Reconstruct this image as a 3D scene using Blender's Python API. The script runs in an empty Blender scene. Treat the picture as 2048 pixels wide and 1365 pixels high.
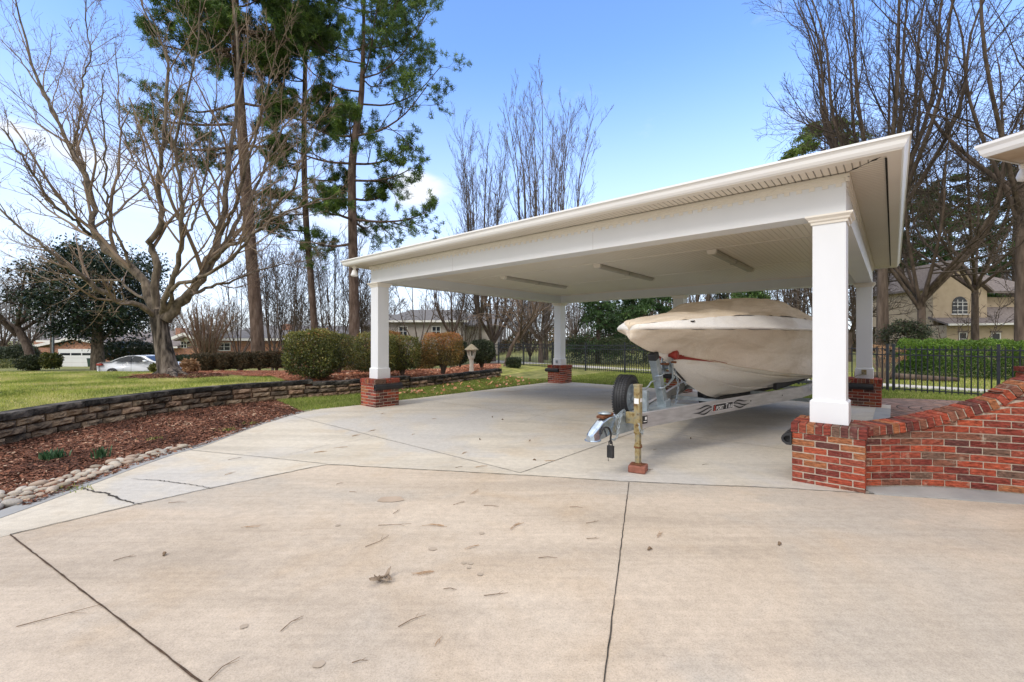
# Covered boat under a white carport, winter neighbourhood. Units: metres. Camera at the origin looking along +Y.
EXPO, SUN_E = .87, .95
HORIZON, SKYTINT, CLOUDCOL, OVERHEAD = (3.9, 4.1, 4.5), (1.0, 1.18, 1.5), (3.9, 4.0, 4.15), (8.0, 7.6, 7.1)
CLOUDS = [(190, 330, .15, .09, .6), (840, 380, .11, .065, .8), (640, 440, .22, .06, .5), (330, 430, .20, .06, .3), (20, 250, .07, .03, .5)]
import bpy, math, random
import numpy as np
from mathutils import Vector, Matrix
R = math.radians
rng = np.random.default_rng(11)
random.seed(11)
sc = bpy.context.scene
COL = sc.collection
F, V0, H = 891.06, 681.5, 1.484          # focal length in photo pixels, horizon row, camera height


def G(u, v, z=0.0):
    """Point of the photo on the horizontal plane z."""
    Y = F * (H - z) / (v - V0)
    return np.array(((u - 1024) / F * Y, Y, z))


def W(u, v, Y):
    return np.array(((u - 1024) / F * Y, Y, H + (V0 - v) / F * Y))


def sstep(a, b, x):
    t = np.clip((np.asarray(x, float) - a) / (b - a), 0, 1)
    return t * t * (3 - 2 * t)


# ------------------------------------------------------------------ objects
def tag(o, label=None, cat=None, group=None, kind=None):
    if label: o['label'] = label
    if cat: o['category'] = cat
    if group: o['group'] = group
    if kind: o['kind'] = kind
    return o


def thing(name, label, cat, loc=(0, 0, 0), rz=0.0, group=None):
    o = bpy.data.objects.new(name, None)
    COL.objects.link(o)
    o.location = loc
    o.rotation_euler = (0, 0, rz)
    return tag(o, label, cat, group)


def link(name, me, mat, parent=None, bevel=0, seg=2, smooth=False):
    o = bpy.data.objects.new(name, me)
    COL.objects.link(o)
    for m in (mat if isinstance(mat, (list, tuple)) else [mat]):
        me.materials.append(m)
    if parent is not None: o.parent = parent
    if smooth:
        me.polygons.foreach_set('use_smooth', np.ones(len(me.polygons), bool))
    if bevel:
        b = o.modifiers.new('bevel', 'BEVEL'); b.width = bevel; b.segments = seg
        b.limit_method = 'ANGLE'; b.angle_limit = R(35)
    return o


def mesh_np(name, V, Fc, mat, parent=None, tint=None, smooth=False, uv=None):
    V = np.ascontiguousarray(V, np.float32); Fc = np.ascontiguousarray(Fc, np.int32)
    n, k = Fc.shape
    me = bpy.data.meshes.new(name)
    me.vertices.add(len(V)); me.vertices.foreach_set('co', V.ravel())
    me.loops.add(n * k); me.loops.foreach_set('vertex_index', Fc.ravel())
    me.polygons.add(n)
    me.polygons.foreach_set('loop_start', np.arange(0, n * k, k, dtype=np.int32))
    me.update(calc_edges=True)
    if tint is not None:
        a = me.attributes.new('tint', 'FLOAT', 'FACE'); a.data.foreach_set('value', np.asarray(tint, np.float32))
    if uv is not None:
        l = me.uv_layers.new(name='UVMap'); l.data.foreach_set('uv', np.asarray(uv, np.float32)[Fc.ravel()].ravel())
    return link(name, me, mat, parent, smooth=smooth)


class MB:
    def __init__(s): s.v, s.f, s.t, s.m = [], [], [], []

    def add(s, vs, fs, tint=0.5, mi=0):
        b = len(s.v); s.v += [tuple(map(float, p)) for p in vs]
        for f in fs: s.f.append(tuple(i + b for i in f)); s.t.append(tint); s.m.append(mi)
        return s

    BF = [(0, 3, 2, 1), (4, 5, 6, 7), (0, 1, 5, 4), (1, 2, 6, 5), (2, 3, 7, 6), (3, 0, 4, 7)]

    def box(s, x0, x1, y0, y1, z0, z1, tint=0.5, mi=0, M=None):
        vs = [(x0, y0, z0), (x1, y0, z0), (x1, y1, z0), (x0, y1, z0), (x0, y0, z1), (x1, y0, z1), (x1, y1, z1), (x0, y1, z1)]
        if M is not None: vs = [M @ Vector(p) for p in vs]
        return s.add(vs, s.BF, tint, mi)

    def hexa(s, lo, hi, tint=0.5, mi=0): return s.add(list(lo) + list(hi), s.BF, tint, mi)

    def bar(s, a, b, w, h, tint=0.5, mi=0, up=(0, 0, 1)):
        """square bar from a to b"""
        a, b = Vector(a), Vector(b); d = (b - a).normalized(); u = Vector(up)
        if abs(d.dot(u)) > .98: u = Vector((0, 1, 0))
        x = d.cross(u).normalized() * w / 2; y = x.cross(d).normalized() * h / 2
        lo = [a - x - y, a + x - y, a + x + y, a - x + y]; hi = [p + (b - a) for p in lo]
        return s.add(lo + hi, s.BF, tint, mi)

    def tube(s, pts, r, n=8, tint=0.5, mi=0, cap=True):
        pts = [Vector(p) for p in pts]; rs = r if isinstance(r, (list, tuple)) else [r] * len(pts)
        vs = []; u = None
        for i, p in enumerate(pts):
            d = (pts[min(i + 1, len(pts) - 1)] - pts[max(i - 1, 0)]).normalized()
            if u is None:
                u = d.cross(Vector((0, 0, 1)) if abs(d.z) < .9 else Vector((1, 0, 0))).normalized()
            else: u = (u - d * u.dot(d)).normalized()
            w = d.cross(u)
            for k in range(n):
                a = 2 * math.pi * k / n; vs.append(p + (u * math.cos(a) + w * math.sin(a)) * rs[i])
        fs = []
        for i in range(len(pts) - 1):
            for k in range(n):
                k2 = (k + 1) % n; fs.append((i * n + k, i * n + k2, (i + 1) * n + k2, (i + 1) * n + k))
        if cap:
            fs.append(tuple(range(n))[::-1]); fs.append(tuple((len(pts) - 1) * n + k for k in range(n)))
        return s.add(vs, fs, tint, mi)

    def lathe(s, prof, n=24, M=None, tint=0.5, mi=0):
        """prof: (r, z) revolved about z"""
        vs = []
        for r, z in prof:
            for k in range(n):
                a = 2 * math.pi * k / n; p = Vector((r * math.cos(a), r * math.sin(a), z)); vs.append(M @ p if M is not None else p)
        fs = []
        for i in range(len(prof) - 1):
            for k in range(n):
                k2 = (k + 1) % n; fs.append((i * n + k, i * n + k2, (i + 1) * n + k2, (i + 1) * n + k))
        return s.add(vs, fs, tint, mi)

    def prism(s, poly, z0, z1, tint=0.5, mi=0, M=None):
        n = len(poly); vs = [(p[0], p[1], z0) for p in poly] + [(p[0], p[1], z1) for p in poly]
        if M is not None: vs = [M @ Vector(p) for p in vs]
        fs = [tuple(range(n))[::-1], tuple(range(n, 2 * n))] + [(i, (i + 1) % n, n + (i + 1) % n, n + i) for i in range(n)]
        return s.add(vs, fs, tint, mi)

    def build(s, name, mat, parent=None, bevel=0, seg=2, smooth=False):
        me = bpy.data.meshes.new(name); me.from_pydata(s.v, [], s.f)
        a = me.attributes.new('tint', 'FLOAT', 'FACE'); a.data.foreach_set('value', np.asarray(s.t, np.float32))
        me.polygons.foreach_set('material_index', np.asarray(s.m, np.int32))
        me.update()
        return link(name, me, mat, parent, bevel, seg, smooth)


def catmull(P, n):
    P = np.asarray(P, float); Q = np.vstack([2 * P[0] - P[1], P, 2 * P[-1] - P[-2]])
    out = []
    for t in np.linspace(0, len(P) - 1 - 1e-9, n):
        i = int(t); f = t - i; a, b, c, d = Q[i:i + 4]
        out.append(.5 * (2 * b + (c - a) * f + (2 * a - 5 * b + 4 * c - d) * f * f + (3 * b - a - 3 * c + d) * f ** 3))
    return np.array(out)


# ------------------------------------------------------------------ materials
class NT:
    def __init__(s, name):
        s.mat = bpy.data.materials.new(name); s.mat.use_nodes = True
        s.t = s.mat.node_tree; s.t.nodes.clear()
        s.out = s.n('ShaderNodeOutputMaterial')

    def n(s, typ, **kw):
        o = s.t.nodes.new(typ)
        for k, v in kw.items():
            if k in o.inputs: o.inputs[k].default_value = v
            else: setattr(o, k, v)
        return o

    def l(s, a, b): s.t.links.new(a, b)

    def coords(s, kind='Object', scale=(1, 1, 1), rot=(0, 0, 0)):
        c = s.n('ShaderNodeTexCoord'); m = s.n('ShaderNodeMapping')
        m.inputs['Scale'].default_value = scale; m.inputs['Rotation'].default_value = rot
        s.l(c.outputs[kind], m.inputs['Vector']); return m.outputs['Vector']

    def noise(s, vec, scale, detail=4, rough=.55, dist=0):
        o = s.n('ShaderNodeTexNoise'); o.inputs['Scale'].default_value = scale; o.inputs['Detail'].default_value = detail
        o.inputs['Roughness'].default_value = rough; o.inputs['Distortion'].default_value = dist
        if vec is not None: s.l(vec, o.inputs['Vector'])
        return o.outputs['Fac']

    def ramp(s, fac, stops, interp='LINEAR'):
        o = s.n('ShaderNodeValToRGB'); e = o.color_ramp; e.interpolation = interp
        while len(e.elements) < len(stops): e.elements.new(.5)
        for el, (p, c) in zip(e.elements, stops):
            el.position = p; el.color = (c if hasattr(c, '__len__') else (c, c, c)) + (1,) if not hasattr(c, '__len__') or len(c) == 3 else c
        s.l(fac, o.inputs['Fac']); return o.outputs['Color']

    def mix(s, a, b, fac, mode='MIX'):
        o = s.n('ShaderNodeMix', data_type='RGBA', blend_type=mode)
        for val, i in ((fac, 0), (a, 6), (b, 7)):
            if isinstance(val, (int, float)): o.inputs[i].default_value = val
            elif isinstance(val, tuple): o.inputs[i].default_value = val + (1,)
            else: s.l(val, o.inputs[i])
        return o.outputs[2]

    def math(s, op, a, b=None):
        o = s.n('ShaderNodeMath', operation=op)
        for i, x in enumerate((a, b)):
            if x is None: continue
            if isinstance(x, (int, float)): o.inputs[i].default_value = x
            else: s.l(x, o.inputs[i])
        return o.outputs[0]

    def attr(s, name='tint'): return s.n('ShaderNodeAttribute', attribute_name=name).outputs['Fac']

    def bump(s, h, strength, dist=.02):
        o = s.n('ShaderNodeBump'); o.inputs['Strength'].default_value = strength; o.inputs['Distance'].default_value = dist
        s.l(h, o.inputs['Height']); return o.outputs['Normal']

    def bsdf(s, col, rough=.6, metal=0, normal=None, spec=.4, translucent=0, coat=0):
        b = s.n('ShaderNodeBsdfPrincipled')
        if isinstance(col, tuple): b.inputs['Base Color'].default_value = col + (1,)
        else: s.l(col, b.inputs['Base Color'])
        if isinstance(rough, (int, float)): b.inputs['Roughness'].default_value = rough
        else: s.l(rough, b.inputs['Roughness'])
        b.inputs['Metallic'].default_value = metal; b.inputs['Specular IOR Level'].default_value = spec
        b.inputs['Coat Weight'].default_value = coat
        if normal is not None: s.l(normal, b.inputs['Normal'])
        sh = b.outputs[0]
        if translucent:
            t = s.n('ShaderNodeBsdfTranslucent')
            if isinstance(col, tuple): t.inputs['Color'].default_value = col + (1,)
            else: s.l(col, t.inputs['Color'])
            m = s.n('ShaderNodeMixShader'); m.inputs[0].default_value = translucent
            s.l(sh, m.inputs[1]); s.l(t.outputs[0], m.inputs[2]); sh = m.outputs[0]
        s.l(sh, s.out.inputs['Surface']); return s.mat


def plain(name, cols, scale=3, rough=.6, bump=0, bscale=40, metal=0, stretch=(1, 1, 1), spec=.4, coat=0, detail=5, dist=.01, lo=.3, hi=.7):
    t = NT(name); v = t.coords('Object', stretch)
    f = t.noise(v, scale, detail)
    n = len(cols)
    c = t.ramp(f, [(lo + (hi - lo) * i / max(n - 1, 1), k) for i, k in enumerate(cols)])
    nm = t.bump(t.noise(v, bscale, 5), bump, dist) if bump else None
    return t.bsdf(c, rough, metal, nm, spec, 0, coat)


def leafy(name, stops, rough=.55, transl=.25, var=.35):
    t = NT(name)
    c = t.ramp(t.attr(), stops)
    v = t.coords('Object'); k = t.ramp(t.noise(v, 1.3, 3), [(.3, 1 - var), (.7, 1 + var)])
    return t.bsdf(t.mix(c, k, 1.0, 'MULTIPLY'), rough, 0, None, .35, transl)


def tinted(name, stops, rough=.8, interp='LINEAR', bump=.4, bscale=60, stretch=(1, 1, 1), nvar=(.75, 1.2), nscale=14, dist=.006, dirt=None):
    t = NT(name); v = t.coords('Object', stretch)
    c = t.ramp(t.attr(), stops, interp)
    k = t.ramp(t.noise(v, nscale, 6, .65), [(.3, nvar[0]), (.7, nvar[1])])
    c = t.mix(c, k, 1.0, 'MULTIPLY')
    if dirt:
        c = t.mix(c, dirt[0], t.ramp(t.noise(t.coords('Object'), dirt[1], 6, .7), [(dirt[2], 0.0), (dirt[2] + .12, dirt[3])]))
    nm = t.bump(t.noise(v, bscale, 6, .65), bump, dist)
    return t.bsdf(c, rough, 0, nm, .3)


MAT = {}
MAT['white_paint'] = plain('white_paint', [(.69, .71, .735), (.71, .73, .755), (.72, .74, .765)], 2.2, .45, .04, 90, stretch=(1, 1, .3), detail=7)
MAT['white_vinyl'] = plain('white_vinyl', [(.74, .70, .63), (.79, .755, .69)], 1.5, .45)
MAT['gutter'] = plain('gutter_enamel', [(.74, .74, .74), (.80, .80, .79)], .8, .3)
MAT['dark_gap'] = plain('dark_gap', [(.012, .011, .01), (.02, .018, .016)], 8, .9)
MAT['mortar'] = plain('mortar', [(.37, .31, .245), (.52, .45, .37)], 30, .95, .5, 160)
MAT['brick'] = tinted('fired_brick', [(0, (.30, .060, .032)), (.14, (.165, .036, .027)), (.27, (.25, .062, .038)), (.40, (.110, .040, .034)), (.52, (.34, .075, .038)), (.62, (.150, .088, .064)), (.71, (.21, .045, .030)), (.81, (.30, .115, .052)), (.87, (.195, .080, .052)), (.94, (.29, .066, .040))],
                      .88, 'CONSTANT', 1.0, 30, (.5, .5, 1.7), (.3, 1.75), 40, .02, ((.46, .37, .28), 11, .57, .45))
MAT['black_rubber'] = plain('black_rubber', [(.012, .013, .016), (.03, .031, .034)], 6, .55, .2, 50)
MAT['galv'] = plain('galvanised_steel', [(.26, .31, .34), (.44, .50, .54)], 14, .42, .1, 60, metal=.55)
MAT['alu'] = plain('brushed_aluminium', [(.40, .39, .40), (.56, .55, .56)], 5, .42, .06, 40, metal=.45, stretch=(1, 1, 6))
MAT['chrome'] = plain('zinc_plate', [(.34, .44, .56), (.62, .70, .80)], 9, .2, .05, 30, metal=.9)
MAT['rust'] = plain('rusted_steel', [(.10, .04, .02), (.20, .075, .03)], 30, .9, .4, 80)
MAT['brass_zinc'] = plain('yellowed_zinc', [(.11, .055, .025), (.24, .175, .07), (.32, .265, .14), (.25, .235, .165), (.13, .07, .03)], 13, .6, .2, 60, metal=.2)
MAT['brown_block'] = plain('brown_block', [(.20, .075, .05), (.30, .12, .085)], 20, .9, .4, 90)
MAT['red_plastic'] = plain('red_plastic', [(.25, .028, .02), (.33, .04, .028)], 8, .4)
MAT['black_ink'] = plain('black_ink', [(.015, .015, .018), (.03, .03, .033)], 20, .5)
MAT['red_ink'] = plain('red_ink', [(.55, .06, .04), (.6, .08, .05)], 20, .5)
MAT['white_ink'] = plain('white_ink', [(.75, .75, .74), (.8, .8, .8)], 20, .5)
MAT['glass_dark'] = plain('window_glass', [(.012, .015, .02), (.03, .036, .045)], .6, .12, spec=.35)
MAT['fence'] = plain('powder_coated_aluminium', [(.012, .015, .022), (.028, .034, .046)], 7, .42)
MAT['bark_grey'] = plain('grey_bark', [(.04, .032, .025), (.125, .10, .075), (.24, .195, .15)], 7, .95, .7, 22, stretch=(1, 1, .35), dist=.02)
MAT['bark_dark'] = plain('dark_bark', [(.045, .033, .026), (.10, .074, .058), (.15, .12, .10)], 7, .95, .8, 18, stretch=(1, 1, .25), dist=.03)
MAT['bark_pine'] = plain('pine_bark', [(.045, .030, .024), (.105, .070, .055), (.17, .125, .105)], 6, .95, .9, 10, stretch=(1, 1, .3), dist=.04)
MAT['bark_trunk'] = plain('cracked_bark', [(.012, .010, .008), (.05, .04, .032), (.13, .105, .085), (.20, .17, .14)], 9, .95, 1.0, 16, stretch=(1, 1, .16), dist=.04, lo=.36, hi=.64)
MAT['bark_red'] = plain('cinnamon_bark', [(.10, .05, .034), (.18, .10, .068), (.26, .175, .13)], 5, .8, .4, 20, stretch=(1, 1, .3))
MAT['bark_brown'] = plain('brown_bark', [(.05, .036, .027), (.10, .073, .055), (.155, .118, .092)], 6, .95, .8, 14, stretch=(1, 1, .2), dist=.03)
MAT['twig'] = plain('pale_twigs', [(.12, .085, .06), (.22, .16, .115), (.30, .235, .18)], .9, .9)
MAT['twig_dark'] = plain('dark_twigs', [(.042, .031, .024), (.085, .065, .050)], .9, .9)
MAT['twig_brown'] = plain('brown_twigs', [(.058, .043, .031), (.115, .088, .064)], .9, .9)
MAT['twig_mid'] = plain('grey_brown_twigs', [(.095, .076, .060), (.175, .142, .115)], .9, .9)
MAT['twig_grey'] = plain('grey_twigs', [(.13, .115, .11), (.22, .195, .185)], .9, .9)
MAT['pine_leaf'] = leafy('pine_needles', [(0, (.022, .050, .013)), (.5, (.075, .140, .028)), (1, (.19, .27, .052))], .5, .35)
MAT['magnolia'] = leafy('magnolia_leaves', [(0, (.008, .018, .010)), (.6, (.020, .042, .020)), (.85, (.045, .075, .035)), (1, (.14, .10, .05))], .3, .08)
MAT['holly'] = leafy('shrub_leaves', [(0, (.022, .032, .009)), (.4, (.075, .095, .022)), (.7, (.19, .19, .045)), (.9, (.34, .29, .08)), (1, (.32, .12, .04))], .42, .2)
MAT['holly_red'] = leafy('bronzed_shrub_leaves', [(0, (.05, .045, .014)), (.4, (.16, .13, .036)), (.75, (.35, .20, .055)), (1, (.46, .17, .06))], .45, .2)
MAT['yew'] = leafy('dark_hedge_leaves', [(0, (.012, .022, .010)), (.7, (.038, .055, .022)), (1, (.10, .105, .04))], .5, .1)
MAT['brown_hedge'] = leafy('winter_hedge_leaves', [(0, (.025, .026, .013)), (.6, (.08, .065, .03)), (1, (.18, .10, .05))], .6, .1)
MAT['azalea'] = leafy('azalea_leaves', [(0, (.022, .052, .010)), (.5, (.085, .175, .020)), (1, (.23, .33, .045))], .4, .25)
MAT['cedar'] = leafy('cedar_sprays', [(0, (.016, .040, .015)), (.6, (.055, .115, .034)), (1, (.13, .22, .055))], .6, .15)
MAT['dried_flower'] = leafy('dried_flower_heads', [(0, (.22, .12, .06)), (.6, (.42, .26, .14)), (1, (.55, .38, .24))], .9, .2)
MAT['grass'] = leafy('lawn_blades', [(0, (.09, .14, .02)), (.3, (.21, .28, .042)), (.6, (.40, .43, .095)), (.85, (.58, .52, .20)), (1, (.66, .56, .32))], .6, .3, .25)
MAT['grass_green'] = leafy('green_blades', [(0, (.08, .125, .02)), (.4, (.19, .27, .045)), (.75, (.38, .41, .11)), (1, (.56, .47, .24))], .6, .3, .25)
MAT['bulb_leaf'] = leafy('bulb_leaves', [(0, (.03, .085, .04)), (1, (.09, .19, .085))], .4, .2)
MAT['mulch'] = tinted('mulch_chips', [(0, (.045, .022, .015)), (.4, (.14, .060, .038)), (.7, (.27, .115, .068)), (.9, (.40, .22, .145)), (1, (.56, .42, .30))], .95, 'LINEAR', .3, 80)
MAT['straw'] = tinted('pine_straw', [(0, (.20, .068, .036)), (.5, (.44, .175, .095)), (.85, (.60, .30, .18)), (1, (.70, .50, .36))], .95, 'LINEAR', .3, 80)
MAT['soil'] = plain('mulch_floor', [(.028, .013, .009), (.085, .035, .021), (.15, .06, .035)], 16, .95, .8, 40, dist=.03)
MAT['straw_floor'] = plain('straw_floor', [(.12, .042, .022), (.27, .105, .055), (.38, .18, .10)], 9, .95, .8, 40, dist=.03)
MAT['turf'] = plain('turf_floor', [(.13, .15, .03), (.30, .31, .075), (.46, .42, .15)], 2.2, .95, .8, 45, dist=.03, detail=8)
MAT['turf_green'] = plain('green_turf_floor', [(.09, .105, .025), (.19, .20, .055), (.32, .28, .11)], 2.2, .95, .8, 45, dist=.03, detail=8)
MAT['asphalt'] = plain('asphalt', [(.10, .10, .105), (.15, .15, .155)], 3, .9, .3, 90)
MAT['pale_walk'] = plain('pale_concrete', [(.42, .40, .37), (.52, .50, .46)], 2, .9, .2, 60)
MAT['block'] = tinted('split_face_block', [(0, (.085, .066, .05)), (.35, (.17, .13, .095)), (.6, (.25, .18, .118)), (.8, (.32, .25, .175)), (1, (.31, .20, .135))], .95, 'LINEAR', .9, 26, (1, 1, 1), (.4, 1.4), 7, .025, ((.022, .020, .016), 2.6, .525, .88))
MAT['cap_block'] = tinted('weathered_cap', [(0, (.06, .055, .048)), (1, (.14, .125, .11))], .95, 'LINEAR', .9, 30, (1, 1, 1), (.5, 1.3), 8, .02, ((.010, .010, .009), 3, .42, .9))
MAT['river'] = tinted('river_stone', [(0, (.24, .20, .155)), (.3, (.40, .355, .29)), (.55, (.47, .43, .37)), (.8, (.36, .26, .185)), (1, (.33, .335, .32))], .75, 'LINEAR', .15, 30, (1, 1, 1), (.75, 1.2), 6)
MAT['shingle'] = plain('roof_shingles', [(.10, .082, .075), (.17, .145, .135), (.22, .19, .175)], 5, .95, .5, 14, stretch=(1, 1, 4))
MAT['shingle_grey'] = plain('grey_shingles', [(.11, .105, .105), (.17, .165, .16)], 4, .95, .5, 14, stretch=(1, 1, 4))
MAT['stucco'] = plain('tan_stucco', [(.38, .305, .215), (.45, .365, .265)], 2, .9, .2, 60)
MAT['stucco_grey'] = plain('grey_stucco', [(.27, .245, .225), (.34, .31, .29)], 2, .9, .2, 60)
MAT['trim'] = plain('house_trim', [(.66, .66, .64), (.74, .74, .72)], 2, .6)
MAT['canvas'] = None

# ------------------------------------------------------------------ special materials
def concrete(name, cols, stain, cool, rot):
    t = NT(name)
    v = t.coords('Object'); vs = t.coords('Object', (.22, 1.3, 1), (0, 0, rot))
    c = t.ramp(t.noise(v, .55, 6, .6, .4), [(.3, cols[0]), (.5, cols[1]), (.7, cols[2])])
    c = t.mix(c, t.ramp(t.noise(vs, 1.1, 6, .65, .6), [(.3, .80), (.52, 1.02), (.75, 1.10)]), 1.0, 'MULTIPLY')
    c = t.mix(c, stain, t.ramp(t.noise(t.coords('Object', (1, 1, 1), (0, 0, 1.1)), .75, 5, .6, .9), [(.53, 0.0), (.70, .42)]))
    c = t.mix(c, cool, t.ramp(t.noise(t.coords('Object', (1, 1, 1), (0, 0, 2.1)), .5, 4, .6, .7), [(.50, 0.0), (.62, .7)]))
    c = t.mix(c, t.ramp(t.noise(v, 13, 5, .7), [(.3, .88), (.7, 1.08)]), 1.0, 'MULTIPLY')
    c = t.mix(c, t.ramp(t.noise(v, 140, 3, .7), [(.32, .78), (.5, 1.0), (.68, 1.12)]), 1.0, 'MULTIPLY')
    c = t.mix(c, (.17, .145, .12), t.ramp(t.noise(v, 34, 2, .5), [(.70, 0.0), (.76, .4)]))
    c = t.mix(c, t.ramp(t.noise(t.coords('Object', (.9, 26, 1), (0, 0, rot)), 1.0, 3, .6), [(.3, .95), (.7, 1.05)]), 1.0, 'MULTIPLY')
    c = t.mix(c, (.30, .265, .225), t.ramp(t.noise(t.coords('Object', (1, 1, 1), (0, 0, .4)), 2.3, 6, .72, .5), [(.58, 0.0), (.70, .30)]))
    h = t.mix(t.noise(v, 120, 5, .7), t.noise(v, 9, 4), .3)
    return t.bsdf(c, .9, 0, t.bump(h, .35, .006), .25)


MAT['drive'] = concrete('driveway_concrete', [(.43, .362, .285), (.485, .413, .332), (.525, .458, .375)], (.43, .325, .215), (.41, .375, .325), -.8)
MAT['slab'] = concrete('carport_concrete', [(.47, .425, .35), (.54, .495, .415), (.585, .545, .47)], (.48, .375, .25), (.48, .47, .45), .75)
MAT['grey_conc'] = plain('grey_concrete', [(.26, .265, .27), (.36, .365, .36)], 2, .9, .3, 60)


def brick_tex(name, cols, mortar, w, h, rough=.9, bump=.5, m=.012):
    t = NT(name); uv = t.n('ShaderNodeTexCoord').outputs['UV']
    b = t.n('ShaderNodeTexBrick'); t.l(uv, b.inputs['Vector'])
    for k, x in (('Color1', 0), ('Color2', 1), ('Mortar', .5)):
        b.inputs[k].default_value = (x, x, x, 1)
    for k, x in (('Scale', 1), ('Mortar Size', m), ('Mortar Smooth', .1), ('Bias', 0), ('Brick Width', w), ('Row Height', h)): b.inputs[k].default_value = x
    n = len(cols)
    c = t.ramp(b.outputs['Color'], [(i / n, k) for i, k in enumerate(cols)], 'CONSTANT')
    c = t.mix(c, t.ramp(t.noise(t.coords('Object'), 5, 6), [(.3, .7), (.7, 1.25)]), 1.0, 'MULTIPLY')
    c = t.mix(c, mortar, b.outputs['Fac'])
    hgt = t.mix(t.math('SUBTRACT', 1, b.outputs['Fac']), t.noise(t.coords('Object'), 60, 4), .2)
    return t.bsdf(c, rough, 0, t.bump(hgt, bump, .01), .25)


MAT['far_brick'] = brick_tex('orange_brick', [(.36, .125, .055), (.30, .085, .045), (.44, .18, .085), (.25, .08, .05)], (.40, .32, .26), .21, .075)
MAT['paver'] = brick_tex('brick_pavers', [(.20, .125, .10), (.25, .155, .12), (.165, .115, .10), (.22, .15, .125)], (.045, .035, .03), .30, .2, .9, .6, .014)


def beadboard(name, cols, axis, pitch, depth, dk=.66):
    t = NT(name); c = t.n('ShaderNodeTexCoord'); s = t.n('ShaderNodeSeparateXYZ'); t.l(c.outputs['Object'], s.inputs[0])
    f = t.math('FRACT', t.math('DIVIDE', s.outputs[axis], pitch))
    g = t.ramp(t.math('ABSOLUTE', t.math('SUBTRACT', f, .5)), [(.0, 1.0), (.40, 1.0), (.5, 0.0)])
    col = t.ramp(t.noise(t.coords('Object'), .8, 4), [(.3, cols[0]), (.7, cols[1])])
    col = t.mix(tuple(x * dk for x in cols[0]), col, g)
    return t.bsdf(col, .5, 0, t.bump(g, .9, depth), .3)


MAT['bead'] = beadboard('beadboard_ceiling', [(.82, .77, .68), (.86, .82, .74)], 0, .076, .006, .86)
MAT['soffit_y'] = beadboard('vented_soffit', [(.70, .645, .555), (.74, .69, .60)], 0, .062, .02)
MAT['soffit_x'] = beadboard('vented_soffit_side', [(.70, .645, .555), (.74, .69, .60)], 1, .062, .02)


def canvas(name, cols, dirt, dirt_lo):
    t = NT(name); v = t.coords('Object')
    c = t.ramp(t.noise(v, 1.1, 6, .62, .5), [(.3, cols[0]), (.7, cols[1])])
    c = t.mix(c, dirt, t.ramp(t.noise(t.coords('Object', (1, .35, 2.2)), 1.6, 7, .68, .8), [(dirt_lo, 0.0), (dirt_lo + .22, .75)]))
    c = t.mix(c, t.ramp(t.noise(v, 60, 4, .7), [(.3, .9), (.7, 1.06)]), 1.0, 'MULTIPLY')
    w = t.mix(t.noise(t.coords('Object', (1, .25, 1.3), (.25, 0, .2)), 5.5, 4, .5, 1.2), t.noise(v, 220, 2), .12)
    return t.bsdf(c, .8, 0, t.bump(w, .55, .035), .2)


MAT['canvas'] = canvas('boat_canvas', [(.70, .615, .51), (.79, .715, .61)], (.54, .45, .34), .47)
MAT['canvas_top'] = canvas('weathered_canvas', [(.60, .505, .38), (.72, .62, .49)], (.44, .35, .235), .46)
MAT['canvas_deck'] = canvas('pale_canvas', [(.66, .63, .58), (.76, .74, .70)], (.50, .44, .36), .58)
MAT['hull'] = canvas('dirty_gelcoat', [(.82, .79, .73), (.86, .84, .79)], (.66, .56, .44), .55)


# ------------------------------------------------------------------ terrain
WALLP = np.array([G(-420, 1010), G(-180, 945), G(0, 893), G(200, 850), G(400, 817), G(560, 800), G(720, 788), G(860, 773), G(1005, 752.5)])[:, :2]
WALLC = catmull(WALLP, 140)                       # the face of the retaining wall in plan
WTOP = .44


def wall_x(Y): return np.interp(Y, WALLC[:, 1], WALLC[:, 0])


def ground_z(X, Y):
    X = np.asarray(X, float); Y = np.asarray(Y, float)
    k = 1 - sstep(-9, -1, X + 0 * Y)
    prof = np.interp(Y, [0, 20, 26, 34.2, 37, 58, 75, 3000], [-.05, -.05, -.88, -.88, -1.0, -1.9, -2.1, -2.1])
    right = np.interp(Y, [0, 26, 60, 3000], [-.05, -.03, -.3, -.6])
    return k * prof + (1 - k) * right


def lawn_z(X, Y):
    X = np.asarray(X, float); Y = np.asarray(Y, float)
    z = .435 - .165 * sstep(8, 16.5, Y)
    k = sstep(-7.5, -2, X)
    z = z * (1 - k) + (.38 - .33 * sstep(13, 26, Y)) * k
    z = z - (1 - k) * 1.28 * sstep(16.8, 25, Y)
    d = (X + .4) * .861 - (Y - 18.7) * .508
    s = sstep(-2.2, -.1, d); z = z * (1 - s) - .05 * s
    mound = .13 * np.exp(-(((X + 10.9) ** 2 + (Y - 14.6) ** 2) / .9 ** 2))
    return z + mound


def sheet(name, xs, ys, zf, mat, kind='structure', uvs=None):
    X, Y = np.meshgrid(xs, ys, indexing='ij'); Z = zf(X, Y)
    V = np.stack([X, Y, Z], -1).reshape(-1, 3); n, m = X.shape
    i = np.arange((n - 1) * (m - 1)); a = (i // (m - 1)) * m + i % (m - 1)
    o = mesh_np(name, V, np.stack([a, a + m, a + m + 1, a + 1], 1), mat, smooth=True)
    o['kind'] = kind
    return o


gx = np.unique(np.r_[np.array([-3000, -1200, -500, -200]), np.arange(-100, 101, 4.), np.array([200, 500, 1200, 3000])])
gy = np.unique(np.r_[np.array([-400, -100, -30]), np.arange(-10, 90, 2.), np.array([120, 200, 500, 1200, 3000])])
sheet('ground', gx, gy, ground_z, MAT['turf_green'])
sheet('street', np.linspace(-90, -7, 40), np.array([26.5, 30, 34.]), lambda x, y: ground_z(x, y) + .012, MAT['asphalt'])


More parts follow.
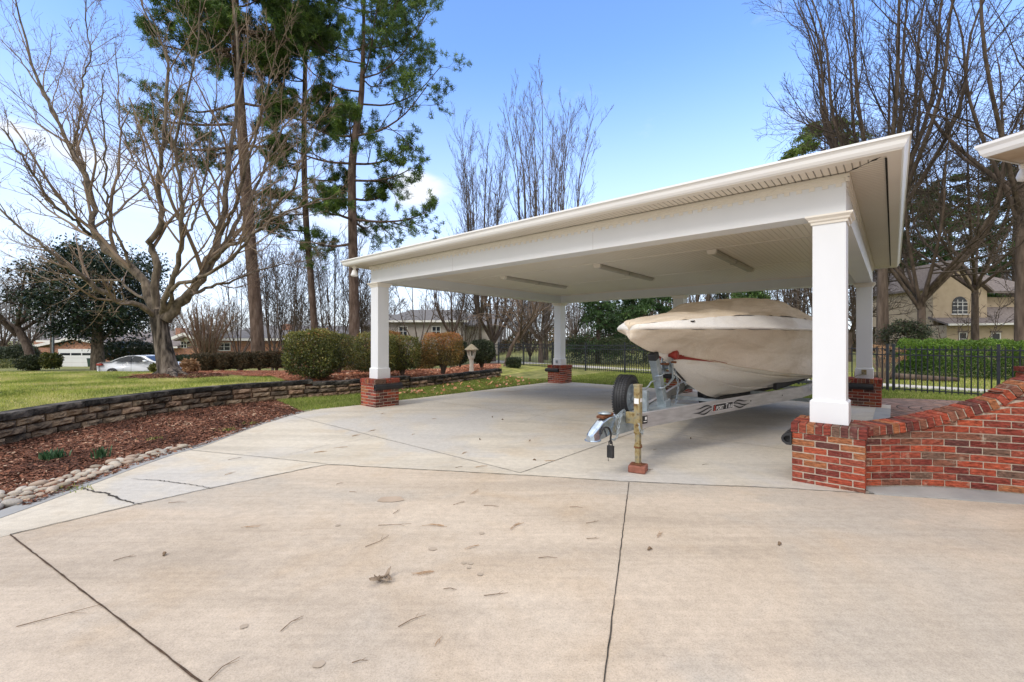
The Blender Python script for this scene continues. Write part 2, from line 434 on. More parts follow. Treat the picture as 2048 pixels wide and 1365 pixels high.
def lawn_mesh():
    """upper level behind the retaining wall: follows the wall's top, runs back over the crest"""
    rows = []; S = np.r_[0.0, .02, .06, .12, np.linspace(.2, 1, 34) ** 1.5]
    base = WALLC[::2]
    nrm = np.gradient(base, axis=0); nrm = np.stack([-nrm[:, 1], nrm[:, 0]], 1); nrm /= np.linalg.norm(nrm, axis=1)[:, None]
    far = np.stack([np.interp(np.arange(len(base)), [0, 25, 45, len(base) - 1], [-45, -32, -10, 4.5]),
                    np.interp(np.arange(len(base)), [0, 25, 45, len(base) - 1], [5, 29, 29, 27.])], 1)
    for s in S: rows.append((base + nrm * .12) * (1 - s) + far * s)
    P = np.array(rows); Z = lawn_z(P[..., 0], P[..., 1]); V = np.concatenate([P, Z[..., None]], -1)
    n, m = P.shape[:2]; i = np.arange((n - 1) * (m - 1)); a = (i // (m - 1)) * m + i % (m - 1)
    o = mesh_np('lawn', V.reshape(-1, 3), np.stack([a, a + 1, a + m + 1, a + m], 1), MAT['turf'], smooth=True); o['kind'] = 'structure'


lawn_mesh()

# carport frame: local x along the front (to the right), local y into the depth
CX0, CY0, CROT = -2.3416 * H, 6.8963 * H, -R(40.5726)
cc, cs = math.cos(-CROT), math.sin(-CROT)
CL, CD, CA, CW = 6.1251 * H, 5.3202 * H, .610, .287


def C(lx, ly): return np.array((CX0 + lx * cc + ly * cs, CY0 - lx * cs + ly * cc))


def to_c(X, Y): return (X - CX0) * cc - (Y - CY0) * cs, (X - CX0) * cs + (Y - CY0) * cc


def poly_sheet(name, pts, z, mat, th=.0, kind='structure'):
    mb = MB(); n = len(pts)
    mb.add([(p[0], p[1], z) for p in pts] + [(p[0], p[1], z - .12) for p in pts],
           [tuple(range(n))] + [((i + 1) % n, i, n + i, n + (i + 1) % n) for i in range(n)])
    o = mb.build(name, mat); o['kind'] = kind
    return o


JOINT = [G(-330, 1150), G(20, 1070), G(270, 1010), G(425, 976), G(620, 936), G(656, 929.5), G(1050, 951), G(1258, 964), G(1580, 977.5), G(1728, 987), G(2048, 1008.5), G(2600, 1046)]
JOINT = [p[:2] for p in JOINT]
EDGE = [p[:2] for p in (G(-330, 1118), G(-130, 1066), G(0, 1024), G(100, 988.5), G(160, 967), G(240, 938), G(330, 908), G(390, 892), G(455, 869), G(510, 850), G(560, 835), G(600, 824.5), G(628, 819))]
EDGE = list(catmull(EDGE, 50))
slab_pts = EDGE + [C(-.02, -.02), C(-.02, 7.92), C(9.25, 7.92), C(9.25, .25), C(9.05, .05), C(9.06, -.02)] + [JOINT[8] * .4 + JOINT[9] * .6 + np.array((.12, .02))] + JOINT[9::-1][1:]
slab_pts = EDGE + [C(-.02, -.02), C(-.02, 7.92), C(9.25, 7.92), C(9.25, .3), C(9.07, .0)] + JOINT[9::-1]
poly_sheet('carport_slab', slab_pts[::-1], 0.0, MAT['slab'])
drive = JOINT + [np.array((14, 2.)), np.array((14, -14)), np.array((-14, -14)), np.array((-14, 3.))]
poly_sheet('driveway', drive[::-1], -.003, MAT['drive'])
# grey ribbon kerb along the curved edge of the slab
rb = np.array(EDGE); d = np.gradient(rb, axis=0); d /= np.linalg.norm(d, axis=1)[:, None]; nn = np.stack([d[:, 1], -d[:, 0]], 1)
mb = MB(); w = np.interp(np.arange(50), [0, 25, 40, 49], [.17, .15, .10, .06])
for i in range(49):
    a, b, c_, d_ = rb[i], rb[i + 1], rb[i + 1] + nn[i + 1] * w[i + 1], rb[i] + nn[i] * w[i]
    mb.add([(*a, -.1), (*b, -.1), (*c_, -.1), (*d_, -.1), (*a, .012), (*b, .012), (*c_, .005), (*d_, .005)], [MB.BF[k] for k in (1, 2, 4)] + ([MB.BF[5]] if i == 0 else []))
o = mb.build('kerb_strip', MAT['grey_conc']); o['kind'] = 'structure'


def strip(name, pts, width, mat, z=.004, wob=.004, n=None, taper=False):
    P = np.array([p[:2] for p in pts]); seg = np.r_[0, np.cumsum(np.linalg.norm(np.diff(P, axis=0), axis=1))]
    n = n or max(8, int(seg[-1] / .06)); s = np.linspace(0, seg[-1], n)
    Q = np.stack([np.interp(s, seg, P[:, k]) for k in (0, 1)], 1)
    t = np.gradient(Q, axis=0); t /= np.linalg.norm(t, axis=1)[:, None]; nr = np.stack([-t[:, 1], t[:, 0]], 1)
    Q = Q + nr * rng.normal(0, wob, n)[:, None]; hw = width / 2 * (1 + rng.uniform(-.3, .3, n))
    if taper: hw *= np.sin(np.linspace(.15, math.pi - .15, n)) ** .6
    V = np.concatenate([np.c_[Q + nr * hw[:, None], np.full(n, z)], np.c_[Q - nr * hw[:, None], np.full(n, z)]])
    i = np.arange(n - 1)
    o = mesh_np(name, V, np.stack([i, i + n, i + n + 1, i + 1], 1), mat); o['kind'] = 'structure'
    return o


joint_m = plain('joint_filler', [(.035, .022, .014), (.10, .062, .038)], 22, .95)
saw_m = plain('saw_cut', [(.10, .092, .08), (.22, .20, .175)], 14, .95)
crack_m = plain('crack', [(.02, .018, .015), (.07, .06, .05)], 22, .95)
strip('expansion_joint', [G(20, 1070), G(402, 1365), G(560, 1487), G(1980, 2600)], .009, joint_m, .002, .0012)
strip('expansion_joint', [G(1258, 965), G(1248, 1045), G(1208, 1365), G(1185, 1560), G(1060, 2600)], .0065, crack_m, .002, .0018)
strip('expansion_joint', JOINT[1:10], .009, crack_m, .004, .003)
strip('expansion_joint', JOINT[9:], .012, joint_m, .004, .002)
strip('saw_cut', [C(-.9, -1.66), C(6.12, -1.66)], .008, saw_m, .004, .001)
strip('saw_cut', [C(6.12, -1.66), C(6.12, 7.8)], .008, crack_m, .004, .001)
strip('saw_cut', [C(.05, 1.52), C(9.1, 1.52)], .007, saw_m, .004, .001)
strip('saw_cut', [C(.05, 4.7), C(9.1, 4.7)], .007, saw_m, .004, .001)
strip('saw_cut', [C(3.0, 1.5), C(3.0, 7.8)], .006, saw_m, .004, .001)
strip('saw_cut', [G(373, 900), G(536, 916), G(656, 929)], .008, saw_m, .005, .001)
strip('crack', [G(160, 975), G(190, 985), G(212, 988), G(240, 1000), G(265, 1006), G(283, 1010)], .02, crack_m, .006, .008, 40, True)
strip('crack', [G(262, 959), G(320, 962), G(380, 970), G(428, 978)], .011, crack_m, .006, .006, 40, True)
strip('crack', [G(560, 915), G(650, 892), G(735, 878), G(752, 870)], .005, saw_m, .006, .01, 40, True)
strip('crack', [G(1030, 850), G(1075, 832), G(1120, 815)], .005, saw_m, .006, .008, 30, True)
strip('crack', [G(1180, 868), G(1300, 858), G(1470, 880)], .004, saw_m, .006, .008, 30, True)
# stains on the driveway
stain_m = plain('stain', [(.33, .275, .215), (.40, .335, .265)], 9, .9)
ochre_m = plain('ochre_stain', [(.50, .34, .14), (.52, .40, .22)], 9, .9)


def blot(p, r, m, asp=1.0):
    n = 22; a = np.linspace(0, 2 * math.pi, n, endpoint=False); rr = r * (1 + .35 * rng.normal(0, .5, n)); rr = (rr + np.roll(rr, 1) + np.roll(rr, -1)) / 3
    mb = MB(); mb.add([(p[0] + rr[i] * math.cos(a[i]), p[1] + rr[i] * asp * math.sin(a[i]), .0012) for i in range(n)], [tuple(range(n))])
    o = mb.build('stain', m); o['kind'] = 'structure'


for u, v, r in ((866, 1098, .028), (928, 1126, .018), (941, 1127, .018), (938, 1136, .014), (960, 1149, .018), (963, 1067, .022), (676, 1051, .02), (638, 1328, .025), (487, 1254, .02)):
    blot(G(u, v), r, stain_m)
blot(G(782, 999), .12, plain('damp_patch', [(.36, .285, .215), (.42, .335, .26)], 6, .9), .6)

# lower mulch bed and grass strip between wall and slab
wl = [tuple(p) for p in WALLC[:100]]
bed = [tuple(p) for p in (np.array(EDGE) + nn * .1)]
iw = int(np.argmin(np.abs(WALLC[:, 1] - 11.1)))
bed_poly = bed[:46] + [tuple(WALLC[i]) for i in range(iw, -1, -1)]
bm_pts = bed_poly


def fill_poly(name, pts, zf, mat, res=.12, kind='structure'):
    """triangulated grid clipped roughly to a polygon by moving through bmesh fill"""
    import bmesh
    from mathutils.geometry import tessellate_polygon
    tri = tessellate_polygon([[Vector((p[0], p[1], 0)) for p in pts]])
    mb = MB(); mb.add([(p[0], p[1], float(zf(p[0], p[1]))) for p in pts], [tuple(t) for t in tri])
    o = mb.build(name, mat); o['kind'] = kind
    me = o.data; bm = bmesh.new(); bm.from_mesh(me); bmesh.ops.recalc_face_normals(bm, faces=bm.faces)
    if sum(f.normal.z for f in bm.faces) < 0: bmesh.ops.reverse_faces(bm, faces=bm.faces)
    bm.to_mesh(me); bm.free()
    return o


fill_poly('mulch_bed', bed_poly, lambda x, y: -.012, MAT['soil'])
grass_poly = [bed[45], bed[49], tuple(C(-.03, -.02)), tuple(C(-.03, 7.95)), tuple(C(-.6, 8.6)), tuple(C(-1.2, 7.9))] + [tuple(WALLC[i]) for i in range(139, iw - 1, -1)]
fill_poly('grass_verge', grass_poly, lambda x, y: -.018, MAT['turf_green'])

# fence line (carport-local) and what lies beyond it
FENCE = [C(-16.4, 16.25), C(9.16, 11.95), C(17.5, 10.55)]
walk_c = [C(-22, 20.8), C(9, 14.4), C(30, 10.1)]
o = poly_sheet('path', [C(-14, 17.9), C(9, 13.45), C(30, 9.6), C(30, 11.2), C(9, 14.75), C(-14, 19.4)], -.012, MAT['pale_walk'])

# ------------------------------------------------------------------ carport
ZP, ZB, ZT, ZC, ZS, ZG = .618, 2.709, 2.80, 3.06, 3.19, 3.305
Q = (CA - CW) / 2
car = thing('carport', 'white open carport on five square posts with red brick bases', 'carport', (CX0, CY0, 0), CROT)


def pillar_bricks(mb, seed):
    r = random.Random(seed); g = .0105; bw, bh, d = .1945, .057, .093; ch = .0685; a = CA
    mb.box(.006, a - .006, .006, a - .006, -.02, ZP - .012, .5, 1)
    z = ZP - .103 - ch * 8 + .008
    for k in range(8):
        z0 = z + k * ch; z1 = z0 + bh
        for s in range(4):
            own = (k + s) % 2 == 0
            if own: spans = [(0, .197), (.2065, .4035), (.413, a)]
            else: spans = [(d + g, .300), (.3105, a - d - g)]
            for (p, q) in spans:
                j = r.uniform(-.002, .002); t = r.random(); e = d
                if s == 0: mb.box(p, q, j, e, z0, z1, t)
                elif s == 2: mb.box(a - q, a - p, a - e, a + j, z0, z1, t)
                elif s == 1: mb.box(a - e, a + j, p, q, z0, z1, t)
                else: mb.box(j, e, a - q, a - p, z0, z1, t)
    z0, z1 = ZP - .098, ZP; o = .013; n = 9; st = (a + 2 * o) / n
    for i in range(n):
        x0 = -o + i * st + .004; x1 = x0 + st - .009
        if i == n - 1: x1 = a + o
        mb.box(x0, x1, -o + r.uniform(-.003, .003), .19, z0, z1 + r.uniform(-.002, .002), r.random())
        mb.box(x0, x1, .42, a + o + r.uniform(-.003, .003), z0, z1 + r.uniform(-.002, .002), r.random())
    for i in range(3):
        y0 = .20 + i * .0715; y1 = y0 + .062
        mb.box(-o, .19, y0, y1, z0, z1, r.random()); mb.box(.42, a + o, y0, y1, z0, z1, r.random())
    mb.box(.19, .42, .19, .42, z0, z1 - .006, .5, 1)


def bumper(parent, face):
    """black D-section rubber fender along one face of a brick base"""
    mb = MB(); n = 10; prof = [(0, 0)] + [(.085 * math.sin(math.pi * i / n) ** .7 if 0 < i < n else 0, .125 * (i / n)) for i in range(n + 1)][1:]
    prof = [(0.0, .0), (.045, .0), (.085, .03), (.095, .0625), (.085, .095), (.045, .125), (0, .125)]
    zz = ZP - .235; L0, L1 = -.045, CA + .045
    inn = [(.022, .035), (.055, .035), (.07, .0625), (.055, .09), (.022, .09)]
    def put(u, w, z):  # u along, w outwards
        if face == 'right': return (CA + w, u, z)
        if face == 'left': return (-w, u, z)
        return (u, -w, z)
    if face == 'front': L0, L1 = -.06, CA - .13
    vs = []; m = len(prof)
    for u in (L0, L1): vs += [put(u, w, zz + z) for w, z in prof]
    fs = [(i, (i + 1) % m, m + (i + 1) % m, m + i) for i in range(m)]
    mb.add(vs, fs)
    for u in (L0, L1):      # hollow ends
        b = len(mb.v)
        cen = [(p[0] * .62 + .014, .0625 + (p[1] - .0625) * .55) for p in prof]
        du = .05 if u == L0 else -.05
        mb.add([put(u, w, zz + z) for w, z in prof] + [put(u, w, zz + z) for w, z in cen] + [put(u + du, w, zz + z) for w, z in cen],
               [(i, (i + 1) % m, m + (i + 1) % m, m + i) for i in range(m)] + [(m + i, m + (i + 1) % m, 2 * m + (i + 1) % m, 2 * m + i) for i in range(m)] + [tuple(range(2 * m, 3 * m))])
    mb.build('bumper', MAT['black_rubber'], parent)


def post(px, py, seed, face):
    """brick base at local corner (px,py) with boxed post on it"""
    mb = MB(); pillar_bricks(mb, seed)
    p = mb.build('brick_base', [MAT['brick'], MAT['mortar']], car, .004, 2); p.location = (px, py, 0)
    if face: bumper(p, face)
    q = Q; w = CW
    mb = MB(); mb.box(q, q + w, q, q + w, ZP, ZB + .01)
    b = mb.build('post', MAT['white_paint'], car, .003); b.location = (px, py, 0)
    mb = MB(); e = .022; mb.box(q - e, q + w + e, q - e, q + w + e, ZP + .001, ZP + .225)
    e2 = .012
    vs = []
    for (ee, z) in ((e, ZP + .225), (.002, ZP + .245)):
        vs += [(q - ee, q - ee, z), (q + w + ee, q - ee, z), (q + w + ee, q + w + ee, z), (q - ee, q + w + ee, z)]
    mb.add(vs, [(0, 1, 5, 4), (1, 2, 6, 5), (2, 3, 7, 6), (3, 0, 4, 7), (4, 5, 6, 7)])
    mb.build('plinth', MAT['white_paint'], b, .002)
    mb = MB(); prof = [(.0, ZB - .005), (.012, ZB - .005), (.016, ZB + .018), (.03, ZB + .028), (.036, ZB + .045), (.056, ZB + .066), (.06, ZB + .07), (.06, ZT - .003)]
    vs = []
    for (ee, z) in prof: vs += [(q - ee, q - ee, z), (q + w + ee, q - ee, z), (q + w + ee, q + w + ee, z), (q - ee, q + w + ee, z)]
    fs = []
    for i in range(len(prof) - 1):
        for k in range(4): fs.append((i * 4 + k, i * 4 + (k + 1) % 4, i * 4 + 4 + (k + 1) % 4, i * 4 + 4 + k))
    n4 = len(prof) * 4; fs.append((n4 - 4, n4 - 3, n4 - 2, n4 - 1))
    mb.add(vs, fs); mb.build('capital', MAT['white_vinyl'], b)
    return b


POSTS = [post(0, 0, 1, 'right'), post(CL - CA, 0, 5, 'left'), post(0, CD - CA, 3, 'front'), post(CL - CA, CD - CA, 4, 'front'), post((CL - CA) / 2, CD - CA, 6, 'front')]
X0, X1, Y0, Y1 = Q, CL - Q, Q, CD - Q
bwid = CW


def beam(x0, x1, y0, y1):
    mb = MB(); mb.box(x0, x1, y0, y1, ZT, ZS - .02); mb.build('beam', MAT['white_paint'], car, .003)


beam(X0, X1, Y0, Y0 + bwid)
jl_m = plain('joint_line', [(.30, .29, .27), (.36, .35, .32)], 5, .8)
for x in (2.95, 5.98): MB().box(x, x + .003, Y0 - .0008, Y0 + .002, ZT + .002, ZS - .14).build('board_joint', jl_m, [o for o in car.children if o.name.startswith('beam')][0])
beam(X0, X1, Y1 - bwid, Y1)
beam(X0, X0 + bwid, Y0 + bwid, Y1 - bwid)
beam(X1 - bwid, X1, Y0 + bwid, Y1 - bwid)
# frieze with scalloped dentil band along all four faces
mb = MB(); zf0, zf1 = 3.058, ZS - .004


def frieze(a, b, nx, ny):
    L = math.hypot(b[0] - a[0], b[1] - a[1]); ux, uy = (b[0] - a[0]) / L, (b[1] - a[1]) / L

    def bx(s0, s1, t, z0, z1, tt=0.0):
        p = [(a[0] + ux * s + nx * t_, a[1] + uy * s + ny * t_) for s, t_ in ((s0, tt), (s1, tt), (s1, t), (s0, t))]
        vs = [(x, y, z0) for x, y in p] + [(x, y, z1) for x, y in p]
        mb.add(vs, MB.BF)
    bx(-.03, L + .03, .014, zf0 + .045, zf1, -.002)
    n = int(L / .115)
    for i in range(n): bx(.03 + i * L / n, .03 + i * L / n + .072, .02, zf0 + .052, zf0 + .092, .013)
    bx(-.03, L + .03, .032, zf1 - .038, zf1 - .001, .013)
    for i in range(n): bx(.03 + i * L / n, .03 + i * L / n + .05, .009, zf0 + .008, zf0 + .0448, .001)


frieze((X0, Y0), (X1, Y0), 0, -1); frieze((X1, Y0), (X1, Y1), 1, 0); frieze((X1, Y1), (X0, Y1), 0, 1); frieze((X0, Y1), (X0, Y0), -1, 0)
mb.build('frieze', MAT['white_vinyl'], car)
mb = MB(); mb.box(X0 + bwid + .001, X1 - bwid - .001, Y0 + bwid + .001, Y1 - bwid - .001, ZC, ZC + .03); ceil = mb.build('ceiling', MAT['bead'], car)
mb = MB()
for ly in (2.52, 4.98): mb.box(X0 + bwid + .002, X1 - bwid - .002, ly - .025, ly + .025, ZC - .008, ZC + .004)
xa, xb, ya, yb = X0 + bwid, X1 - bwid, Y0 + bwid, Y1 - bwid
for (p, q, r, s) in ((xa, xb, ya, ya + .03), (xa, xb, yb - .03, yb), (xa, xa + .03, ya + .03, yb - .03), (xb - .03, xb, ya + .03, yb - .03)): mb.box(p + .001, q - .001, r + .001, s - .001, ZC - .03, ZC + .002)
mb.build('batten', MAT['white_vinyl'], ceil)
# soffit: vented panels, flat fascia board strip outside them, dark shadow gap
OV = .47; ex0, ex1, ey0, ey1 = X0 - OV, X1 + OV, Y0 - OV, Y1 + OV; st = .15


def quad_soffit(name, pts, mat, z): 
    mb = MB(); n = len(pts); mb.add([(p[0], p[1], z) for p in pts] + [(p[0], p[1], z + .012) for p in pts], [tuple(range(n))[::-1], tuple(range(n, 2 * n))] + [(i, (i + 1) % n, n + (i + 1) % n, n + i) for i in range(n)])
    return mb.build(name, mat, car)


i0, i1, j0, j1 = ex0 + st, ex1 - st, ey0 + st, ey1 - st
quad_soffit('soffit', [(i0, j0), (i1, j0), (X1 + .0, Y0 - .0), (X0 - .0, Y0)], MAT['soffit_y'], ZS)
quad_soffit('soffit', [(i1, j0), (i1, j1), (X1, Y1), (X1, Y0)], MAT['soffit_x'], ZS)
quad_soffit('soffit', [(i1, j1), (i0, j1), (X0, Y1), (X1, Y1)], MAT['soffit_y'], ZS)
quad_soffit('soffit', [(i0, j1), (i0, j0), (X0, Y0), (X0, Y1)], MAT['soffit_x'], ZS)
mb = MB(); zz = ZS - .007
for (p, q, r, s) in ((ex0 + .045, ex1 - .045, ey0 + .045, j0), (ex0 + .045, ex1 - .045, j1, ey1 - .045), (ex0 + .045, i0, j0 + .001, j1 - .001), (i1, ex1 - .045, j0 + .001, j1 - .001)): mb.box(p, q, r, s, zz, zz + .02)
mb.build('fascia', MAT['white_vinyl'], car)
MB().box(i1 - .013, i1 + .004, j0 + .06, j1 - .3, ZS - .010, ZS - .002).build('soffit_gap', MAT['dark_gap'], car)
# the same gap at the wall side: one long ragged crack, wider to the right
mb = MB(); xs_ = np.linspace(X0 + .15, X1 + .02, 90); top_ = [Y0 - .044 for x in xs_]; wd_ = [.002 + .010 * ((x - X0) / (X1 - X0)) ** 2 + .006 * (i % 5 == 0) for i, x in enumerate(xs_)]
vs = []
for x, y, q in zip(xs_, top_, wd_): vs += [(x, y, ZS - .0015), (x, y - q, ZS - .0015)]
k = len(xs_)
for j in range(12): x = X1 + .02 + j * .03; y = Y0 - .044 - j * .03; q = .004 + .010 * (j % 5 == 2); vs += [(x + q, y + q, ZS - .0015), (x - q, y - q, ZS - .0015)]; k += 1
mb.add(vs, [(2 * i, 2 * i + 1, 2 * i + 3, 2 * i + 2) for i in range(k - 1)])
mb.build('soffit_gap', MAT['dark_gap'], car)
# ogee gutter all round, mitred at the corners
prof = [(0.0, 0), (.016, 0), (.03, .012), (.045, .038), (.052, .07), (.066, .09), (.078, .096), (.078, .118), (.066, .118), (.066, .10), (.0, .10)]
mb = MB(); vs = []; m = len(prof)
for (o, z) in prof: vs += [(ex0 - o + .06, ey0 - o + .06, ZS - .004 + z), (ex1 + o - .06, ey0 - o + .06, ZS - .004 + z), (ex1 + o - .06, ey1 + o - .06, ZS - .004 + z), (ex0 - o + .06, ey1 + o - .06, ZS - .004 + z)]
fs = []
for i in range(m - 1):
    for k in range(4): fs.append((i * 4 + k, i * 4 + (k + 1) % 4, i * 4 + 4 + (k + 1) % 4, i * 4 + 4 + k))
mb.add(vs, fs)
gut = mb.build('gutter', MAT['gutter'], car)
mb = MB()
for k in range(1, 4):
    x = ex0 + (ex1 - ex0) * k / 4 + .55; mb.box(x, x + .004, ey0 - .0195, ey0 - .012, ZS, ZS + .11)
zr = ZG - .02; rise = (ey1 - ey0) / 2 * .2; rx = (ey1 - ey0) / 2
mb = MB(); mb.add([(ex0, ey0, zr), (ex1, ey0, zr), (ex1, ey1, zr), (ex0, ey1, zr), (ex0 + rx, (ey0 + ey1) / 2, zr + rise), (ex1 - rx, (ey0 + ey1) / 2, zr + rise)],
                  [(0, 1, 5, 4), (1, 2, 5), (2, 3, 4, 5), (3, 0, 4), (0, 3, 2, 1)])
mb.build('roof', MAT['shingle_grey'], car)
# outlet box and cord on the back right post, outlet on back left post
mb = MB(); mb.box(Q + .10, Q + .19, Q - .07, Q - .023, ZP + .09, ZP + .2); mb.tube([(Q + .14, Q - .06, ZP + .1), (Q + .02, Q - .1, ZP + .07), (Q - .05, Q - .14, ZP - .02), (Q - .12, -.1, ZP - .1)], .008, 6)
o = mb.build('outlet', MAT['brass_zinc'], POSTS[3], .006); 
mb = MB(); mb.box(Q + .1, Q + .17, Q - .06, Q - .023, ZP + .08, ZP + .17); o = mb.build('outlet', MAT['galv'], POSTS[2], .006)

# fluorescent fixtures under the ceiling
mb = MB(); mb.box(-.075, .075, -1.36, 1.36, -.02, 0); mb.build
diff_m = plain('fixture_lens', [(.40, .38, .33), (.50, .47, .41)], 3, .4)
end_m = plain('fixture_body', [(.34, .32, .28), (.42, .39, .34)], 3, .5)


def fixture():
    t = thing('ceiling_light', 'x', 'light fixture', group='fluorescent lights under the carport ceiling')
    mb = MB(); mb.box(-.08, .08, -1.34, 1.34, -.022, -.001); mb.box(-.055, .055, -.03, .03, -.078, -.0221); mb.build('housing', end_m, t, .004)
    mb = MB()
    for y0, y1 in ((-1.33, -.032), (.032, 1.33)):
        pr = [(-.07, -.0225), (-.062, -.05), (-.035, -.072), (.035, -.072), (.062, -.05), (.07, -.0225)]
        vs = [(x, y0, z) for x, z in pr] + [(x, y1, z) for x, z in pr]; n = 6
        mb.add(vs, [(i, (i + 1) % n, n + (i + 1) % n, n + i) for i in range(n)])
    mb.build('diffuser', diff_m, t)
    for y in (-1.33, 1.33):
        mb = MB(); s = 1 if y > 0 else -1
        mb.prism([(-.082, -.001), (-.075, -.05), (-.05, -.08), (.05, -.08), (.075, -.05), (.082, -.001)], 0, .07, M=Matrix(((1, 0, 0, 0), (0, 0, s, y - s * .01), (0, 1, 0, 0), (0, 0, 0, 1))))
        mb.build('end_cap', MAT['white_vinyl'], t, .004)
    return t


def dup(root, loc, rz=None, label=None, group=None, scale=None):
    r = root.copy(); COL.objects.link(r); r.location = loc
    if rz is not None: r.rotation_euler = (0, 0, rz)
    if scale is not None: r.scale = (scale,) * 3 if not hasattr(scale, '__len__') else scale
    if label: r['label'] = label
    if group: r['group'] = group
    for ch in root.children:
        c = ch.copy(); COL.objects.link(c); c.parent = r
        for g in ch.children: d = g.copy(); COL.objects.link(d); d.parent = c
    return r


fx0 = fixture()
for i, (lx, lab) in enumerate(((2.06, 'long white fluorescent ceiling light nearest the left posts of the carport'), (4.65, 'long white fluorescent ceiling light in the middle of the carport ceiling'), (6.9, 'long white fluorescent ceiling light closest to the front right post'))):
    o = fx0 if i == 0 else dup(fx0, (0, 0, 0))
    p = C(lx, 3.98); o.location = (p[0], p[1], ZC - .001); o.rotation_euler = (0, 0, CROT); o['label'] = lab
# floodlight under the left corner of the soffit
p = C(-.06, -.12); t = thing('flood_light', 'small white flood lamp hanging under the left corner of the carport eave', 'lamp', (p[0], p[1], ZS - .003), CROT)
mb = MB(); mb.lathe([(0, 0), (.055, 0), (.055, -.05), (.03, -.055), (.03, -.1)], 14); mb.build('mount', MAT['white_vinyl'], t, smooth=True)
mb = MB(); mb.lathe([(.025, -.09), (.045, -.1), (.07, -.17), (.085, -.21), (.07, -.235), (0, -.25)], 16); mb.build('bulb', MAT['white_ink'], t, smooth=True)

# ------------------------------------------------------------------ curved brick wall
wp = np.array([G(1700, 977)[:2], G(1730, 976.6)[:2], G(1821, 975.4)[:2], G(1904, 978.7)[:2], G(2048, 992)[:2], np.array((5.45, 3.98)), np.array((6.1, 3.45))])
WP = catmull(wp, 400); WS = np.r_[0, np.cumsum(np.linalg.norm(np.diff(WP, axis=0), axis=1))]


def wpt(s): return np.array((np.interp(s, WS, WP[:, 0]), np.interp(s, WS, WP[:, 1])))


us = np.array([1700, 1738, 1773, 1806, 1847, 1883, 1919, 1955, 1989, 2009, 2048]); zs = np.array([.618, .622, .633, .650, .692, .742, .80, .86, .92, .98, 1.085])
ss = []
for u in us:
    k = np.argmin(np.abs(1024 + F * WP[:, 0] / WP[:, 1] - u)); ss.append(WS[k])
ss = np.array(ss + [ss[-1] + .5, ss[-1] + 1.4]); zs = np.r_[zs, 1.28, 1.5]
zprof = lambda s: np.interp(s, ss, np.convolve(np.r_[zs[0], zs, zs[-1]], [.2, .6, .2], 'valid'))
wall_t = thing('brick_wall', 'curved red brick garden wall sweeping up to the right from the front pillar', 'brick wall', (WP[0][0], WP[0][1], 0))
O3 = np.array((WP[0][0], WP[0][1], 0)); r = random.Random(4)
mb = MB(); S1 = WS[-1]; s_start = .03; TH = .215


def wn(s):
    a, b = wpt(max(s - .02, 0)), wpt(min(s + .02, S1)); t = (b - a) / np.linalg.norm(b - a); return np.array((-t[1], t[0]))  # to the back


def wbrick(s0, s1, z0a, z1a, z0b, z1b, tint, mi=0, f=0.0, bk=TH, j=0.0):
    vs = []
    for zz in ((z0a, z0b), (z1a, z1b)):
        for (s, t, z) in ((s0, f + j, zz[0]), (s1, f + j, zz[1]), (s1, bk, zz[1]), (s0, bk, zz[0])):
            q = wpt(s) + wn(s) * t; vs.append(np.array((q[0], q[1], z)) - O3)
    mb.add(vs, MB.BF, tint, mi)


CAPH = .098; k = 0; z = -.045
while z < 1.5:
    s = s_start - (.1 if k % 2 else 0) - r.uniform(0, .01)
    while s < S1 - .05:
        e = min(s + .1945, S1 - .01); a0, a1 = zprof(s) - CAPH - .004, zprof(e) - CAPH - .004
        if max(a0, a1) > z + .012 and e > .02:
            t0, t1 = min(z + .057, a0), min(z + .057, a1)
            if t0 < z: t0 = z
            if t1 < z: t1 = z
            wbrick(max(s, .0), e, z, t0, z, t1, r.random() * .95 + .05, 0, j=r.uniform(-.002, .002))
        s += .2045
    z += .0685; k += 1
for s in np.arange(.02, S1 - .06, .05): wbrick(s, s + .05, -.05, zprof(s) - CAPH + .003, -.05, zprof(s + .05) - CAPH + .003, .5, 1, .0065, TH - .0065)
mb.build('face_bricks', [MAT['brick'], MAT['mortar']], wall_t, .004, 2)
mb = MB(); s = .035
while s < S1 - .08:
    ds = .062; z0, z1 = zprof(s), zprof(s + ds); sl = (z1 - z0) / ds; hyp = math.sqrt(1 + sl * sl); ds = .0575 / hyp
    z1 = z0 + sl * ds; lean = CAPH * sl / hyp * .9; zz = CAPH / hyp; tint = r.random(); j = r.uniform(-.003, .003); vs = []
    for (sx, zb) in ((0, 0), (1, 1)):
        pass
    for top in (0, 1):
        for (sa, t, zq) in ((s, -.018 + j, z0), (s + ds, -.018 + j, z1), (s + ds, TH + .02, z1), (s, TH + .02, z0)):
            ss_ = sa - (0 if not top else 0) + (lean if not top else 0); q = wpt(min(max(ss_, 0), S1)) + wn(min(max(ss_, 0), S1)) * t
            vs.append(np.array((q[0], q[1], zq - (0 if top else zz))) - O3)
    mb.add(vs, MB.BF, tint, 0)
    s += .0675 / hyp
for s in np.arange(.02, S1 - .1, .04): wbrick(s, s + .04, zprof(s) - CAPH + .0035, zprof(s) - .009, zprof(s + .04) - CAPH + .0035, zprof(s + .04) - .009, .5, 1, -.008, TH + .01)
mb.build('coping_bricks', [MAT['brick'], MAT['mortar']], wall_t, .004, 2)
JX, JY = np.array([p[0] for p in JOINT]), np.array([p[1] for p in JOINT])


def fr(s):
    for t in np.arange(.02, .6, .01):
        q = wpt(s) - wn(s) * t
        if q[1] < np.interp(q[0], JX, JY) - .004: break
    return -t


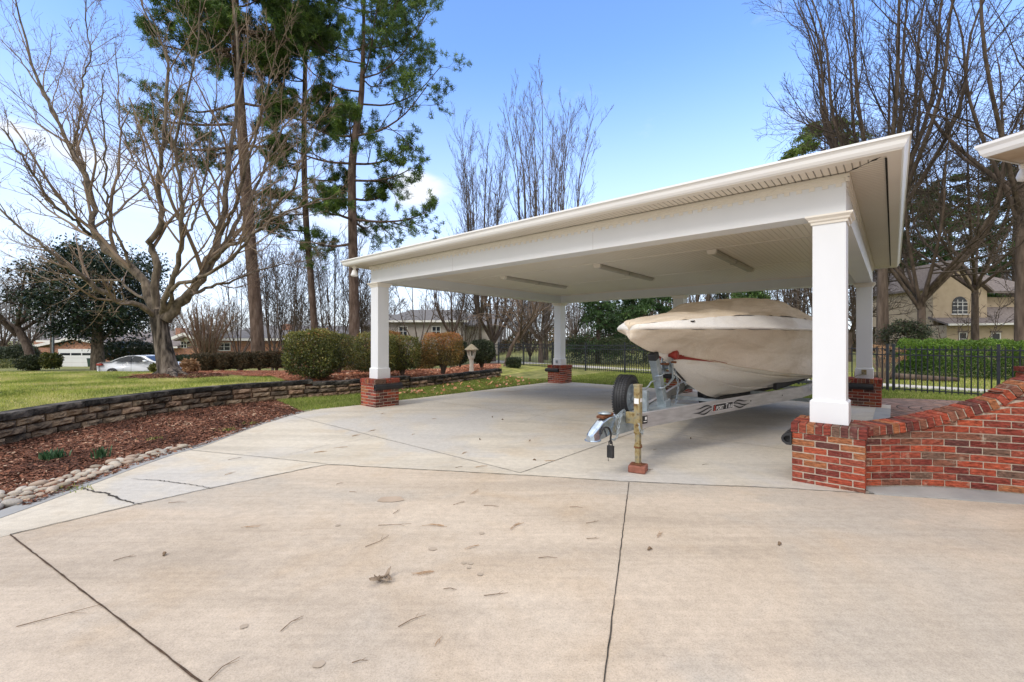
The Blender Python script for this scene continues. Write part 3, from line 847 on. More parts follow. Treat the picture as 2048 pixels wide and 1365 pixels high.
mb = MB(); n = 30
for i in range(n):
    s0, s1 = S1 * i / n, S1 * (i + 1) / n; vs = []
    for zz in (-.08, .012):
        for s, t in ((s0, fr(s0)), (s1, fr(s1)), (s1, .03), (s0, .03)):
            q = wpt(s) + wn(s) * t; vs.append(np.array((q[0], q[1], zz)) - O3)
    if s0 > .0: mb.add(vs, MB.BF)
mb.build('footing', MAT['grey_conc'], wall_t)
# brick pier behind the rising end
pp = W(2070, 741, 4.62); mb = MB(); r2 = random.Random(9)
for k in range(17):
    z0 = -.02 + k * .0685
    for q in range(2): mb.box(.001 + q * .205, .195 + q * .205, 0, .4, z0, z0 + .057, r2.random())
mb.box(.008, .39, .008, .39, -.02, 1.14, .5, 1)
for q in range(6): mb.box(-.01 + q * .0675, .048 + q * .0675, -.012, .412, 1.145, 1.2, r2.random())
o = mb.build('brick_pier', [MAT['brick'], MAT['mortar']], None, .004, 2); o.location = (pp[0], pp[1], 0); o.rotation_euler = (0, 0, -.5)
tag(o, 'square red brick pier standing behind the top end of the curved wall', 'brick pier')

# brick paver patio, laid in rings
pc = np.array((9.75, 9.15)); nr, na = 14, 96; V = []; UV = []
for i in range(nr + 1):
    rr = .05 + 2.3 * i / nr
    for j in range(na + 1):
        a = 2 * math.pi * j / na; V.append((pc[0] + rr * math.cos(a), pc[1] + rr * math.sin(a), -.008)); UV.append((a * 1.7, rr))
V = np.array(V); i = np.arange(nr * na); a = (i // na) * (na + 1) + i % na
o = mesh_np('patio', V, np.stack([a, a + na + 1, a + na + 2, a + 1], 1), MAT['paver'], uv=np.array(UV)); o['kind'] = 'structure'
strip_pts = [C(9.0, .9), C(9.25, .9), C(9.25, 7.2), C(9.0, 7.2)]
mb = MB(); mb.add([(p[0], p[1], .004) for p in strip_pts], [(0, 1, 2, 3)]); o = mb.build('kerb_strip', MAT['grey_conc']); o['kind'] = 'structure'

# ------------------------------------------------------------------ retaining wall
rw = thing('retaining_wall', 'low curved retaining wall of rough stacked blocks below the lawn', 'retaining wall', (WALLC[0][0], WALLC[0][1], 0))
RO = np.array((*WALLC[0], 0))
RS = np.r_[0, np.cumsum(np.linalg.norm(np.diff(WALLC, axis=0), axis=1))]


def rpt(s): return np.array((np.interp(s, RS, WALLC[:, 0]), np.interp(s, RS, WALLC[:, 1])))


def rn(s):
    a, b = rpt(max(s - .1, 0)), rpt(min(s + .1, RS[-1])); t = (b - a) / np.linalg.norm(b - a); return np.array((-t[1], t[0]))


def u_of(p): return 1024 + F * p[0] / p[1]


sU = lambda u: RS[np.argmin(np.abs(1024 + F * WALLC[:, 0] / WALLC[:, 1] - u) + (WALLC[:, 1] < 10.5) * 1e4)]
S_A, S_B = sU(628), sU(822)
wtop = lambda s: .45 if s < S_A else (.395 if s < S_B else .315)
r = random.Random(21)


def rough_block(mb, s0, s1, z0, z1, t0, depth, tint, rough=.012, nx=5, nz=3, bulge=.022):
    """split-face block: gridded front face, bulging and rough, plus plain top/sides"""
    vs = []; fs = []
    for a in range(nx + 1):
        for b in range(nz + 1):
            fa, fb = a / nx, b / nz
            out = bulge * (1 - (2 * fa - 1) ** 4) * (1 - (2 * fb - 1) ** 4) + r.uniform(-rough, rough) * (0 < a < nx)
            s = s0 + (s1 - s0) * fa; q = rpt(s) + rn(s) * (t0 - out)
            e = .009 if b in (0, nz) else 0
            vs.append((q[0], q[1], z0 + (z1 - z0) * fb + r.uniform(-.004, .004) * (0 < a < nx)))
    for a in range(nx):
        for b in range(nz): i = a * (nz + 1) + b; fs.append((i, i + nz + 1, i + nz + 2, i + 1))
    k = len(vs)
    for s in (s0, s1):
        for z in (z0, z1): q = rpt(s) + rn(s) * (t0 + depth); vs.append((q[0], q[1], z))
    tops = [a * (nz + 1) + nz for a in range(nx + 1)]; bots = [a * (nz + 1) for a in range(nx + 1)]
    fs.append(tuple(tops + [k + 3, k + 1])); fs.append(tuple(bots[::-1] + [k, k + 2]))
    fs.append(tuple([b for b in range(nz, -1, -1)] + [k, k + 1])); fs.append(tuple([nx * (nz + 1) + b for b in range(nz + 1)] + [k + 3, k + 2]))
    mb.add([np.array(v) - RO for v in vs], fs, tint)


mb = MB(); cap = MB(); s_end = RS[-1]
for k in range(-1, 3):
    z0 = k * .118 - .006; s = (k % 2) * .2 + .02
    while s < s_end - .15:
        L = .40 * r.uniform(.85, 1.12); e = min(s + L, s_end)
        top = wtop((s + e) / 2) - .10
        if z0 + .05 < top: rough_block(mb, s + .010, e - .010, z0, min(z0 + .106, top), .012 * k + r.uniform(-.014, .014), .2, r.random(), .018, 6, 4, .055)
        s = e
s = .0
while s < s_end - .1:
    L = .46 * r.uniform(.9, 1.1); e = min(s + L, s_end); 
    for cut in (S_A, S_B):
        if s < cut < e: e = cut
    zt = wtop((s + e) / 2) + r.uniform(-.006, .006)
    rough_block(cap, s + .0015, e - .0015, zt - .098, zt, -.006 + r.uniform(-.008, .008), .27, r.random(), .008, 6, 3, .012)
    s = e
mb.build('wall_blocks', MAT['block'], rw); cap.build('cap_stones', MAT['cap_block'], rw)
mb = MB()
for s in np.arange(.0, s_end - .3, .3):
    vs = []
    for z, t in ((-.05, .035), (wtop(s + .15) - .05, .06)):
        for ss_, tt in ((s, t), (s + .3, t), (s + .3, t + .05), (s, t + .05)): q = rpt(ss_) + rn(ss_) * tt; vs.append(np.array((q[0], q[1], z)) - RO)
    mb.add(vs, MB.BF)
mb.build('backing', MAT['soil'], rw)


# ------------------------------------------------------------------ ground cover
def chips(P, lmin, lmax, w, rng_, lift=.02, tilt=.5, curl=0):
    """flat little bits lying on P (N,3)"""
    n = len(P); a = rng_.uniform(0, 2 * np.pi, n); L = rng_.uniform(lmin, lmax, n) / 2; wd = L * 0 + rng_.uniform(.6, 1.4, n) * w / 2
    d = np.stack([np.cos(a), np.sin(a), rng_.normal(0, tilt, n) * .5], 1); p = np.stack([-np.sin(a), np.cos(a), rng_.normal(0, tilt, n)], 1)
    c = P + np.c_[np.zeros((n, 2)), rng_.uniform(.002, lift, n)]
    V = np.stack([c - d * L[:, None] - p * wd[:, None], c + d * L[:, None] - p * wd[:, None] * .6, c + d * L[:, None] + p * wd[:, None], c - d * L[:, None] + p * wd[:, None] * .6], 1)
    return V.reshape(-1, 3), np.arange(n * 4).reshape(n, 4)


def inside(P, poly):
    poly = np.asarray(poly); x, y = P[:, 0], P[:, 1]; c = np.zeros(len(P), bool); j = len(poly) - 1
    for i in range(len(poly)):
        xi, yi = poly[i]; xj, yj = poly[j]
        k = ((yi > y) != (yj > y)) & (x < (xj - xi) * (y - yi) / (yj - yi + 1e-12) + xi); c ^= k; j = i
    return c


def sample(n, x0, x1, y0, y1, test, power=1.0):
    out = []; tot = 0
    while tot < n:
        u = rng.uniform(0, 1, n * 2); Y = y0 * (y1 / y0) ** u if power else rng.uniform(y0, y1, n * 2)
        X = rng.uniform(x0, x1, n * 2); P = np.stack([X, Y], 1); P = P[test(P)]; out.append(P); tot += len(P)
    return np.concatenate(out)[:n]


def blades(P, Z, h0, h1, w, lean=.6):
    n = len(P); a = rng.uniform(0, 2 * np.pi, n); h = rng.uniform(h0, h1, n); b = rng.uniform(0, 2 * np.pi, n); ln = rng.uniform(.1, lean, n) * h
    c = np.c_[P, Z]; s = np.stack([np.cos(a), np.sin(a), 0 * a], 1) * (w * rng.uniform(.6, 1.3, n))[:, None]
    tip = c + np.stack([np.cos(b) * ln, np.sin(b) * ln, h], 1)
    return np.stack([c - s, c + s, tip], 1).reshape(-1, 3), np.arange(n * 3).reshape(n, 3)


frame = lambda P, m=60: (np.abs(P[:, 0] / P[:, 1] * F + (1024 - 1024)) < 1024 + m)
STRAW = lambda P: ((P[:, 1] > 15.0 + .35 * np.sin(P[:, 0] * 1.7)) & (P[:, 0] > -12.6 + .4 * np.sin(P[:, 1] * 2))) | ((P[:, 0] > -5.75 + .12 * np.sin(P[:, 1] * 5)) | (P[:, 0] > -5.75 - (P[:, 1] - 11.6) * .7))
MOUND = lambda P: ((P[:, 0] + 10.9) ** 2 / 1.45 ** 2 + (P[:, 1] - 14.5) ** 2 / 1.2 ** 2 < 1 + .15 * np.sin(np.arctan2(P[:, 1] - 14.5, P[:, 0] + 10.9) * 7))
behind = lambda P: P[:, 0] < wall_x(P[:, 1]) - .2
P = sample(165000, -26, -3.5, 4, 22, lambda P: behind(P) & ~STRAW(P) & ~MOUND(P) & frame(P, 420))
V, Fc = blades(P, lawn_z(P[:, 0], P[:, 1]) - .004, .025, .065, .0045)
patch = .5 + .34 * np.sin(P[:, 0] * 1.9 + 2 * np.sin(P[:, 1] * .9)) * np.sin(P[:, 1] * 1.3 + P[:, 0] * .6)
o = mesh_np('lawn_grass', V, Fc, MAT['grass'], tint=np.clip(rng.normal(patch, .2), 0, 1)); tag(o, 'short winter lawn, green and straw coloured, above the retaining wall', 'grass', kind='stuff')
vtest = lambda P: inside(P, grass_poly)
P = sample(60000, -6.5, 3, 8.5, 19.5, vtest)
V, Fc = blades(P, P[:, 0] * 0 - .02, .035, .085, .0065)
back = lambda P: (lambda c: (c[1] > 7.98) & (c[1] < 13.4 + (c[0] < 1) * 2) & (c[0] > -1) & (c[0] < 18) & ~((P[:, 0] - pc[0]) ** 2 + (P[:, 1] - pc[1]) ** 2 < 2.3 ** 2))(to_c(P[:, 0], P[:, 1])) | (lambda c: (c[0] > 9.3) & (c[1] > 6.5) & (c[1] < 12.6) & (c[0] < 16) & ~((P[:, 0] - pc[0]) ** 2 + (P[:, 1] - pc[1]) ** 2 < 2.3 ** 2))(to_c(P[:, 0], P[:, 1]))
P2 = sample(80000, 0, 20, 7, 24, lambda P: back(P) & frame(P))
V2, F2 = blades(P2, ground_z(P2[:, 0], P2[:, 1]) - .004, .04, .095, .0075)
o = mesh_np('verge_grass', np.r_[V, V2], np.r_[Fc, F2 + len(V)], MAT['grass_green'], tint=np.clip(rng.normal(.5, .23, len(Fc) + len(F2)), 0, 1)); tag(o, 'lush green grass verge round the carport slab', 'grass', kind='stuff')
P = sample(16000, 2, 26, 12.5, 24, lambda P: (lambda c: (c[1] > 14.6) & (c[1] < 21))(to_c(P[:, 0], P[:, 1])) & frame(P))
V, Fc = blades(P, ground_z(P[:, 0], P[:, 1]) - .004, .04, .09, .012)
o = mesh_np('far_grass', V, Fc, MAT['grass'], tint=np.clip(rng.normal(.5, .2, len(Fc)), 0, 1)); tag(o, 'pale winter grass beyond the fence', 'grass', kind='stuff')
# mulch of the lower bed, and round the tree
P = sample(52000, -9, -3.5, 4, 12.2, lambda P: inside(P, bed_poly))
edgeP = sample(2500, -6.5, -3.5, 8.6, 12.5, lambda P: inside(P, grass_poly))
edgeP = edgeP[(edgeP[:, 0] + edgeP[:, 1] * .35) < -1.75]
P = np.r_[P, edgeP]
V, Fc = chips(np.c_[P, P[:, 0] * 0 - .012], .015, .075, .013, rng, .035, .45)
P2 = sample(7000, -13, -9, 12.8, 16.2, MOUND)
V2, F2 = chips(np.c_[P2, lawn_z(P2[:, 0], P2[:, 1])], .02, .09, .018, rng, .04, .45)
big = np.clip(.42 + .22 * np.sin(P[:, 0] * 3.1 + P[:, 1] * 1.7) * np.sin(P[:, 1] * 2.6), 0, 1)
o = mesh_np('mulch_chips', np.r_[V, V2], np.r_[Fc, F2 + len(V)], MAT['mulch'], tint=np.clip(np.r_[rng.normal(big, .26), rng.normal(.4, .25, len(F2))], 0, 1)); tag(o, 'dark red brown bark mulch in the bed below the wall and round the tree', 'mulch', kind='stuff')
# pine straw of the upper bed
xs = np.arange(-13, 5.2, .22); ys = np.arange(10.5, 27.5, .22); X, Y = np.meshgrid(xs, ys, indexing='ij'); Pg = np.stack([X.ravel(), Y.ravel()], 1)
ok = (STRAW(Pg) & behind(Pg)).reshape(X.shape); n, m = X.shape
cell = ok[:-1, :-1] & ok[1:, :-1] & ok[1:, 1:] & ok[:-1, 1:]; ii, jj = np.nonzero(cell); a = ii * m + jj
V = np.stack([X, Y, lawn_z(X, Y) + .018], -1).reshape(-1, 3)
o = mesh_np('straw_bed', V, np.stack([a, a + m, a + m + 1, a + 1], 1), MAT['straw_floor'], smooth=True); o['kind'] = 'structure'
P = sample(52000, -13, 3.4, 11, 26, lambda P: STRAW(P) & behind(P))
V, Fc = chips(np.c_[P, lawn_z(P[:, 0], P[:, 1]) + .018], .08, .24, .010, rng, .05, .25)
P2 = sample(3500, -6, 3.4, 11, 26, lambda P: STRAW(P) & behind(P))
P3 = sample(200, -4, 2.5, 12, 18.5, vtest)
V2, F2 = chips(np.r_[np.c_[P2, lawn_z(P2[:, 0], P2[:, 1]) + .02], np.c_[P3, P3[:, 0] * 0 + .02]], .05, .12, .05, rng, .05, .6)
o = mesh_np('pine_straw', np.r_[V, V2], np.r_[Fc, F2 + len(V)], MAT['straw'], tint=np.clip(np.r_[rng.normal(.45, .22, len(Fc)), rng.normal(.75, .15, len(F2))], 0, 1)); tag(o, 'reddish pine straw and fallen leaves over the upper shrub bed', 'pine straw', kind='stuff')


def blob_mesh(name, seed, sx, sy, sz, rough=.12, sub=3):
    import bmesh
    from mathutils import noise
    bm = bmesh.new(); bmesh.ops.create_icosphere(bm, subdivisions=sub, radius=1)
    for v in bm.verts:
        k = 1 + rough * noise.noise(v.co * 1.3 + Vector((seed * 7.1, seed * 3.3, seed)))
        c = v.co * k; c = Vector([math.copysign(abs(q) ** .85, q) for q in c]); v.co = Vector((c.x * sx, c.y * sy, c.z * sz))
    me = bpy.data.meshes.new(name); bm.to_mesh(me); bm.free(); return me


# river stones along the kerb, each its own
stone_me = []
for i in range(10):
    me = blob_mesh('river_stone', i + 1, 1, random.uniform(.6, .85), random.uniform(.38, .55)); me.polygons.foreach_set('use_smooth', np.ones(len(me.polygons), bool))
    a = me.attributes.new('tint', 'FLOAT', 'FACE'); a.data.foreach_set('value', np.full(len(me.polygons), (i + .5) / 10, np.float32)); me.materials.append(MAT['river']); stone_me.append(me)
placed = []; edge_out = np.array(EDGE)
Es = np.r_[0, np.cumsum(np.linalg.norm(np.diff(edge_out, axis=0), axis=1))]
s_lo = Es[np.argmin(np.abs([u_of(p) + 90 for p in edge_out]))]; s_hi = Es[np.argmin(np.abs([u_of(p) - 375 for p in edge_out]))]
tries = 0
while tries < 5200 and len(placed) < 190:
    tries += 1; f = random.random(); s = s_lo + (s_hi - s_lo) * f; wid = .38 * (1 - f) + .16
    if tries < 1700: rad = random.uniform(.048, .074)
    elif tries < 3300: rad = random.uniform(.034, .048)
    else: rad = random.uniform(.024, .036)
    off = random.uniform(.02, wid); p = np.array([np.interp(s, Es, edge_out[:, k]) for k in (0, 1)]); k = np.argmin(np.abs(Es - s)); p = p - nn[k] * off
    if all(math.hypot(p[0] - q[0], p[1] - q[1]) > (rad + q[2]) * .90 for q in placed): placed.append((p[0], p[1], rad))
for i, (x, y, rad) in enumerate(placed):
    o = bpy.data.objects.new('river_stone', random.choice(stone_me)); COL.objects.link(o)
    o.location = (x, y, rad * .28 + random.uniform(-.005, .008)); o.scale = (rad,) * 3; o.rotation_euler = (random.uniform(-.2, .2), random.uniform(-.2, .2), random.uniform(0, 6.28))
    tag(o, 'smooth tan or grey river stone edging the mulch bed beside the kerb', 'stone', 'river stones along the kerb')


def bulb(p, n, h, label):
    V = []; Fc = []
    for i in range(n):
        a = random.uniform(0, 6.28); b = np.array((p[0] + random.gauss(0, .035), p[1] + random.gauss(0, .03), -.01)); t = b + np.array((math.cos(a) * h * .3, math.sin(a) * h * .3, h * random.uniform(.7, 1.1))); s = np.array((math.sin(a), -math.cos(a), 0)) * .008
        m_ = b * .45 + t * .55 + np.array((0, 0, .02)); k = len(V); V += [b - s, b + s, m_ + s * 1.1, m_ - s * 1.1, t + s * .3, t - s * .3]; Fc += [(k, k + 1, k + 2, k + 3), (k + 3, k + 2, k + 4, k + 5)]
    O = np.array((p[0], p[1], 0)); o = mesh_np('daffodil_clump', np.array(V) - O, Fc, MAT['bulb_leaf'], tint=np.random.default_rng(3).uniform(0, 1, len(Fc))); o.location = O
    tag(o, label, 'plant')


bulb(G(98, 921), 55, .14, 'leftmost clump of green daffodil leaves in the mulch bed')
bulb(G(119, 918), 34, .125, 'small clump of daffodil leaves between the two others in the mulch')
bulb(G(204, 918), 42, .16, 'tall clump of blue green daffodil leaves nearest the river stones')
wi = 0
for (u, v, n, lab) in ((456, 862, 60, 'weed tuft growing against the kerb at the narrow end of the mulch bed'), (505, 848, 40, 'small weed tuft where the mulch meets the kerb near the grass'), (305, 880, 40, 'thin pale weed growing in the middle of the mulch'), (140, 980, 50, 'green weed sprouting among the river stones by the crack')):
    O = G(u, v); P = np.c_[O[0] + rng.normal(0, .08, n), O[1] + rng.normal(0, .05, n)]; V, Fc = blades(P, P[:, 0] * 0 - .01, .03, .07, .008, 1.2)
    o = mesh_np('weed', V - O, Fc, MAT['grass_green'], tint=rng.uniform(.3, .9, n)); o.location = O; tag(o, lab, 'weed')

# ------------------------------------------------------------------ litter on the concrete
twig_m = plain('dry_twig', [(.12, .085, .055), (.24, .17, .11)], 20, .9)
needle_m = plain('dry_needle', [(.30, .19, .11), (.42, .29, .18)], 20, .9)


def pile(p, kind, L, ang):
    mb = MB(); d = Vector((math.cos(ang), math.sin(ang), 0)); q = Vector((-d.y, d.x, 0))
    if kind == 'needles':
        for i in range(random.randint(3, 7)):
            o_ = q * random.uniform(-.012, .012) + d * random.uniform(-.2, .2) * L; a = random.uniform(-.25, .25); dd = (d + q * a).normalized(); l = L * random.uniform(.5, 1)
            mb.tube([o_ - dd * l / 2 + Vector((0, 0, .004)), o_ + q * l * .06 + Vector((0, 0, random.uniform(.004, .012))), o_ + dd * l / 2 + Vector((0, 0, .004))], .0014, 4)
        m_ = needle_m
    else:
        b = q * L * random.uniform(-.12, .12)
        mb.tube([-d * L / 2 + Vector((0, 0, .003)), b + Vector((0, 0, .006)), d * L / 2 + Vector((0, 0, .003))], [.0024, .002, .001], 5)
        if random.random() < .8:
            s = b * .5 + d * L * .1; mb.tube([s + Vector((0, 0, .006)), s + (d + q * random.choice((-.8, .8))).normalized() * L * .32 + Vector((0, 0, .006))], [.0015, .0008], 4)
        m_ = twig_m
    o = mb.build('pine_needles' if kind == 'needles' else 'twig', m_); o.location = (p[0], p[1], .001)
    if kind == 'needles': tag(o, 'little bundle of dry pine needles lying on the concrete', 'needles', 'dry needles scattered on the concrete')
    else: tag(o, 'thin dry twig lying on the concrete', 'twig', 'twigs scattered on the concrete')


TW = [(790, 1050, .26, 1), (755, 1083, .22, 1), (918, 1007, .13, 1), (983, 1013, .14, 1), (950, 986, .13, 0), (1153, 1016, .12, 1), (1185, 1045, .12, 1), (1186, 1078, .10, 1), (1134, 1088, .12, 0), (1096, 1117, .13, 1), (1035, 1052, .11, 0), (943, 1097, .10, 0), (850, 1148, .10, 0), (900, 1180, .08, 1), (992, 1190, .14, 1), (825, 1243, .16, 1), (765, 1258, .08, 0), (585, 1248, .14, 1), (450, 1338, .15, 1), (250, 1118, .12, 1), (355, 1006, .15, 1), (120, 1232, .32, 1), (500, 1055, .10, 0), (538, 1085, .16, 0), (706, 985, .08, 1), (680, 968, .07, 1), (793, 1024, .1, 1), (870, 1052, .13, 0), (680, 896, .14, 0), (640, 905, .1, 0), (745, 862, .11, 0), (765, 828, .12, 0), (712, 872, .1, 0), (826, 870, .09, 0), (883, 873, .1, 0), (928, 907, .1, 0), (960, 935, .12, 0), (1080, 935, .1, 0), (1100, 923, .1, 0), (1060, 882, .08, 0), (870, 838, .1, 0), (838, 852, .07, 0), (1025, 940, .13, 0), (880, 930, .1, 0), (918, 935, .1, 1), (470, 918, .16, 1), (460, 948, .1, 0), (1300, 940, .09, 1), (1411, 930, .1, 1), (1310, 900, .08, 1), (720, 1325, .07, 1), (1085, 1250, .06, 0), (1320, 1070, .08, 0), (1265, 1077, .1, 0), (1650, 1105, .05, 0), (880, 1285, .07, 0)]
for (u, v, L, k) in TW:
    if k == 0 and random.random() < .4: continue
    pile(G(u, v), 'twig' if k else 'needles', L * (1.0 if k else 1.35), random.uniform(-.3, 1.4))
for (u, v) in ((1069, 921), (985, 835), (1005, 840), (960, 880), (1560, 1090), (1382, 878), (330, 1110), (1300, 1100)):
    mb = MB(); mb.tube([(-.02, 0, .004), (0, .004, .014), (.02, 0, .004)], [.006, .011, .004], 6); o = mb.build('leaf_scrap', twig_m); p = G(u, v); o.location = (p[0], p[1], 0); o.rotation_euler = (0, 0, random.uniform(0, 3)); tag(o, 'tiny dark scrap of dead leaf on the concrete', 'leaf', 'dark scraps on the concrete')
# crumpled oak leaf cluster in the foreground
mb = MB()
for i in range(13):
    a = random.uniform(0, 6.28); L = random.uniform(.03, .06); d = Vector((math.cos(a), math.sin(a), random.uniform(.0, .5))); q = Vector((-d.y, d.x, random.uniform(-.5, .5))) * random.uniform(.009, .018); o_ = Vector((random.uniform(-.03, .03), random.uniform(-.03, .03), random.uniform(.004, .02))); ps = []
    for k, wd in ((0, .15), (.35, 1), (.7, .8), (1, .1)):
        c_ = o_ + d * L * k + Vector((0, 0, .012 * math.sin(k * 3 + i))); ps += [c_ - q * wd, c_ + Vector((0, 0, .007)), c_ + q * wd]
    mb.add(ps, [(3 * k + j, 3 * k + j + 1, 3 * k + j + 4, 3 * k + j + 3) for k in range(3) for j in range(2)])
o = mb.build('leaf_clump', plain('dead_leaf', [(.14, .10, .07), (.30, .24, .18)], 14, .9)); p = G(764, 1163); o.location = (p[0], p[1], .004); tag(o, 'crumpled clump of dead brown leaves alone on the driveway', 'leaves')

# ------------------------------------------------------------------ boat and trailer share a frame: local y runs from coupler to stern
TX, TY, TR = .84, 4.72, -R(44)
trailer = thing('boat_trailer', 'aluminium boat trailer with yellowed jack and upright spare wheel under the carport', 'trailer', (TX, TY, 0), TR)
boat = thing('covered_boat', 'motorboat under a stained tan canvas cover on a trailer', 'boat', (TX, TY, 0), TR)
TS = np.array([.79, .803, .83, .88, .98, 1.15, 1.4, 1.7, 2.05, 2.4, 2.8, 3.2, 3.6, 4.05, 4.5, 5, 5.6, 6.3, 7.1, 7.75])


def I(xs, ys): return np.interp(TS, xs, ys)


xg = I([.79, .83, .88, .98, 1.15, 1.4, 1.7, 2.05, 2.4, 2.8, 3.2, 3.6, 4.05, 5, 7.75], [.002, .09, .15, .23, .35, .50, .64, .78, .90, 1.01, 1.09, 1.15, 1.20, 1.23, 1.17])
zg = I([.66, 2, 7.75], [1.625, 1.64, 1.66])
zk = I([.66, .8, 1.15, 1.317, 1.6, 1.82, 2.05, 2.5, 2.9, 3.3, 3.7, 4.5, 7.75], [1.56, 1.50, 1.40, 1.36, 1.285, 1.21, 1.08, .84, .69, .585, .525, .50, .52])
xc = I([.66, 1.4, 1.9, 2.05, 2.4, 2.8, 3.2, 4.05, 5.2, 7.75], [.006, .015, .035, .11, .37, .60, .77, .97, 1.07, 1.06])
zc = I([.66, .8, 1.15, 1.4, 1.7, 1.95, 2.05, 2.4, 2.8, 3.6, 4.5, 5.5, 7.75], [1.575, 1.515, 1.415, 1.375, 1.345, 1.325, 1.31, 1.235, 1.15, 1.05, .97, .90, .85])


def loft(name, sec, mat, parent, mirror=True, sub=1, extra=None):
    n, m = sec.shape[:2]
    V = sec.reshape(-1, 3); i = np.arange((n - 1) * (m - 1)); a = (i // (m - 1)) * m + i % (m - 1); Fc = np.stack([a, a + 1, a + m + 1, a + m], 1)
    if mirror: k = len(V); V = np.r_[V, V * (-1, 1, 1)]; Fc = np.r_[Fc, Fc[:, ::-1] + k]
    o = mesh_np(name, V, Fc, mat, parent, smooth=True)
    s = o.modifiers.new('sub', 'SUBSURF'); s.levels = s.render_levels = sub
    return o


# hull bottom: keel to chine
sec = []
for i, t in enumerate(TS):
    pts = [(0, t, zk[i])]
    for f, b in ((.33, .02), (.66, .03), (.9, .015)): pts.append((xc[i] * f, t, zk[i] + (zc[i] - zk[i]) * f - b * min(1, xc[i] * 2)))
    pts += [(xc[i], t, zc[i])]
    sec.append(pts)
hull = loft('hull', np.array(sec), MAT['hull'], boat, sub=1)
# strakes on the bottom
for f, w0 in ((.45, .02), (.86, .028)):
    mb = MB(); P = []
    for i, t in enumerate(TS):
        if t < 2.3: continue
        P.append((xc[i] * f + .004, t, zk[i] + (zc[i] - zk[i]) * f - .03 * min(1, xc[i] * 2)))
    P = catmull(P, 40); mb.tube([tuple(p) for p in P], [.004 + w0 * min(1, k / 12) * .55 for k in range(40)], 6); mb.build('strake', MAT['hull'], hull, smooth=True)
# red boot stripe showing between cover and bottom near the bow
mb = MB(); red = []
for sgn in (1, -1):
    ts = np.linspace(1.86, 2.62, 9); vs = []
    for k, t in enumerate(ts):
        x = np.interp(t, TS, xc) * sgn; z = np.interp(t, TS, zc); hh = .075 * (1 - k / 8) ** 1.2 + .002; vs += [(x + .010 * sgn, t - .012, z - .02), (x * 1.0 + .012 * sgn, t - .012, z - .028 - hh)]
    mb.add(vs, [(2 * k, 2 * k + 1, 2 * k + 3, 2 * k + 2) for k in range(8)])
o = mb.build('boot_stripe', plain('faded_red', [(.20, .025, .02), (.27, .035, .025)], 8, .5), hull); so = o.modifiers.new('solid', 'SOLIDIFY'); so.thickness = .006
mb = MB(); mb.tube([(.0, 2.44, .90), (.0, 2.40, .90), (0, 2.38, .87), (0, 2.42, .84), (0, 2.46, .85)], .011, 6); mb.build('bow_eye', MAT['galv'], hull)

# cover: sides from below the chine up to the rub rail, deck band, humped top
zt = I([.66, 1.0, 1.5, 2.1, 2.6, 3.0, 3.5, 3.9, 4.3, 5, 5.8, 6.6, 7.75], [1.67, 1.715, 1.78, 1.85, 1.905, 1.96, 2.10, 2.17, 2.18, 2.14, 2.06, 1.97, 1.88])
plate = I([.66, 2.2, 3.0, 3.6, 4.2, 6, 7.75], [.35, .35, .50, .64, .68, .70, .6])
sides, deck, top = [], [], []
from mathutils import noise as mnoise
for i, t in enumerate(TS):
    kk = float(sstep(1.35, 1.72, t)); a = np.array((0.0, zk[i] - .012)) * (1 - kk) + np.array((xc[i] + .014, zc[i] - .03)) * kk; b = np.array((xg[i] + .012, zg[i] - .01)); row = []
    for f in np.linspace(0, 1, 9):
        p = a + (b - a) * f; flare = -.09 * math.sin(math.pi * f) * min(1, xg[i]) * (1 if t < 3.5 else .5)
        wr = .012 * mnoise.noise(Vector((t * 2.2 + f * 3.0, f * 2.2 - t * .6, 1.7))) * math.sin(math.pi * min(f * 1.1, 1)) * min(1, xg[i] * 1.5)
        row.append((max(p[0] + flare * min(1, p[0] * 6) + wr, .0 if f == 0 else .004), t, p[1]))
    if i == 0: row = [(0, t, 1.60)] * 9
    sides.append(row)
    row = []
    xi = xg[i] * .78 if t < 2.6 else xg[i] * np.interp(t, [2.6, 4.2, 7.75], [.78, .84, .82])
    zi = zg[i] + np.interp(t, [.66, 1.2, 2.0, 3, 7.75], [.035, .09, .16, .21, .19])
    g = xg[i] + .012
    for (x, z) in ((g, zg[i] - .012), (g + .012, zg[i] + .004), (g + .008, zg[i] + .022), (g * .965, zg[i] + .042), (xi * .5 + g * .5 - .01, (zi + zg[i] + .05) / 2), (xi, zi), (xi * .93, zi - .004)): row.append((x, t, z))
    if i == 0: row = [(0, t, 1.60)] * 7
    deck.append(row)
    row = []; hgt = max(zt[i] - zi, .01)
    for f in (0, .06, .14, .3, .5, .7, .85, 1):
        x = xi * (1 - f); pl = plate[i]
        hh = hgt * (1 - max(0, (x / max(xi, .01) - pl) / (1 - pl)) ** 1.15) if x > xi * pl else hgt
        if f == 0: x, hh = x * 1.012, -.010
        row.append((x, t, zi + hh * 1 + (.010 * mnoise.noise(Vector((t * 2.6, x * 3.5, 9.2))) if 0 < f < 1 else 0) + (0.02 * (1 - (x / max(xi, .01)) ** 2) if t > 3 else 0) * (f > 0)))
    if i == 0: row = [(0, t, 1.60)] * 8
    top.append(row)
def folds(o, tex, strength, nm):
    d = o.modifiers.new(nm, 'DISPLACE'); d.texture = tex; d.strength = strength; d.mid_level = .5; d.texture_coords = 'LOCAL'


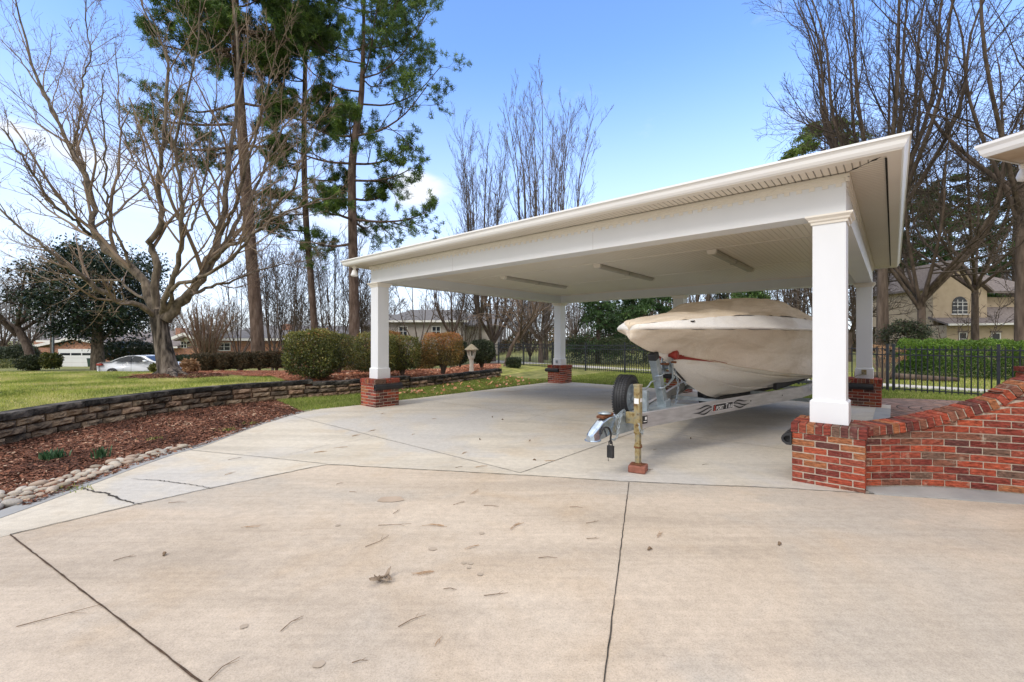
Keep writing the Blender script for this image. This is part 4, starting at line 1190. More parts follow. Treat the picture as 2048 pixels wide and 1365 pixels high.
fold_t = bpy.data.textures.new('folds', 'MARBLE'); fold_t.noise_scale = .55; fold_t.turbulence = 9; fold_t.marble_type = 'SOFT'
puck_t = bpy.data.textures.new('pucker', 'CLOUDS'); puck_t.noise_scale = .16; puck_t.noise_depth = 3
cover = loft('cover', np.array(sides), MAT['canvas'], boat, sub=3); folds(cover, fold_t, .022, 'folds'); folds(cover, puck_t, .012, 'pucker')
dk = loft('cover_deck', np.array(deck), MAT['canvas_deck'], boat, sub=3); folds(dk, puck_t, .010, 'pucker')
tp = loft('cover_top', np.array(top), MAT['canvas_top'], boat, sub=3); folds(tp, fold_t, .028, 'folds'); folds(tp, puck_t, .012, 'pucker')
# transom
mb = MB()
for rows, j in ((sec, -1),):
    ring = [rows[-1][k] for k in range(5)] + list(sides[-1]) + list(deck[-1]) + list(top[-1]); mb.add(ring + [(-p[0], p[1], p[2]) for p in ring[::-1]], [tuple(range(2 * len(ring)))])
mb.build('transom_cover', MAT['canvas'], boat)
# hem cord, mooring cleat slot, vent slits
P = catmull([(xc[i] + .02, t, zc[i] - .036) for i, t in enumerate(TS) if t > 1.7], 50); mb = MB(); mb.tube([tuple(p) for p in P], .007, 6); mb.build('hem_cord', MAT['canvas_top'], cover, smooth=True)
mb = MB()
for t, L in ((2.55, .22), (1.45, .05)):
    k = np.interp(t, TS, xg); mb.bar((k * .9, t, np.interp(t, TS, zg) + .085), (np.interp(t + L, TS, xg) * .9, t + L, np.interp(t + L, TS, zg) + .089), .02, .014)
mb.build('cleat_slot', MAT['dark_gap'], dk)

# ---- trailer
AX = 6.35


def rail(sgn):
    mb = MB(); path = [(.05, .86, .425), (.99, 4.75, .532), (1.02, 5.1, .54), (1.02, 7.7, .56)]
    for (x0, y0, z0), (x1, y1, z1) in zip(path[:-1], path[1:]):
        a = Vector((x0 * sgn, y0, z0)); b = Vector((x1 * sgn, y1, z1)); d = (b - a).normalized(); q = Vector((d.y, -d.x, 0)).normalized() * sgn
        for (w0, w1, h0, h1) in ((-.006, .006, 0, .18), (-.045, -.0061, 0, .008), (-.045, -.0061, .172, .18)):
            lo = [a + q * w0 + Vector((0, 0, h0)), b + q * w0 + Vector((0, 0, h0)), b + q * w1 + Vector((0, 0, h0)), a + q * w1 + Vector((0, 0, h0))]
            hi = [p + Vector((0, 0, h1 - h0)) for p in lo]; mb.add(lo + hi, MB.BF)
    mb.build('frame_rail', MAT['alu'], trailer, .002)
    return path


pth = rail(1); rail(-1)
mb = MB()
for y, x in ((2.0, .33), (3.4, .66), (4.75, .98), (6.0, 1.0), (7.5, 1.0)):
    z = np.interp(y, [.86, 4.75, 7.7], [.425, .532, .56]); mb.bar((-x + .02, y, z + .03), (x - .02, y, z + .03), .09, .05)
mb.build('cross_member', MAT['galv'], trailer)
mb = MB()
for s in (1, -1): mb.bar((.10 * s, 3.4, .40 + .13), (.36 * s, 7.6, .62), .05, .1); mb.bar((.62 * s, 4.6, .70), (.66 * s, 7.6, .76), .05, .12)
mb.build('bunk', MAT['black_rubber'], trailer)
mb = MB(); mb.bar((0, .40, .468), (0, 1.05, .47), .10, .09); mb.bar((0, .43, .568), (0, .90, .572), .09, .115); tongue = mb.build('tongue', MAT['galv'], trailer, .004)
mb = MB(); mb.bar((-.005, .92, .583), (.0, 1.95, .605), .06, .012); mb.add([(-.04, .95, .58), (.04, .95, .58), (.3, 2.0, .62), (-.3, 2.0, .62)], [(0, 1, 2, 3)]); mb.build('tongue_plate', MAT['galv'], tongue)
# coupler: sloped zinc casting with ball socket and latch
mb = MB()
prof = [(-.052, .42, .455), (-.05, .30, .45), (-.062, .16, .435), (-.066, .06, .43), (-.055, -.02, .43), (-.02, -.06, .43)]
prz = [.655, .65, .62, .56, .51, .48]
vs = []
for (x, y, z), zt_ in zip(prof, prz): vs += [(x, y, z), (x * .8, y, zt_ - .02), (x * .45, y, zt_), (-x * .45, y, zt_), (-x * .8, y, zt_ - .02), (-x, y, z)]
fs = [(6 * i + k, 6 * i + k + 1, 6 * i + 7 + k, 6 * i + 6 + k) for i in range(5) for k in range(5)] + [(0, 1, 2, 3, 4, 5), tuple(30 + k for k in (5, 4, 3, 2, 1, 0))]
mb.add(vs, fs)
cp = mb.build('coupler', MAT['chrome'], trailer, .006)
mb = MB(); mb.lathe([(0, .0), (.085, 0), (.09, .006), (.085, .012), (0, .014)], 24, Matrix.Translation((0, .03, .418))); mb.build('coupler_flange', MAT['chrome'], cp, smooth=False)
mb = MB(); mb.bar((0, .16, .65), (0, .38, .665), .085, .03); mb.bar((-.02, .33, .60), (-.02, .33, .5), .012, .012); mb.build('latch', MAT['rust'], cp, .004)
mb = MB(); mb.lathe([(0, 0), (.07, 0), (.075, .008), (.04, .02), (0, .025)], 18, Matrix.Translation((0, .26, .678))); mb.build('latch_cap', MAT['galv'], cp, smooth=True)
# safety chains, cable and padlock


def chain(name, P, r, mat, parent, link_l=.032):
    P = catmull(P, 60); s = np.r_[0, np.cumsum(np.linalg.norm(np.diff(P, axis=0), axis=1))]; n = int(s[-1] / link_l); mb = MB()
    for i in range(n):
        c = np.array([np.interp((i + .5) * link_l, s, P[:, k]) for k in range(3)]); e = np.array([np.interp(min((i + .6) * link_l, s[-1]), s, P[:, k]) for k in range(3)]); d = Vector(e - c).normalized()
        u = d.cross(Vector((0, 0, 1)) if abs(d.z) < .9 else Vector((1, 0, 0))).normalized(); w_ = d.cross(u); x = u if i % 2 else w_
        pts = []
        for k in range(9): a = 2 * math.pi * k / 8; pts.append(Vector(c) + d * math.cos(a) * link_l * .66 + x * math.sin(a) * link_l * .36)
        mb.tube(pts, r, 5, cap=False)
    return mb.build(name, mat, parent, smooth=True)


chain('safety_chain', [(.05, .62, .6), (.075, .5, .66), (.085, .42, .55), (.10, .36, .44), (.09, .30, .40), (.05, .28, .42)], .0048, MAT['galv'], tongue)
chain('safety_chain', [(-.03, .75, .62), (.03, .62, .68), (.06, .45, .65), (.07, .40, .60)], .0048, MAT['galv'], tongue)
chain('safety_chain', [(.20, .64, .60), (.24, .6, .50), (.25, .64, .44), (.19, .72, .50), (.09, .70, .56)], .0045, MAT['galv'], tongue)
mb = MB(); mb.tube(catmull([(.065, .08, .49), (.075, .12, .55), (.085, .2, .54), (.085, .25, .47), (.08, .25, .42), (.09, .24, .36)], 24), .011, 6); mb.build('cable', MAT['black_rubber'], tongue, smooth=True)
mb = MB(); mb.box(.055, .125, .215, .255, .215, .345); mb.tube([(.07, .235, .34), (.07, .235, .385), (.09, .235, .41), (.11, .235, .385), (.11, .235, .34)], .007, 6); mb.bar((.06, .235, .215), (.062, .235, .17), .006, .006); mb.build('padlock', MAT['black_rubber'], tongue, .006)
# jack
jx, jy = .195, .645
mb = MB(); mb.box(jx - .036, jx + .036, jy - .036, jy + .036, .43, .985); mb.box(jx - .04, jx + .04, jy - .04, jy + .04, .965, .99); mb.bar((jx - .04, jy, .60), (.05, jy, .60), .05, .13); jk = mb.build('jack', MAT['brass_zinc'], trailer, .005)
mb = MB(); mb.box(jx - .027, jx + .027, jy - .027, jy + .027, .10, .43); mb.box(jx - .032, jx + .032, jy - .032, jy + .032, .285, .31); mb.build('jack_leg', MAT['brass_zinc'], jk, .003)
mb = MB(); mb.box(jx - .062, jx + .062, jy - .062, jy + .062, .082, .090); mb.add([(jx - .062, jy - .062, .09), (jx + .062, jy - .062, .09), (jx + .03, jy + .03, .105), (jx - .03, jy + .03, .105)], [(0, 1, 2, 3)]); mb.bar((jx - .045, jy, .298), (jx + .045, jy, .298), .012, .012); mb.box(jx - .034, jx + .034, jy - .034, jy + .034, .27, .285); mb.build('jack_foot', MAT['rust'], jk)
mb = MB(); mb.tube(catmull([(jx + .02, jy + .03, .93), (jx + .02, jy + .12, .93), (jx + .0, jy + .24, .945), (jx - .02, jy + .36, .99), (jx - .03, jy + .48, .99)], 16), .009, 6); mb.build('crank_handle', MAT['galv'], jk, smooth=True)
mb = MB(); mb.box(jx - .028, jx + .028, jy - .0375, jy - .0362, .77, .83); mb.box(jx + .0362, jx + .0375, jy - .02, jy + .02, .79, .83); mb.build('sticker', MAT['white_ink'], jk)
o = MB().box(-.095, .095, -.095, .095, 0, .08).build('support_block', MAT['brown_block'], None, .012)
p = Matrix.Rotation(TR, 4, 'Z') @ Vector((jx, jy, 0)); o.location = (TX + p.x, TY + p.y, .001); o.rotation_euler = (0, 0, TR + .3); tag(o, 'small reddish brown paving block under the foot of the trailer jack', 'block')
# winch post, winch, bow roller
mb = MB(); a, b = Vector((0, 1.72, .57)), Vector((0, 1.40, 1.31)); mb.bar(a, b, .10, .10)
mb.bar((0, 1.72, .575), (0, 1.70, .70), .13, .15); wpst = mb.build('winch_post', MAT['galv'], trailer, .006)
mb = MB(); mb.bar(b - (b - a).normalized() * .075, b + (b - a).normalized() * .012, .108, .108); mb.build('post_cap', MAT['black_rubber'], wpst, .008)
mb = MB()
for x in (.085, -.085): mb.bar((x, 1.80, .96), (x * .8, 1.815, 1.30), .035, .012, up=(1, 0, 0)); mb.bar((x * .7, 1.70, .90), (x, 1.85, 1.0), .03, .012, up=(1, 0, 0))
mb.build('roller_arm', MAT['galv'], wpst)
mb = MB(); MX = Matrix.Translation((0, 1.80, 1.295)) @ Matrix.Rotation(R(90), 4, 'Y')
mb.lathe([(0, -.15), (.048, -.15), (.058, -.14), (.056, -.09), (.036, -.05), (.034, .05), (.056, .09), (.058, .14), (.048, .15), (0, .15)], 20, MX); mb.build('bow_roller', MAT['red_plastic'], wpst, smooth=True)
mb = MB(); mb.lathe([(0, -.05), (.075, -.05), (.075, -.042), (.035, -.04), (.035, .04), (.075, .042), (.075, .05), (0, .05)], 18, Matrix.Translation((.01, 1.80, 1.13)) @ Matrix.Rotation(R(90), 4, 'Y')); mb.bar((.07, 1.80, 1.13), (.10, 1.72, 1.2), .015, .02); mb.box(-.06, .065, 1.70, 1.88, 1.045, 1.06); mb.build('winch', MAT['galv'], wpst)
mb = MB(); mb.tube([(.10, 1.72, 1.2), (.17, 1.70, 1.2)], .014, 8); mb.box(-.05, .06, 1.66, 1.75, 1.16, 1.185); mb.build('winch_handle', MAT['rust'], wpst)
mb = MB()
for z in (.86, 1.02):
    y = 1.72 - (z - .57) * .43; mb.tube([(.0, y - .075, z), (.075, y - .06, z + .01), (.085, y + .06, z + .05), (.02, y + .10, z + .06)], .010, 6)
mb.build('u_bolt', MAT['galv'], wpst, smooth=True)
chain('bow_chain', [(.06, 1.90, 1.1), (.09, 1.95, .9), (.08, 1.95, .75), (.06, 1.92, .60)], .005, MAT['galv'], wpst, .036)
mb = MB(); mb.bar((.0, 1.93, 1.13), (.0, 2.37, .90), .04, .004); mb.build('winch_strap', MAT['black_rubber'], wpst)
# wheels and fenders


def wheel(nm, loc, M, rad=.315, wd=.195):
    mb = MB(); n = 40; pr = [(rad * .60, -wd / 2 + .02), (rad * .80, -wd / 2), (rad * .94, -wd / 2 + .012), (rad, -wd / 2 + .04)]
    for g in (-.05, -.017, .017, .05): pr += [(rad, g - .004), (rad - .006, g - .003), (rad - .006, g + .003), (rad, g + .004)]
    pr += [(rad, wd / 2 - .04), (rad * .94, wd / 2 - .012), (rad * .80, wd / 2), (rad * .60, wd / 2 - .02)]
    mb.lathe(pr, 56, M)
    for k in range(56):
        for g, ph in ((-.070, 0), (-.033, .5), (.0, .2), (.033, .25), (.070, .75)):
            a = 2 * math.pi * (k + ph) / 56; c_ = Vector((math.cos(a), math.sin(a), 0)); tt = Vector((-math.sin(a), math.cos(a), 0))
            P0 = c_ * (rad + .001) + Vector((0, 0, g)); mb.bar(M @ (P0 - tt * .005 - Vector((0, 0, .010))), M @ (P0 + tt * .005 + Vector((0, 0, .010))), .015, .008, up=(M.to_3x3() @ c_))
    t = mb.build(nm, MAT['black_rubber'], trailer)
    mb = MB(); mb.lathe([(0, wd / 2 - .035), (rad * .2, wd / 2 - .03), (rad * .3, wd / 2 - .06), (rad * .5, wd / 2 - .05), (rad * .58, wd / 2 - .015), (rad * .62, wd / 2 - .018), (rad * .6, -wd / 2 + .02), (0, -wd / 2 + .05)], 32, M)
    for k in range(5): a = 2 * math.pi * k / 5; mb.lathe([(0, .02), (.012, .016), (.014, 0)], 8, M @ Matrix.Translation((.055 * math.cos(a), .055 * math.sin(a), wd / 2 - .045)))
    mb.build('rim', MAT['galv'], t, smooth=True)


wheel('spare_wheel', None, Matrix.Translation((-.25, 1.17, .75)) @ Matrix.Rotation(R(9), 4, 'Z') @ Matrix.Rotation(R(90), 4, 'Y'), .292, .18)
mb = MB(); mb.bar((0, 1.2, .60), (0, 1.2, .86), .06, .05); mb.bar((.0, 1.2, .74), (-.17, 1.18, .75), .05, .05); mb.build('spare_carrier', MAT['galv'], trailer)
for s in (1, -1):
    wheel('wheel', None, Matrix.Translation((1.17 * s, AX, .316)) @ Matrix.Rotation(R(90 * s), 4, 'Y'))
    mb = MB(); n = 10; vs = []
    for k in range(n + 1): a = math.pi * (.0 + k / n); vs += [(s * 1.05, AX + math.cos(a) * .44, .36 + math.sin(a) * .40), (s * 1.31, AX + math.cos(a) * .44, .36 + math.sin(a) * .40)]
    mb.add(vs, [(2 * k, 2 * k + 1, 2 * k + 3, 2 * k + 2) for k in range(n)]); f_ = mb.build('fender', MAT['alu'], trailer); m_ = f_.modifiers.new('solid', 'SOLIDIFY'); m_.thickness = .006
    mb = MB(); mb.bar((s * 1.0, 5.25, .64), (s * 1.25, 5.25, .64), .06, .06); mb.tube([(s * 1.25, 5.25, .62), (s * 1.25, 5.25, 1.15)], .032, 10); mb.build('guide_post', MAT['galv'], trailer)
mb = MB(); mb.bar((-1.17, AX, .316), (1.17, AX, .316), .07, .07); mb.build('axle', MAT['galv'], trailer)
# decals on the near rail
A3, B3 = Vector((.05, .86, .437)), Vector((.99, 4.75, .544)); dr = (B3 - A3).normalized(); qn = Vector((dr.y, -dr.x, 0)).normalized(); upv = qn.cross(dr) * 1.0
if upv.z < 0: upv = -upv
upv = Vector((0, 0, 1)); 


def onrail(s, h, off=.0085): return A3 + dr * s + upv * h + qn * off


def decal(name, polys, mat, parent, off=.0085):
    mb = MB()
    for poly in polys: mb.add([onrail(s, h, off) for s, h in poly], [tuple(range(len(poly)))])
    return mb.build(name, mat, parent)


def text_decal(txt, s0, h0, size, mat, off, name, shear=.25, sx=1.0):
    cu = bpy.data.curves.new(name, 'FONT'); cu.body = txt; cu.size = size; cu.shear = shear; cu.offset = .0012
    ob = bpy.data.objects.new(name, cu); COL.objects.link(ob); bpy.context.view_layer.update()
    me = bpy.data.meshes.new_from_object(ob.evaluated_get(bpy.context.evaluated_depsgraph_get())); bpy.data.objects.remove(ob)
    wmax = max(v.co.x for v in me.vertices)
    for v in me.vertices: v.co = onrail(s0 + v.co.x * sx, h0 + v.co.y, off)
    link(name, me, mat, frame_r); return wmax * sx


frame_r = [o for o in trailer.children if o.name.startswith('frame_rail')][0]
D0 = 1.50                                      # start of the badge along the rail (set below by picture)
s0 = D0
band = decal('badge', [[(s0, .030), (s0 + .49, .030), (s0 + .49, .128), (s0 + .02, .128)]], MAT['white_ink'], frame_r, .0078)
decal('badge_panel', [[(s0 + .006, .035), (s0 + .484, .035), (s0 + .484, .122), (s0 + .024, .122)]], MAT['black_ink'], frame_r, .0086)
x = s0 + .022
x += text_decal('S', x, .043, .098, MAT['red_ink'], .0094, 'lettering') + .004
x += text_decal('PORT', x, .043, .074, MAT['white_ink'], .0094, 'lettering', sx=.92) + .028
x += text_decal('T', x, .043, .098, MAT['white_ink'], .0094, 'lettering') + .002
x += text_decal('RAIL', x, .043, .074, MAT['white_ink'], .0094, 'lettering', sx=.92)


def flame(s, sg):
    polys = []
    for k, (h0, h1, L) in enumerate(((.10, .120, .36), (.075, .062, .42), (.048, .03, .32))):
        c = [(s + sg * L * f, h0 + (h1 - h0) * f + .022 * math.sin(f * 5.2 + k) * (1 - .3 * f)) for f in np.linspace(0, 1, 14)]
        wd = [.011 * math.sin(math.pi * min(1, .12 + f * .88)) for f in np.linspace(0, 1, 14)]
        for i in range(13):
            a, b = c[i], c[i + 1]; polys.append([(a[0], a[1] - wd[i]), (b[0], b[1] - wd[i + 1]), (b[0], b[1] + wd[i + 1]), (a[0], a[1] + wd[i])][::sg])
    decal('flame_stripe', polys, MAT['black_ink'], frame_r, .0085 + .0003 * (sg > 0))


flame(s0 - .012, -1); flame(s0 + .502, 1)
decal('sticker', [[(.10, .04), (.195, .04), (.195, .135), (.10, .135)]], MAT['black_ink'], frame_r, .0085)
decal('sticker_mark', [[(.125, .06), (.18, .06), (.18, .07), (.125, .07)], [(.15, .085), (.182, .085), (.182, .12), (.15, .12)]], MAT['white_ink'], frame_r, .0092)
mb = MB()
for s in (2.45, 3.35): mb.lathe([(0, .002), (.012, .001), (.013, 0)], 10, Matrix.Translation(onrail(s, .085, .0065)) @ qn.to_track_quat('Z', 'Y').to_matrix().to_4x4())
mb.build('bolt_hole', MAT['dark_gap'], frame_r)

# ------------------------------------------------------------------ fence
def fence_run(a, b, n, lab, zf=lambda x, y: float(ground_z(x, y))):
    a, b = np.array(a), np.array(b); t = thing('metal_fence', lab, 'fence', (a[0], a[1], 0)); L = np.linalg.norm(b - a); d = (b - a) / L; pl = L / n
    hN = 1.37
    for i in range(n + 1):
        p = d * pl * i; z = zf(*(a + p)); mb = MB(); ang = math.atan2(d[1], d[0]); M = Matrix.Translation((p[0], p[1], z)) @ Matrix.Rotation(ang, 4, 'Z')
        mb.box(-.032, .032, -.032, .032, 0, hN + .04, M=M); mb.box(-.037, .037, -.037, .037, hN + .04, hN + .055, M=M); mb.build('fence_post', MAT['fence'], t)
        if i == n: break
        mb = MB(); p2 = d * pl * (i + 1); z2 = zf(*(a + p2)); f = lambda s, h: Vector((p[0] + (p2[0] - p[0]) * s, p[1] + (p2[1] - p[1]) * s, z + (z2 - z) * s + h))
        for h in (.10, hN - .27, hN - .10): mb.bar(f(.016, h), f(.984, h), .026, .032)
        k = max(6, int(pl / .118))
        for j in range(1, k):
            s = j / k; mb.bar(f(s, .03), f(s, hN - .03 + 0), .022, .022)
            mb.bar(f(s, hN - .03), f(s, hN + .015), .007, .007)
        mb.build('fence_panel', MAT['fence'], t)
    return t


fence_run(C(9.16, 11.95), C(-16.4, 16.25), 11, 'black metal picket fence behind the carport and the shrub bed')
fence_run(C(9.30, 11.93), C(17.6, 10.45), 4, 'dark metal picket fence between the brick patio and the green hedge')

# ------------------------------------------------------------------ houses


def house_box(mb, x0, x1, y0, y1, z0, z1): mb.box(x0, x1, y0, y1, z0, z1)


def uvbox(o):
    me = o.data; uv = me.uv_layers.new(name='UVMap')
    for p in me.polygons:
        n = p.normal
        for li in p.loop_indices:
            c = me.vertices[me.loops[li].vertex_index].co
            uv.data[li].uv = (c.y, c.z) if abs(n.x) > abs(n.y) and abs(n.x) > abs(n.z) else ((c.x, c.z) if abs(n.y) > abs(n.z) else (c.x, c.y))


def window(parent, x, z, wd, ht, y=0, mull=2, rows=2, trim=None):
    """window on the face y (facing -y)"""
    mb = MB(); e = .07
    for (a, b, c_, d_) in ((x - e, x + wd + e, z - e, z), (x - e, x + wd + e, z + ht, z + ht + e), (x - e, x, z, z + ht), (x + wd, x + wd + e, z, z + ht)): mb.box(a, b, y - .05, y + .01, c_, d_)
    for k in range(1, mull): mb.box(x + wd * k / mull - .03, x + wd * k / mull + .03, y - .03, y + .01, z + .001, z + ht - .001)
    for k in range(1, rows): mb.box(x + .001, x + wd - .001, y - .025, y + .01, z + ht * k / rows - .02, z + ht * k / rows + .02)
    w_ = mb.build('window', trim or MAT['trim'], parent); MB().box(x, x + wd, y - .012, y + .01, z, z + ht).build('pane', MAT['glass_dark'], w_)


def gable_roof(mb, x0, x1, y0, y1, ze, zr, th=.18, ridge='y'):
    if ridge == 'y':
        xm = (x0 + x1) / 2
        for (xa, xb) in ((x0, xm), (x1, xm)):
            s = 1 if xa < xb else -1
            lo = [(xa, y0, ze), (xb, y0, zr), (xb, y1, zr), (xa, y1, ze)]; hi = [(p[0], p[1], p[2] + th) for p in lo]; mb.hexa(lo if s > 0 else lo[::-1], hi if s > 0 else hi[::-1])
    else:
        ym = (y0 + y1) / 2
        for (ya, yb) in ((y0, ym), (y1, ym)):
            s = 1 if ya < yb else -1
            lo = [(x0, ya, ze), (x1, ya, ze), (x1, yb, zr), (x0, yb, zr)]; hi = [(p[0], p[1], p[2] + th) for p in lo]; mb.hexa(lo if s > 0 else lo[::-1], hi if s > 0 else hi[::-1])


# orange brick ranch house across the street (local frame: front faces -y)
yH = 58.; hx = lambda u: (u - 1024) / F * yH
hz = lambda v: H + (V0 - v) / F * yH
zb = -1.95
h1 = thing('brick_house', 'low orange brick ranch house with a white two car garage door and brown roof', 'house', (hx(70), yH, zb))
X = lambda u: hx(u) - hx(70)
Z = lambda v: hz(v) - zb
mb = MB(); g0, g1 = X(108), X(236); gm = X(152)
mb.add([(g0, 0, 0), (g1, 0, 0), (g1, 0, Z(694)), (gm, 0, Z(680)), (g0, 0, Z(692)), (g0, 9, 0), (g1, 9, 0), (g1, 9, Z(694)), (gm, 9, Z(680)), (g0, 9, Z(692))], [(0, 1, 2, 3, 4), (9, 8, 7, 6, 5), (1, 6, 7, 2), (0, 4, 9, 5)])
mb.box(X(18), g0 - .01, 3, 12, 0, Z(683)); mb.box(g1 + .01, X(398), 1.5, 12, 0, Z(697)); uvbox(mb.build('wall', MAT['far_brick'], h1))
mb = MB()
for ua, va, ub, vb in ((68, 696, 152, 678), (152, 678, 236, 695)):
    a, b = (X(ua), Z(va)), (X(ub), Z(vb)); lo = [(a[0], -.5, a[1]), (b[0], -.5, b[1]), (b[0], 9, b[1]), (a[0], 9, a[1])]; mb.hexa(lo, [(p[0], p[1], p[2] + .22) for p in lo])
lo = [(X(40), 2.2, Z(684)), (X(240), 2.2, Z(684)), (X(215), 10, Z(664)), (X(75), 10, Z(664))]; mb.hexa(lo, [(p[0], p[1], p[2] + .2) for p in lo])
lo = [(X(225), 0.9, Z(696)), (X(345), 0.9, Z(696)), (X(345), 9, Z(662)), (X(225), 9, Z(662))]; mb.hexa(lo, [(p[0], p[1], p[2] + .2) for p in lo])
lo = [(X(340), .6, Z(682.5)), (X(372), .6, Z(670)), (X(372), 9, Z(670)), (X(340), 9, Z(682.5))]; mb.hexa(lo, [(p[0], p[1], p[2] + .2) for p in lo])
lo = [(X(372), .6, Z(670)), (X(404), .6, Z(682.5)), (X(404), 9, Z(682.5)), (X(372), 9, Z(670))]; mb.hexa(lo, [(p[0], p[1], p[2] + .2) for p in lo])
rf = mb.build('roof', MAT['shingle'], h1)
mb = MB(); mb.box(X(293), X(304), 5, 6, Z(672), Z(654)); ch = mb.build('chimney', MAT['far_brick'], rf); uvbox(ch)
mb = MB()
for uu in (122, 152): mb.box(X(uu), X(uu + 13), 4.4, 5.0, Z(673.5), Z(670))
mb.build('skylight', MAT['white_ink'], rf)
mb = MB()
for ua, va, ub, vb in ((68, 696, 152, 678), (152, 678, 236, 695), (340, 682.5, 372, 670), (372, 670, 404, 682.5)):
    mb.bar((X(ua), -.53, Z(va) + .1), (X(ub), -.53, Z(vb) + .1), .05, .34)
mb.bar((X(36), 2.17, Z(683)), (X(108), 2.17, Z(683)), .05, .25); mb.bar((X(236), .87, Z(695.3)), (X(345), .87, Z(695.3)), .05, .22)
mb.build('fascia', MAT['trim'], h1)
mb = MB(); mb.box(X(117.5), X(189), -.09, -.02, .0, Z(698.5)); gd = mb.build('garage_door', MAT['white_paint'], h1)
mb = MB()
for k in range(1, 4): mb.box(X(117.5), X(189), -.096, -.089, Z(698.5) * k / 4 - .012, Z(698.5) * k / 4 + .012)
mb.build('panel_groove', MAT['alu'], gd)
mb = MB()
for k in range(3): mb.box(X(122 + k * 22), X(141.5 + k * 22), -.11, -.088, Z(711), Z(706.5))
mb.build('pane', MAT['glass_dark'], gd)
mb = MB()
for k in range(4): mb.box(X(352 + k * 9), X(359 + k * 9), 1.40, 1.49, Z(683), Z(676))
mb.prism([(X(345), Z(683.5)), (X(399), Z(683.5)), (X(372), Z(671.5))], 0, .06, M=Matrix(((1, 0, 0, 0), (0, 0, -1, 1.497), (0, 1, 0, 0), (0, 0, 0, 1)))); mb.build('gable_panel', MAT['trim'], h1)
window(h1, X(345.5), Z(696), X(356) - X(345.5), Z(684) - Z(696), 1.5)
window(h1, X(382), Z(698), X(394) - X(382), Z(686) - Z(698), 1.5)
# second house, right, grey roofed
yH = 46.; zb = -1.6; ox = hx(430)
h2 = thing('brick_house', 'red brick house with pale grey roof half hidden behind the pine trunks', 'house', (ox, yH, zb)); X = lambda u: hx(u) - ox; Z = lambda v: hz(v) - zb
mb = MB(); mb.box(X(428), X(700), 0, 9, 0, Z(681)); uvbox(mb.build('wall', MAT['far_brick'], h2))
mb = MB(); lo = [(X(418), -.6, Z(680.5)), (X(710), -.6, Z(680.5)), (X(680), 6, Z(652)), (X(452), 6, Z(652))]; mb.hexa(lo, [(p[0], p[1], p[2] + .2) for p in lo]); rf = mb.build('roof', MAT['shingle_grey'], h2)
mb = MB(); mb.box(X(530), X(548), 3.5, 4.5, Z(668), Z(646)); uvbox(mb.build('chimney', MAT['far_brick'], rf))
mb = MB(); mb.bar((X(418), -.63, Z(679.6)), (X(710), -.63, Z(679.6)), .05, .24); mb.build('fascia', MAT['trim'], h2)
window(h2, X(437), Z(701), X(460) - X(437), Z(687) - Z(701), 0)
# pale stucco house behind the carport
yH = 60.; zb = -.4; ox = hx(720)
h3 = thing('stucco_house', 'grey stucco house with a dark hipped roof behind the bare trees', 'house', (ox, yH, zb)); X = lambda u: hx(u) - ox; Z = lambda v: hz(v) - zb
mb = MB(); mb.box(X(722), X(995), 0, 12, 0, Z(652)); mb.box(X(770), X(930), -2, -.01, 0, Z(644)); mb.build('wall', MAT['stucco_grey'], h3)
mb = MB(); lo = [(X(770), -2.6, Z(645.5)), (X(940), -2.6, Z(645.5)), (X(925), 4, Z(619)), (X(808), 4, Z(619))]; mb.hexa(lo, [(p[0], p[1], p[2] + .2) for p in lo])
lo = [(X(712), -.6, Z(654)), (X(1010), -.6, Z(654)), (X(985), 6, Z(627)), (X(752), 6, Z(627))]; mb.hexa(lo, [(p[0], p[1], p[2] + .2) for p in lo]); mb.build('roof', MAT['shingle_grey'], h3)
mb = MB(); mb.bar((X(770), -2.64, Z(644.6)), (X(940), -2.64, Z(644.6)), .05, .25); mb.build('fascia', MAT['trim'], h3)
for u in (806, 870): window(h3, X(u), Z(672), X(u + 15) - X(u), Z(655) - Z(672), -2)
window(h3, X(742), Z(672), X(754) - X(742), Z(658) - Z(672), 0)
# tan stucco house on the right
yH = 38.; zb = -.35; ox = hx(1866)
h4 = thing('stucco_house', 'tan stucco house with steep gable and arched window above the green hedge', 'house', (ox, yH, zb)); X = lambda u: hx(u) - ox; Z = lambda v: hz(v) - zb
mb = MB(); e0, e1, pk, ve, vp = X(1866), X(1974), X(1908), Z(583), Z(528)
mb.add([(e0, 0, Z(650)), (e1, 0, Z(650)), (e1, 0, ve), (pk, 0, vp), (e0, 0, Z(572)), (e0, 8, Z(650)), (e1, 8, Z(650)), (e1, 8, ve), (pk, 8, vp), (e0, 8, Z(572))], [(0, 1, 2, 3, 4), (9, 8, 7, 6, 5), (1, 6, 7, 2), (0, 4, 9, 5)])
mb.box(X(1866), X(2000), -1.2, 6, 0, Z(652)); mb.box(X(2000) + .01, X(2110), .6, 6, 0, Z(648)); mb.box(e1 + .02, X(2110), 2.2, 9, Z(648), Z(590)); mb.build('wall', MAT['stucco'], h4)
mb = MB()
for (ua, va, ub, vb) in ((1856, 580, 1908, 524), (1908, 524, 1980, 586)):
    lo = [(X(ua), -.35, Z(va)), (X(ub), -.35, Z(vb)), (X(ub), 8, Z(vb)), (X(ua), 8, Z(va))]; mb.hexa(lo, [(p[0], p[1], p[2] + .18) for p in lo])
lo = [(X(1853), -1.9, Z(653)), (X(2006), -1.9, Z(651)), (X(2006), .3, Z(637)), (X(1862), .3, Z(637))]; mb.hexa(lo, [(p[0], p[1], p[2] + .15) for p in lo])
lo = [(X(1975), -1.2, Z(650)), (X(2120), -1.2, Z(650)), (X(2120), 2.4, Z(612)), (X(1995), 2.4, Z(612))]; mb.hexa(lo, [(p[0], p[1], p[2] + .15) for p in lo])
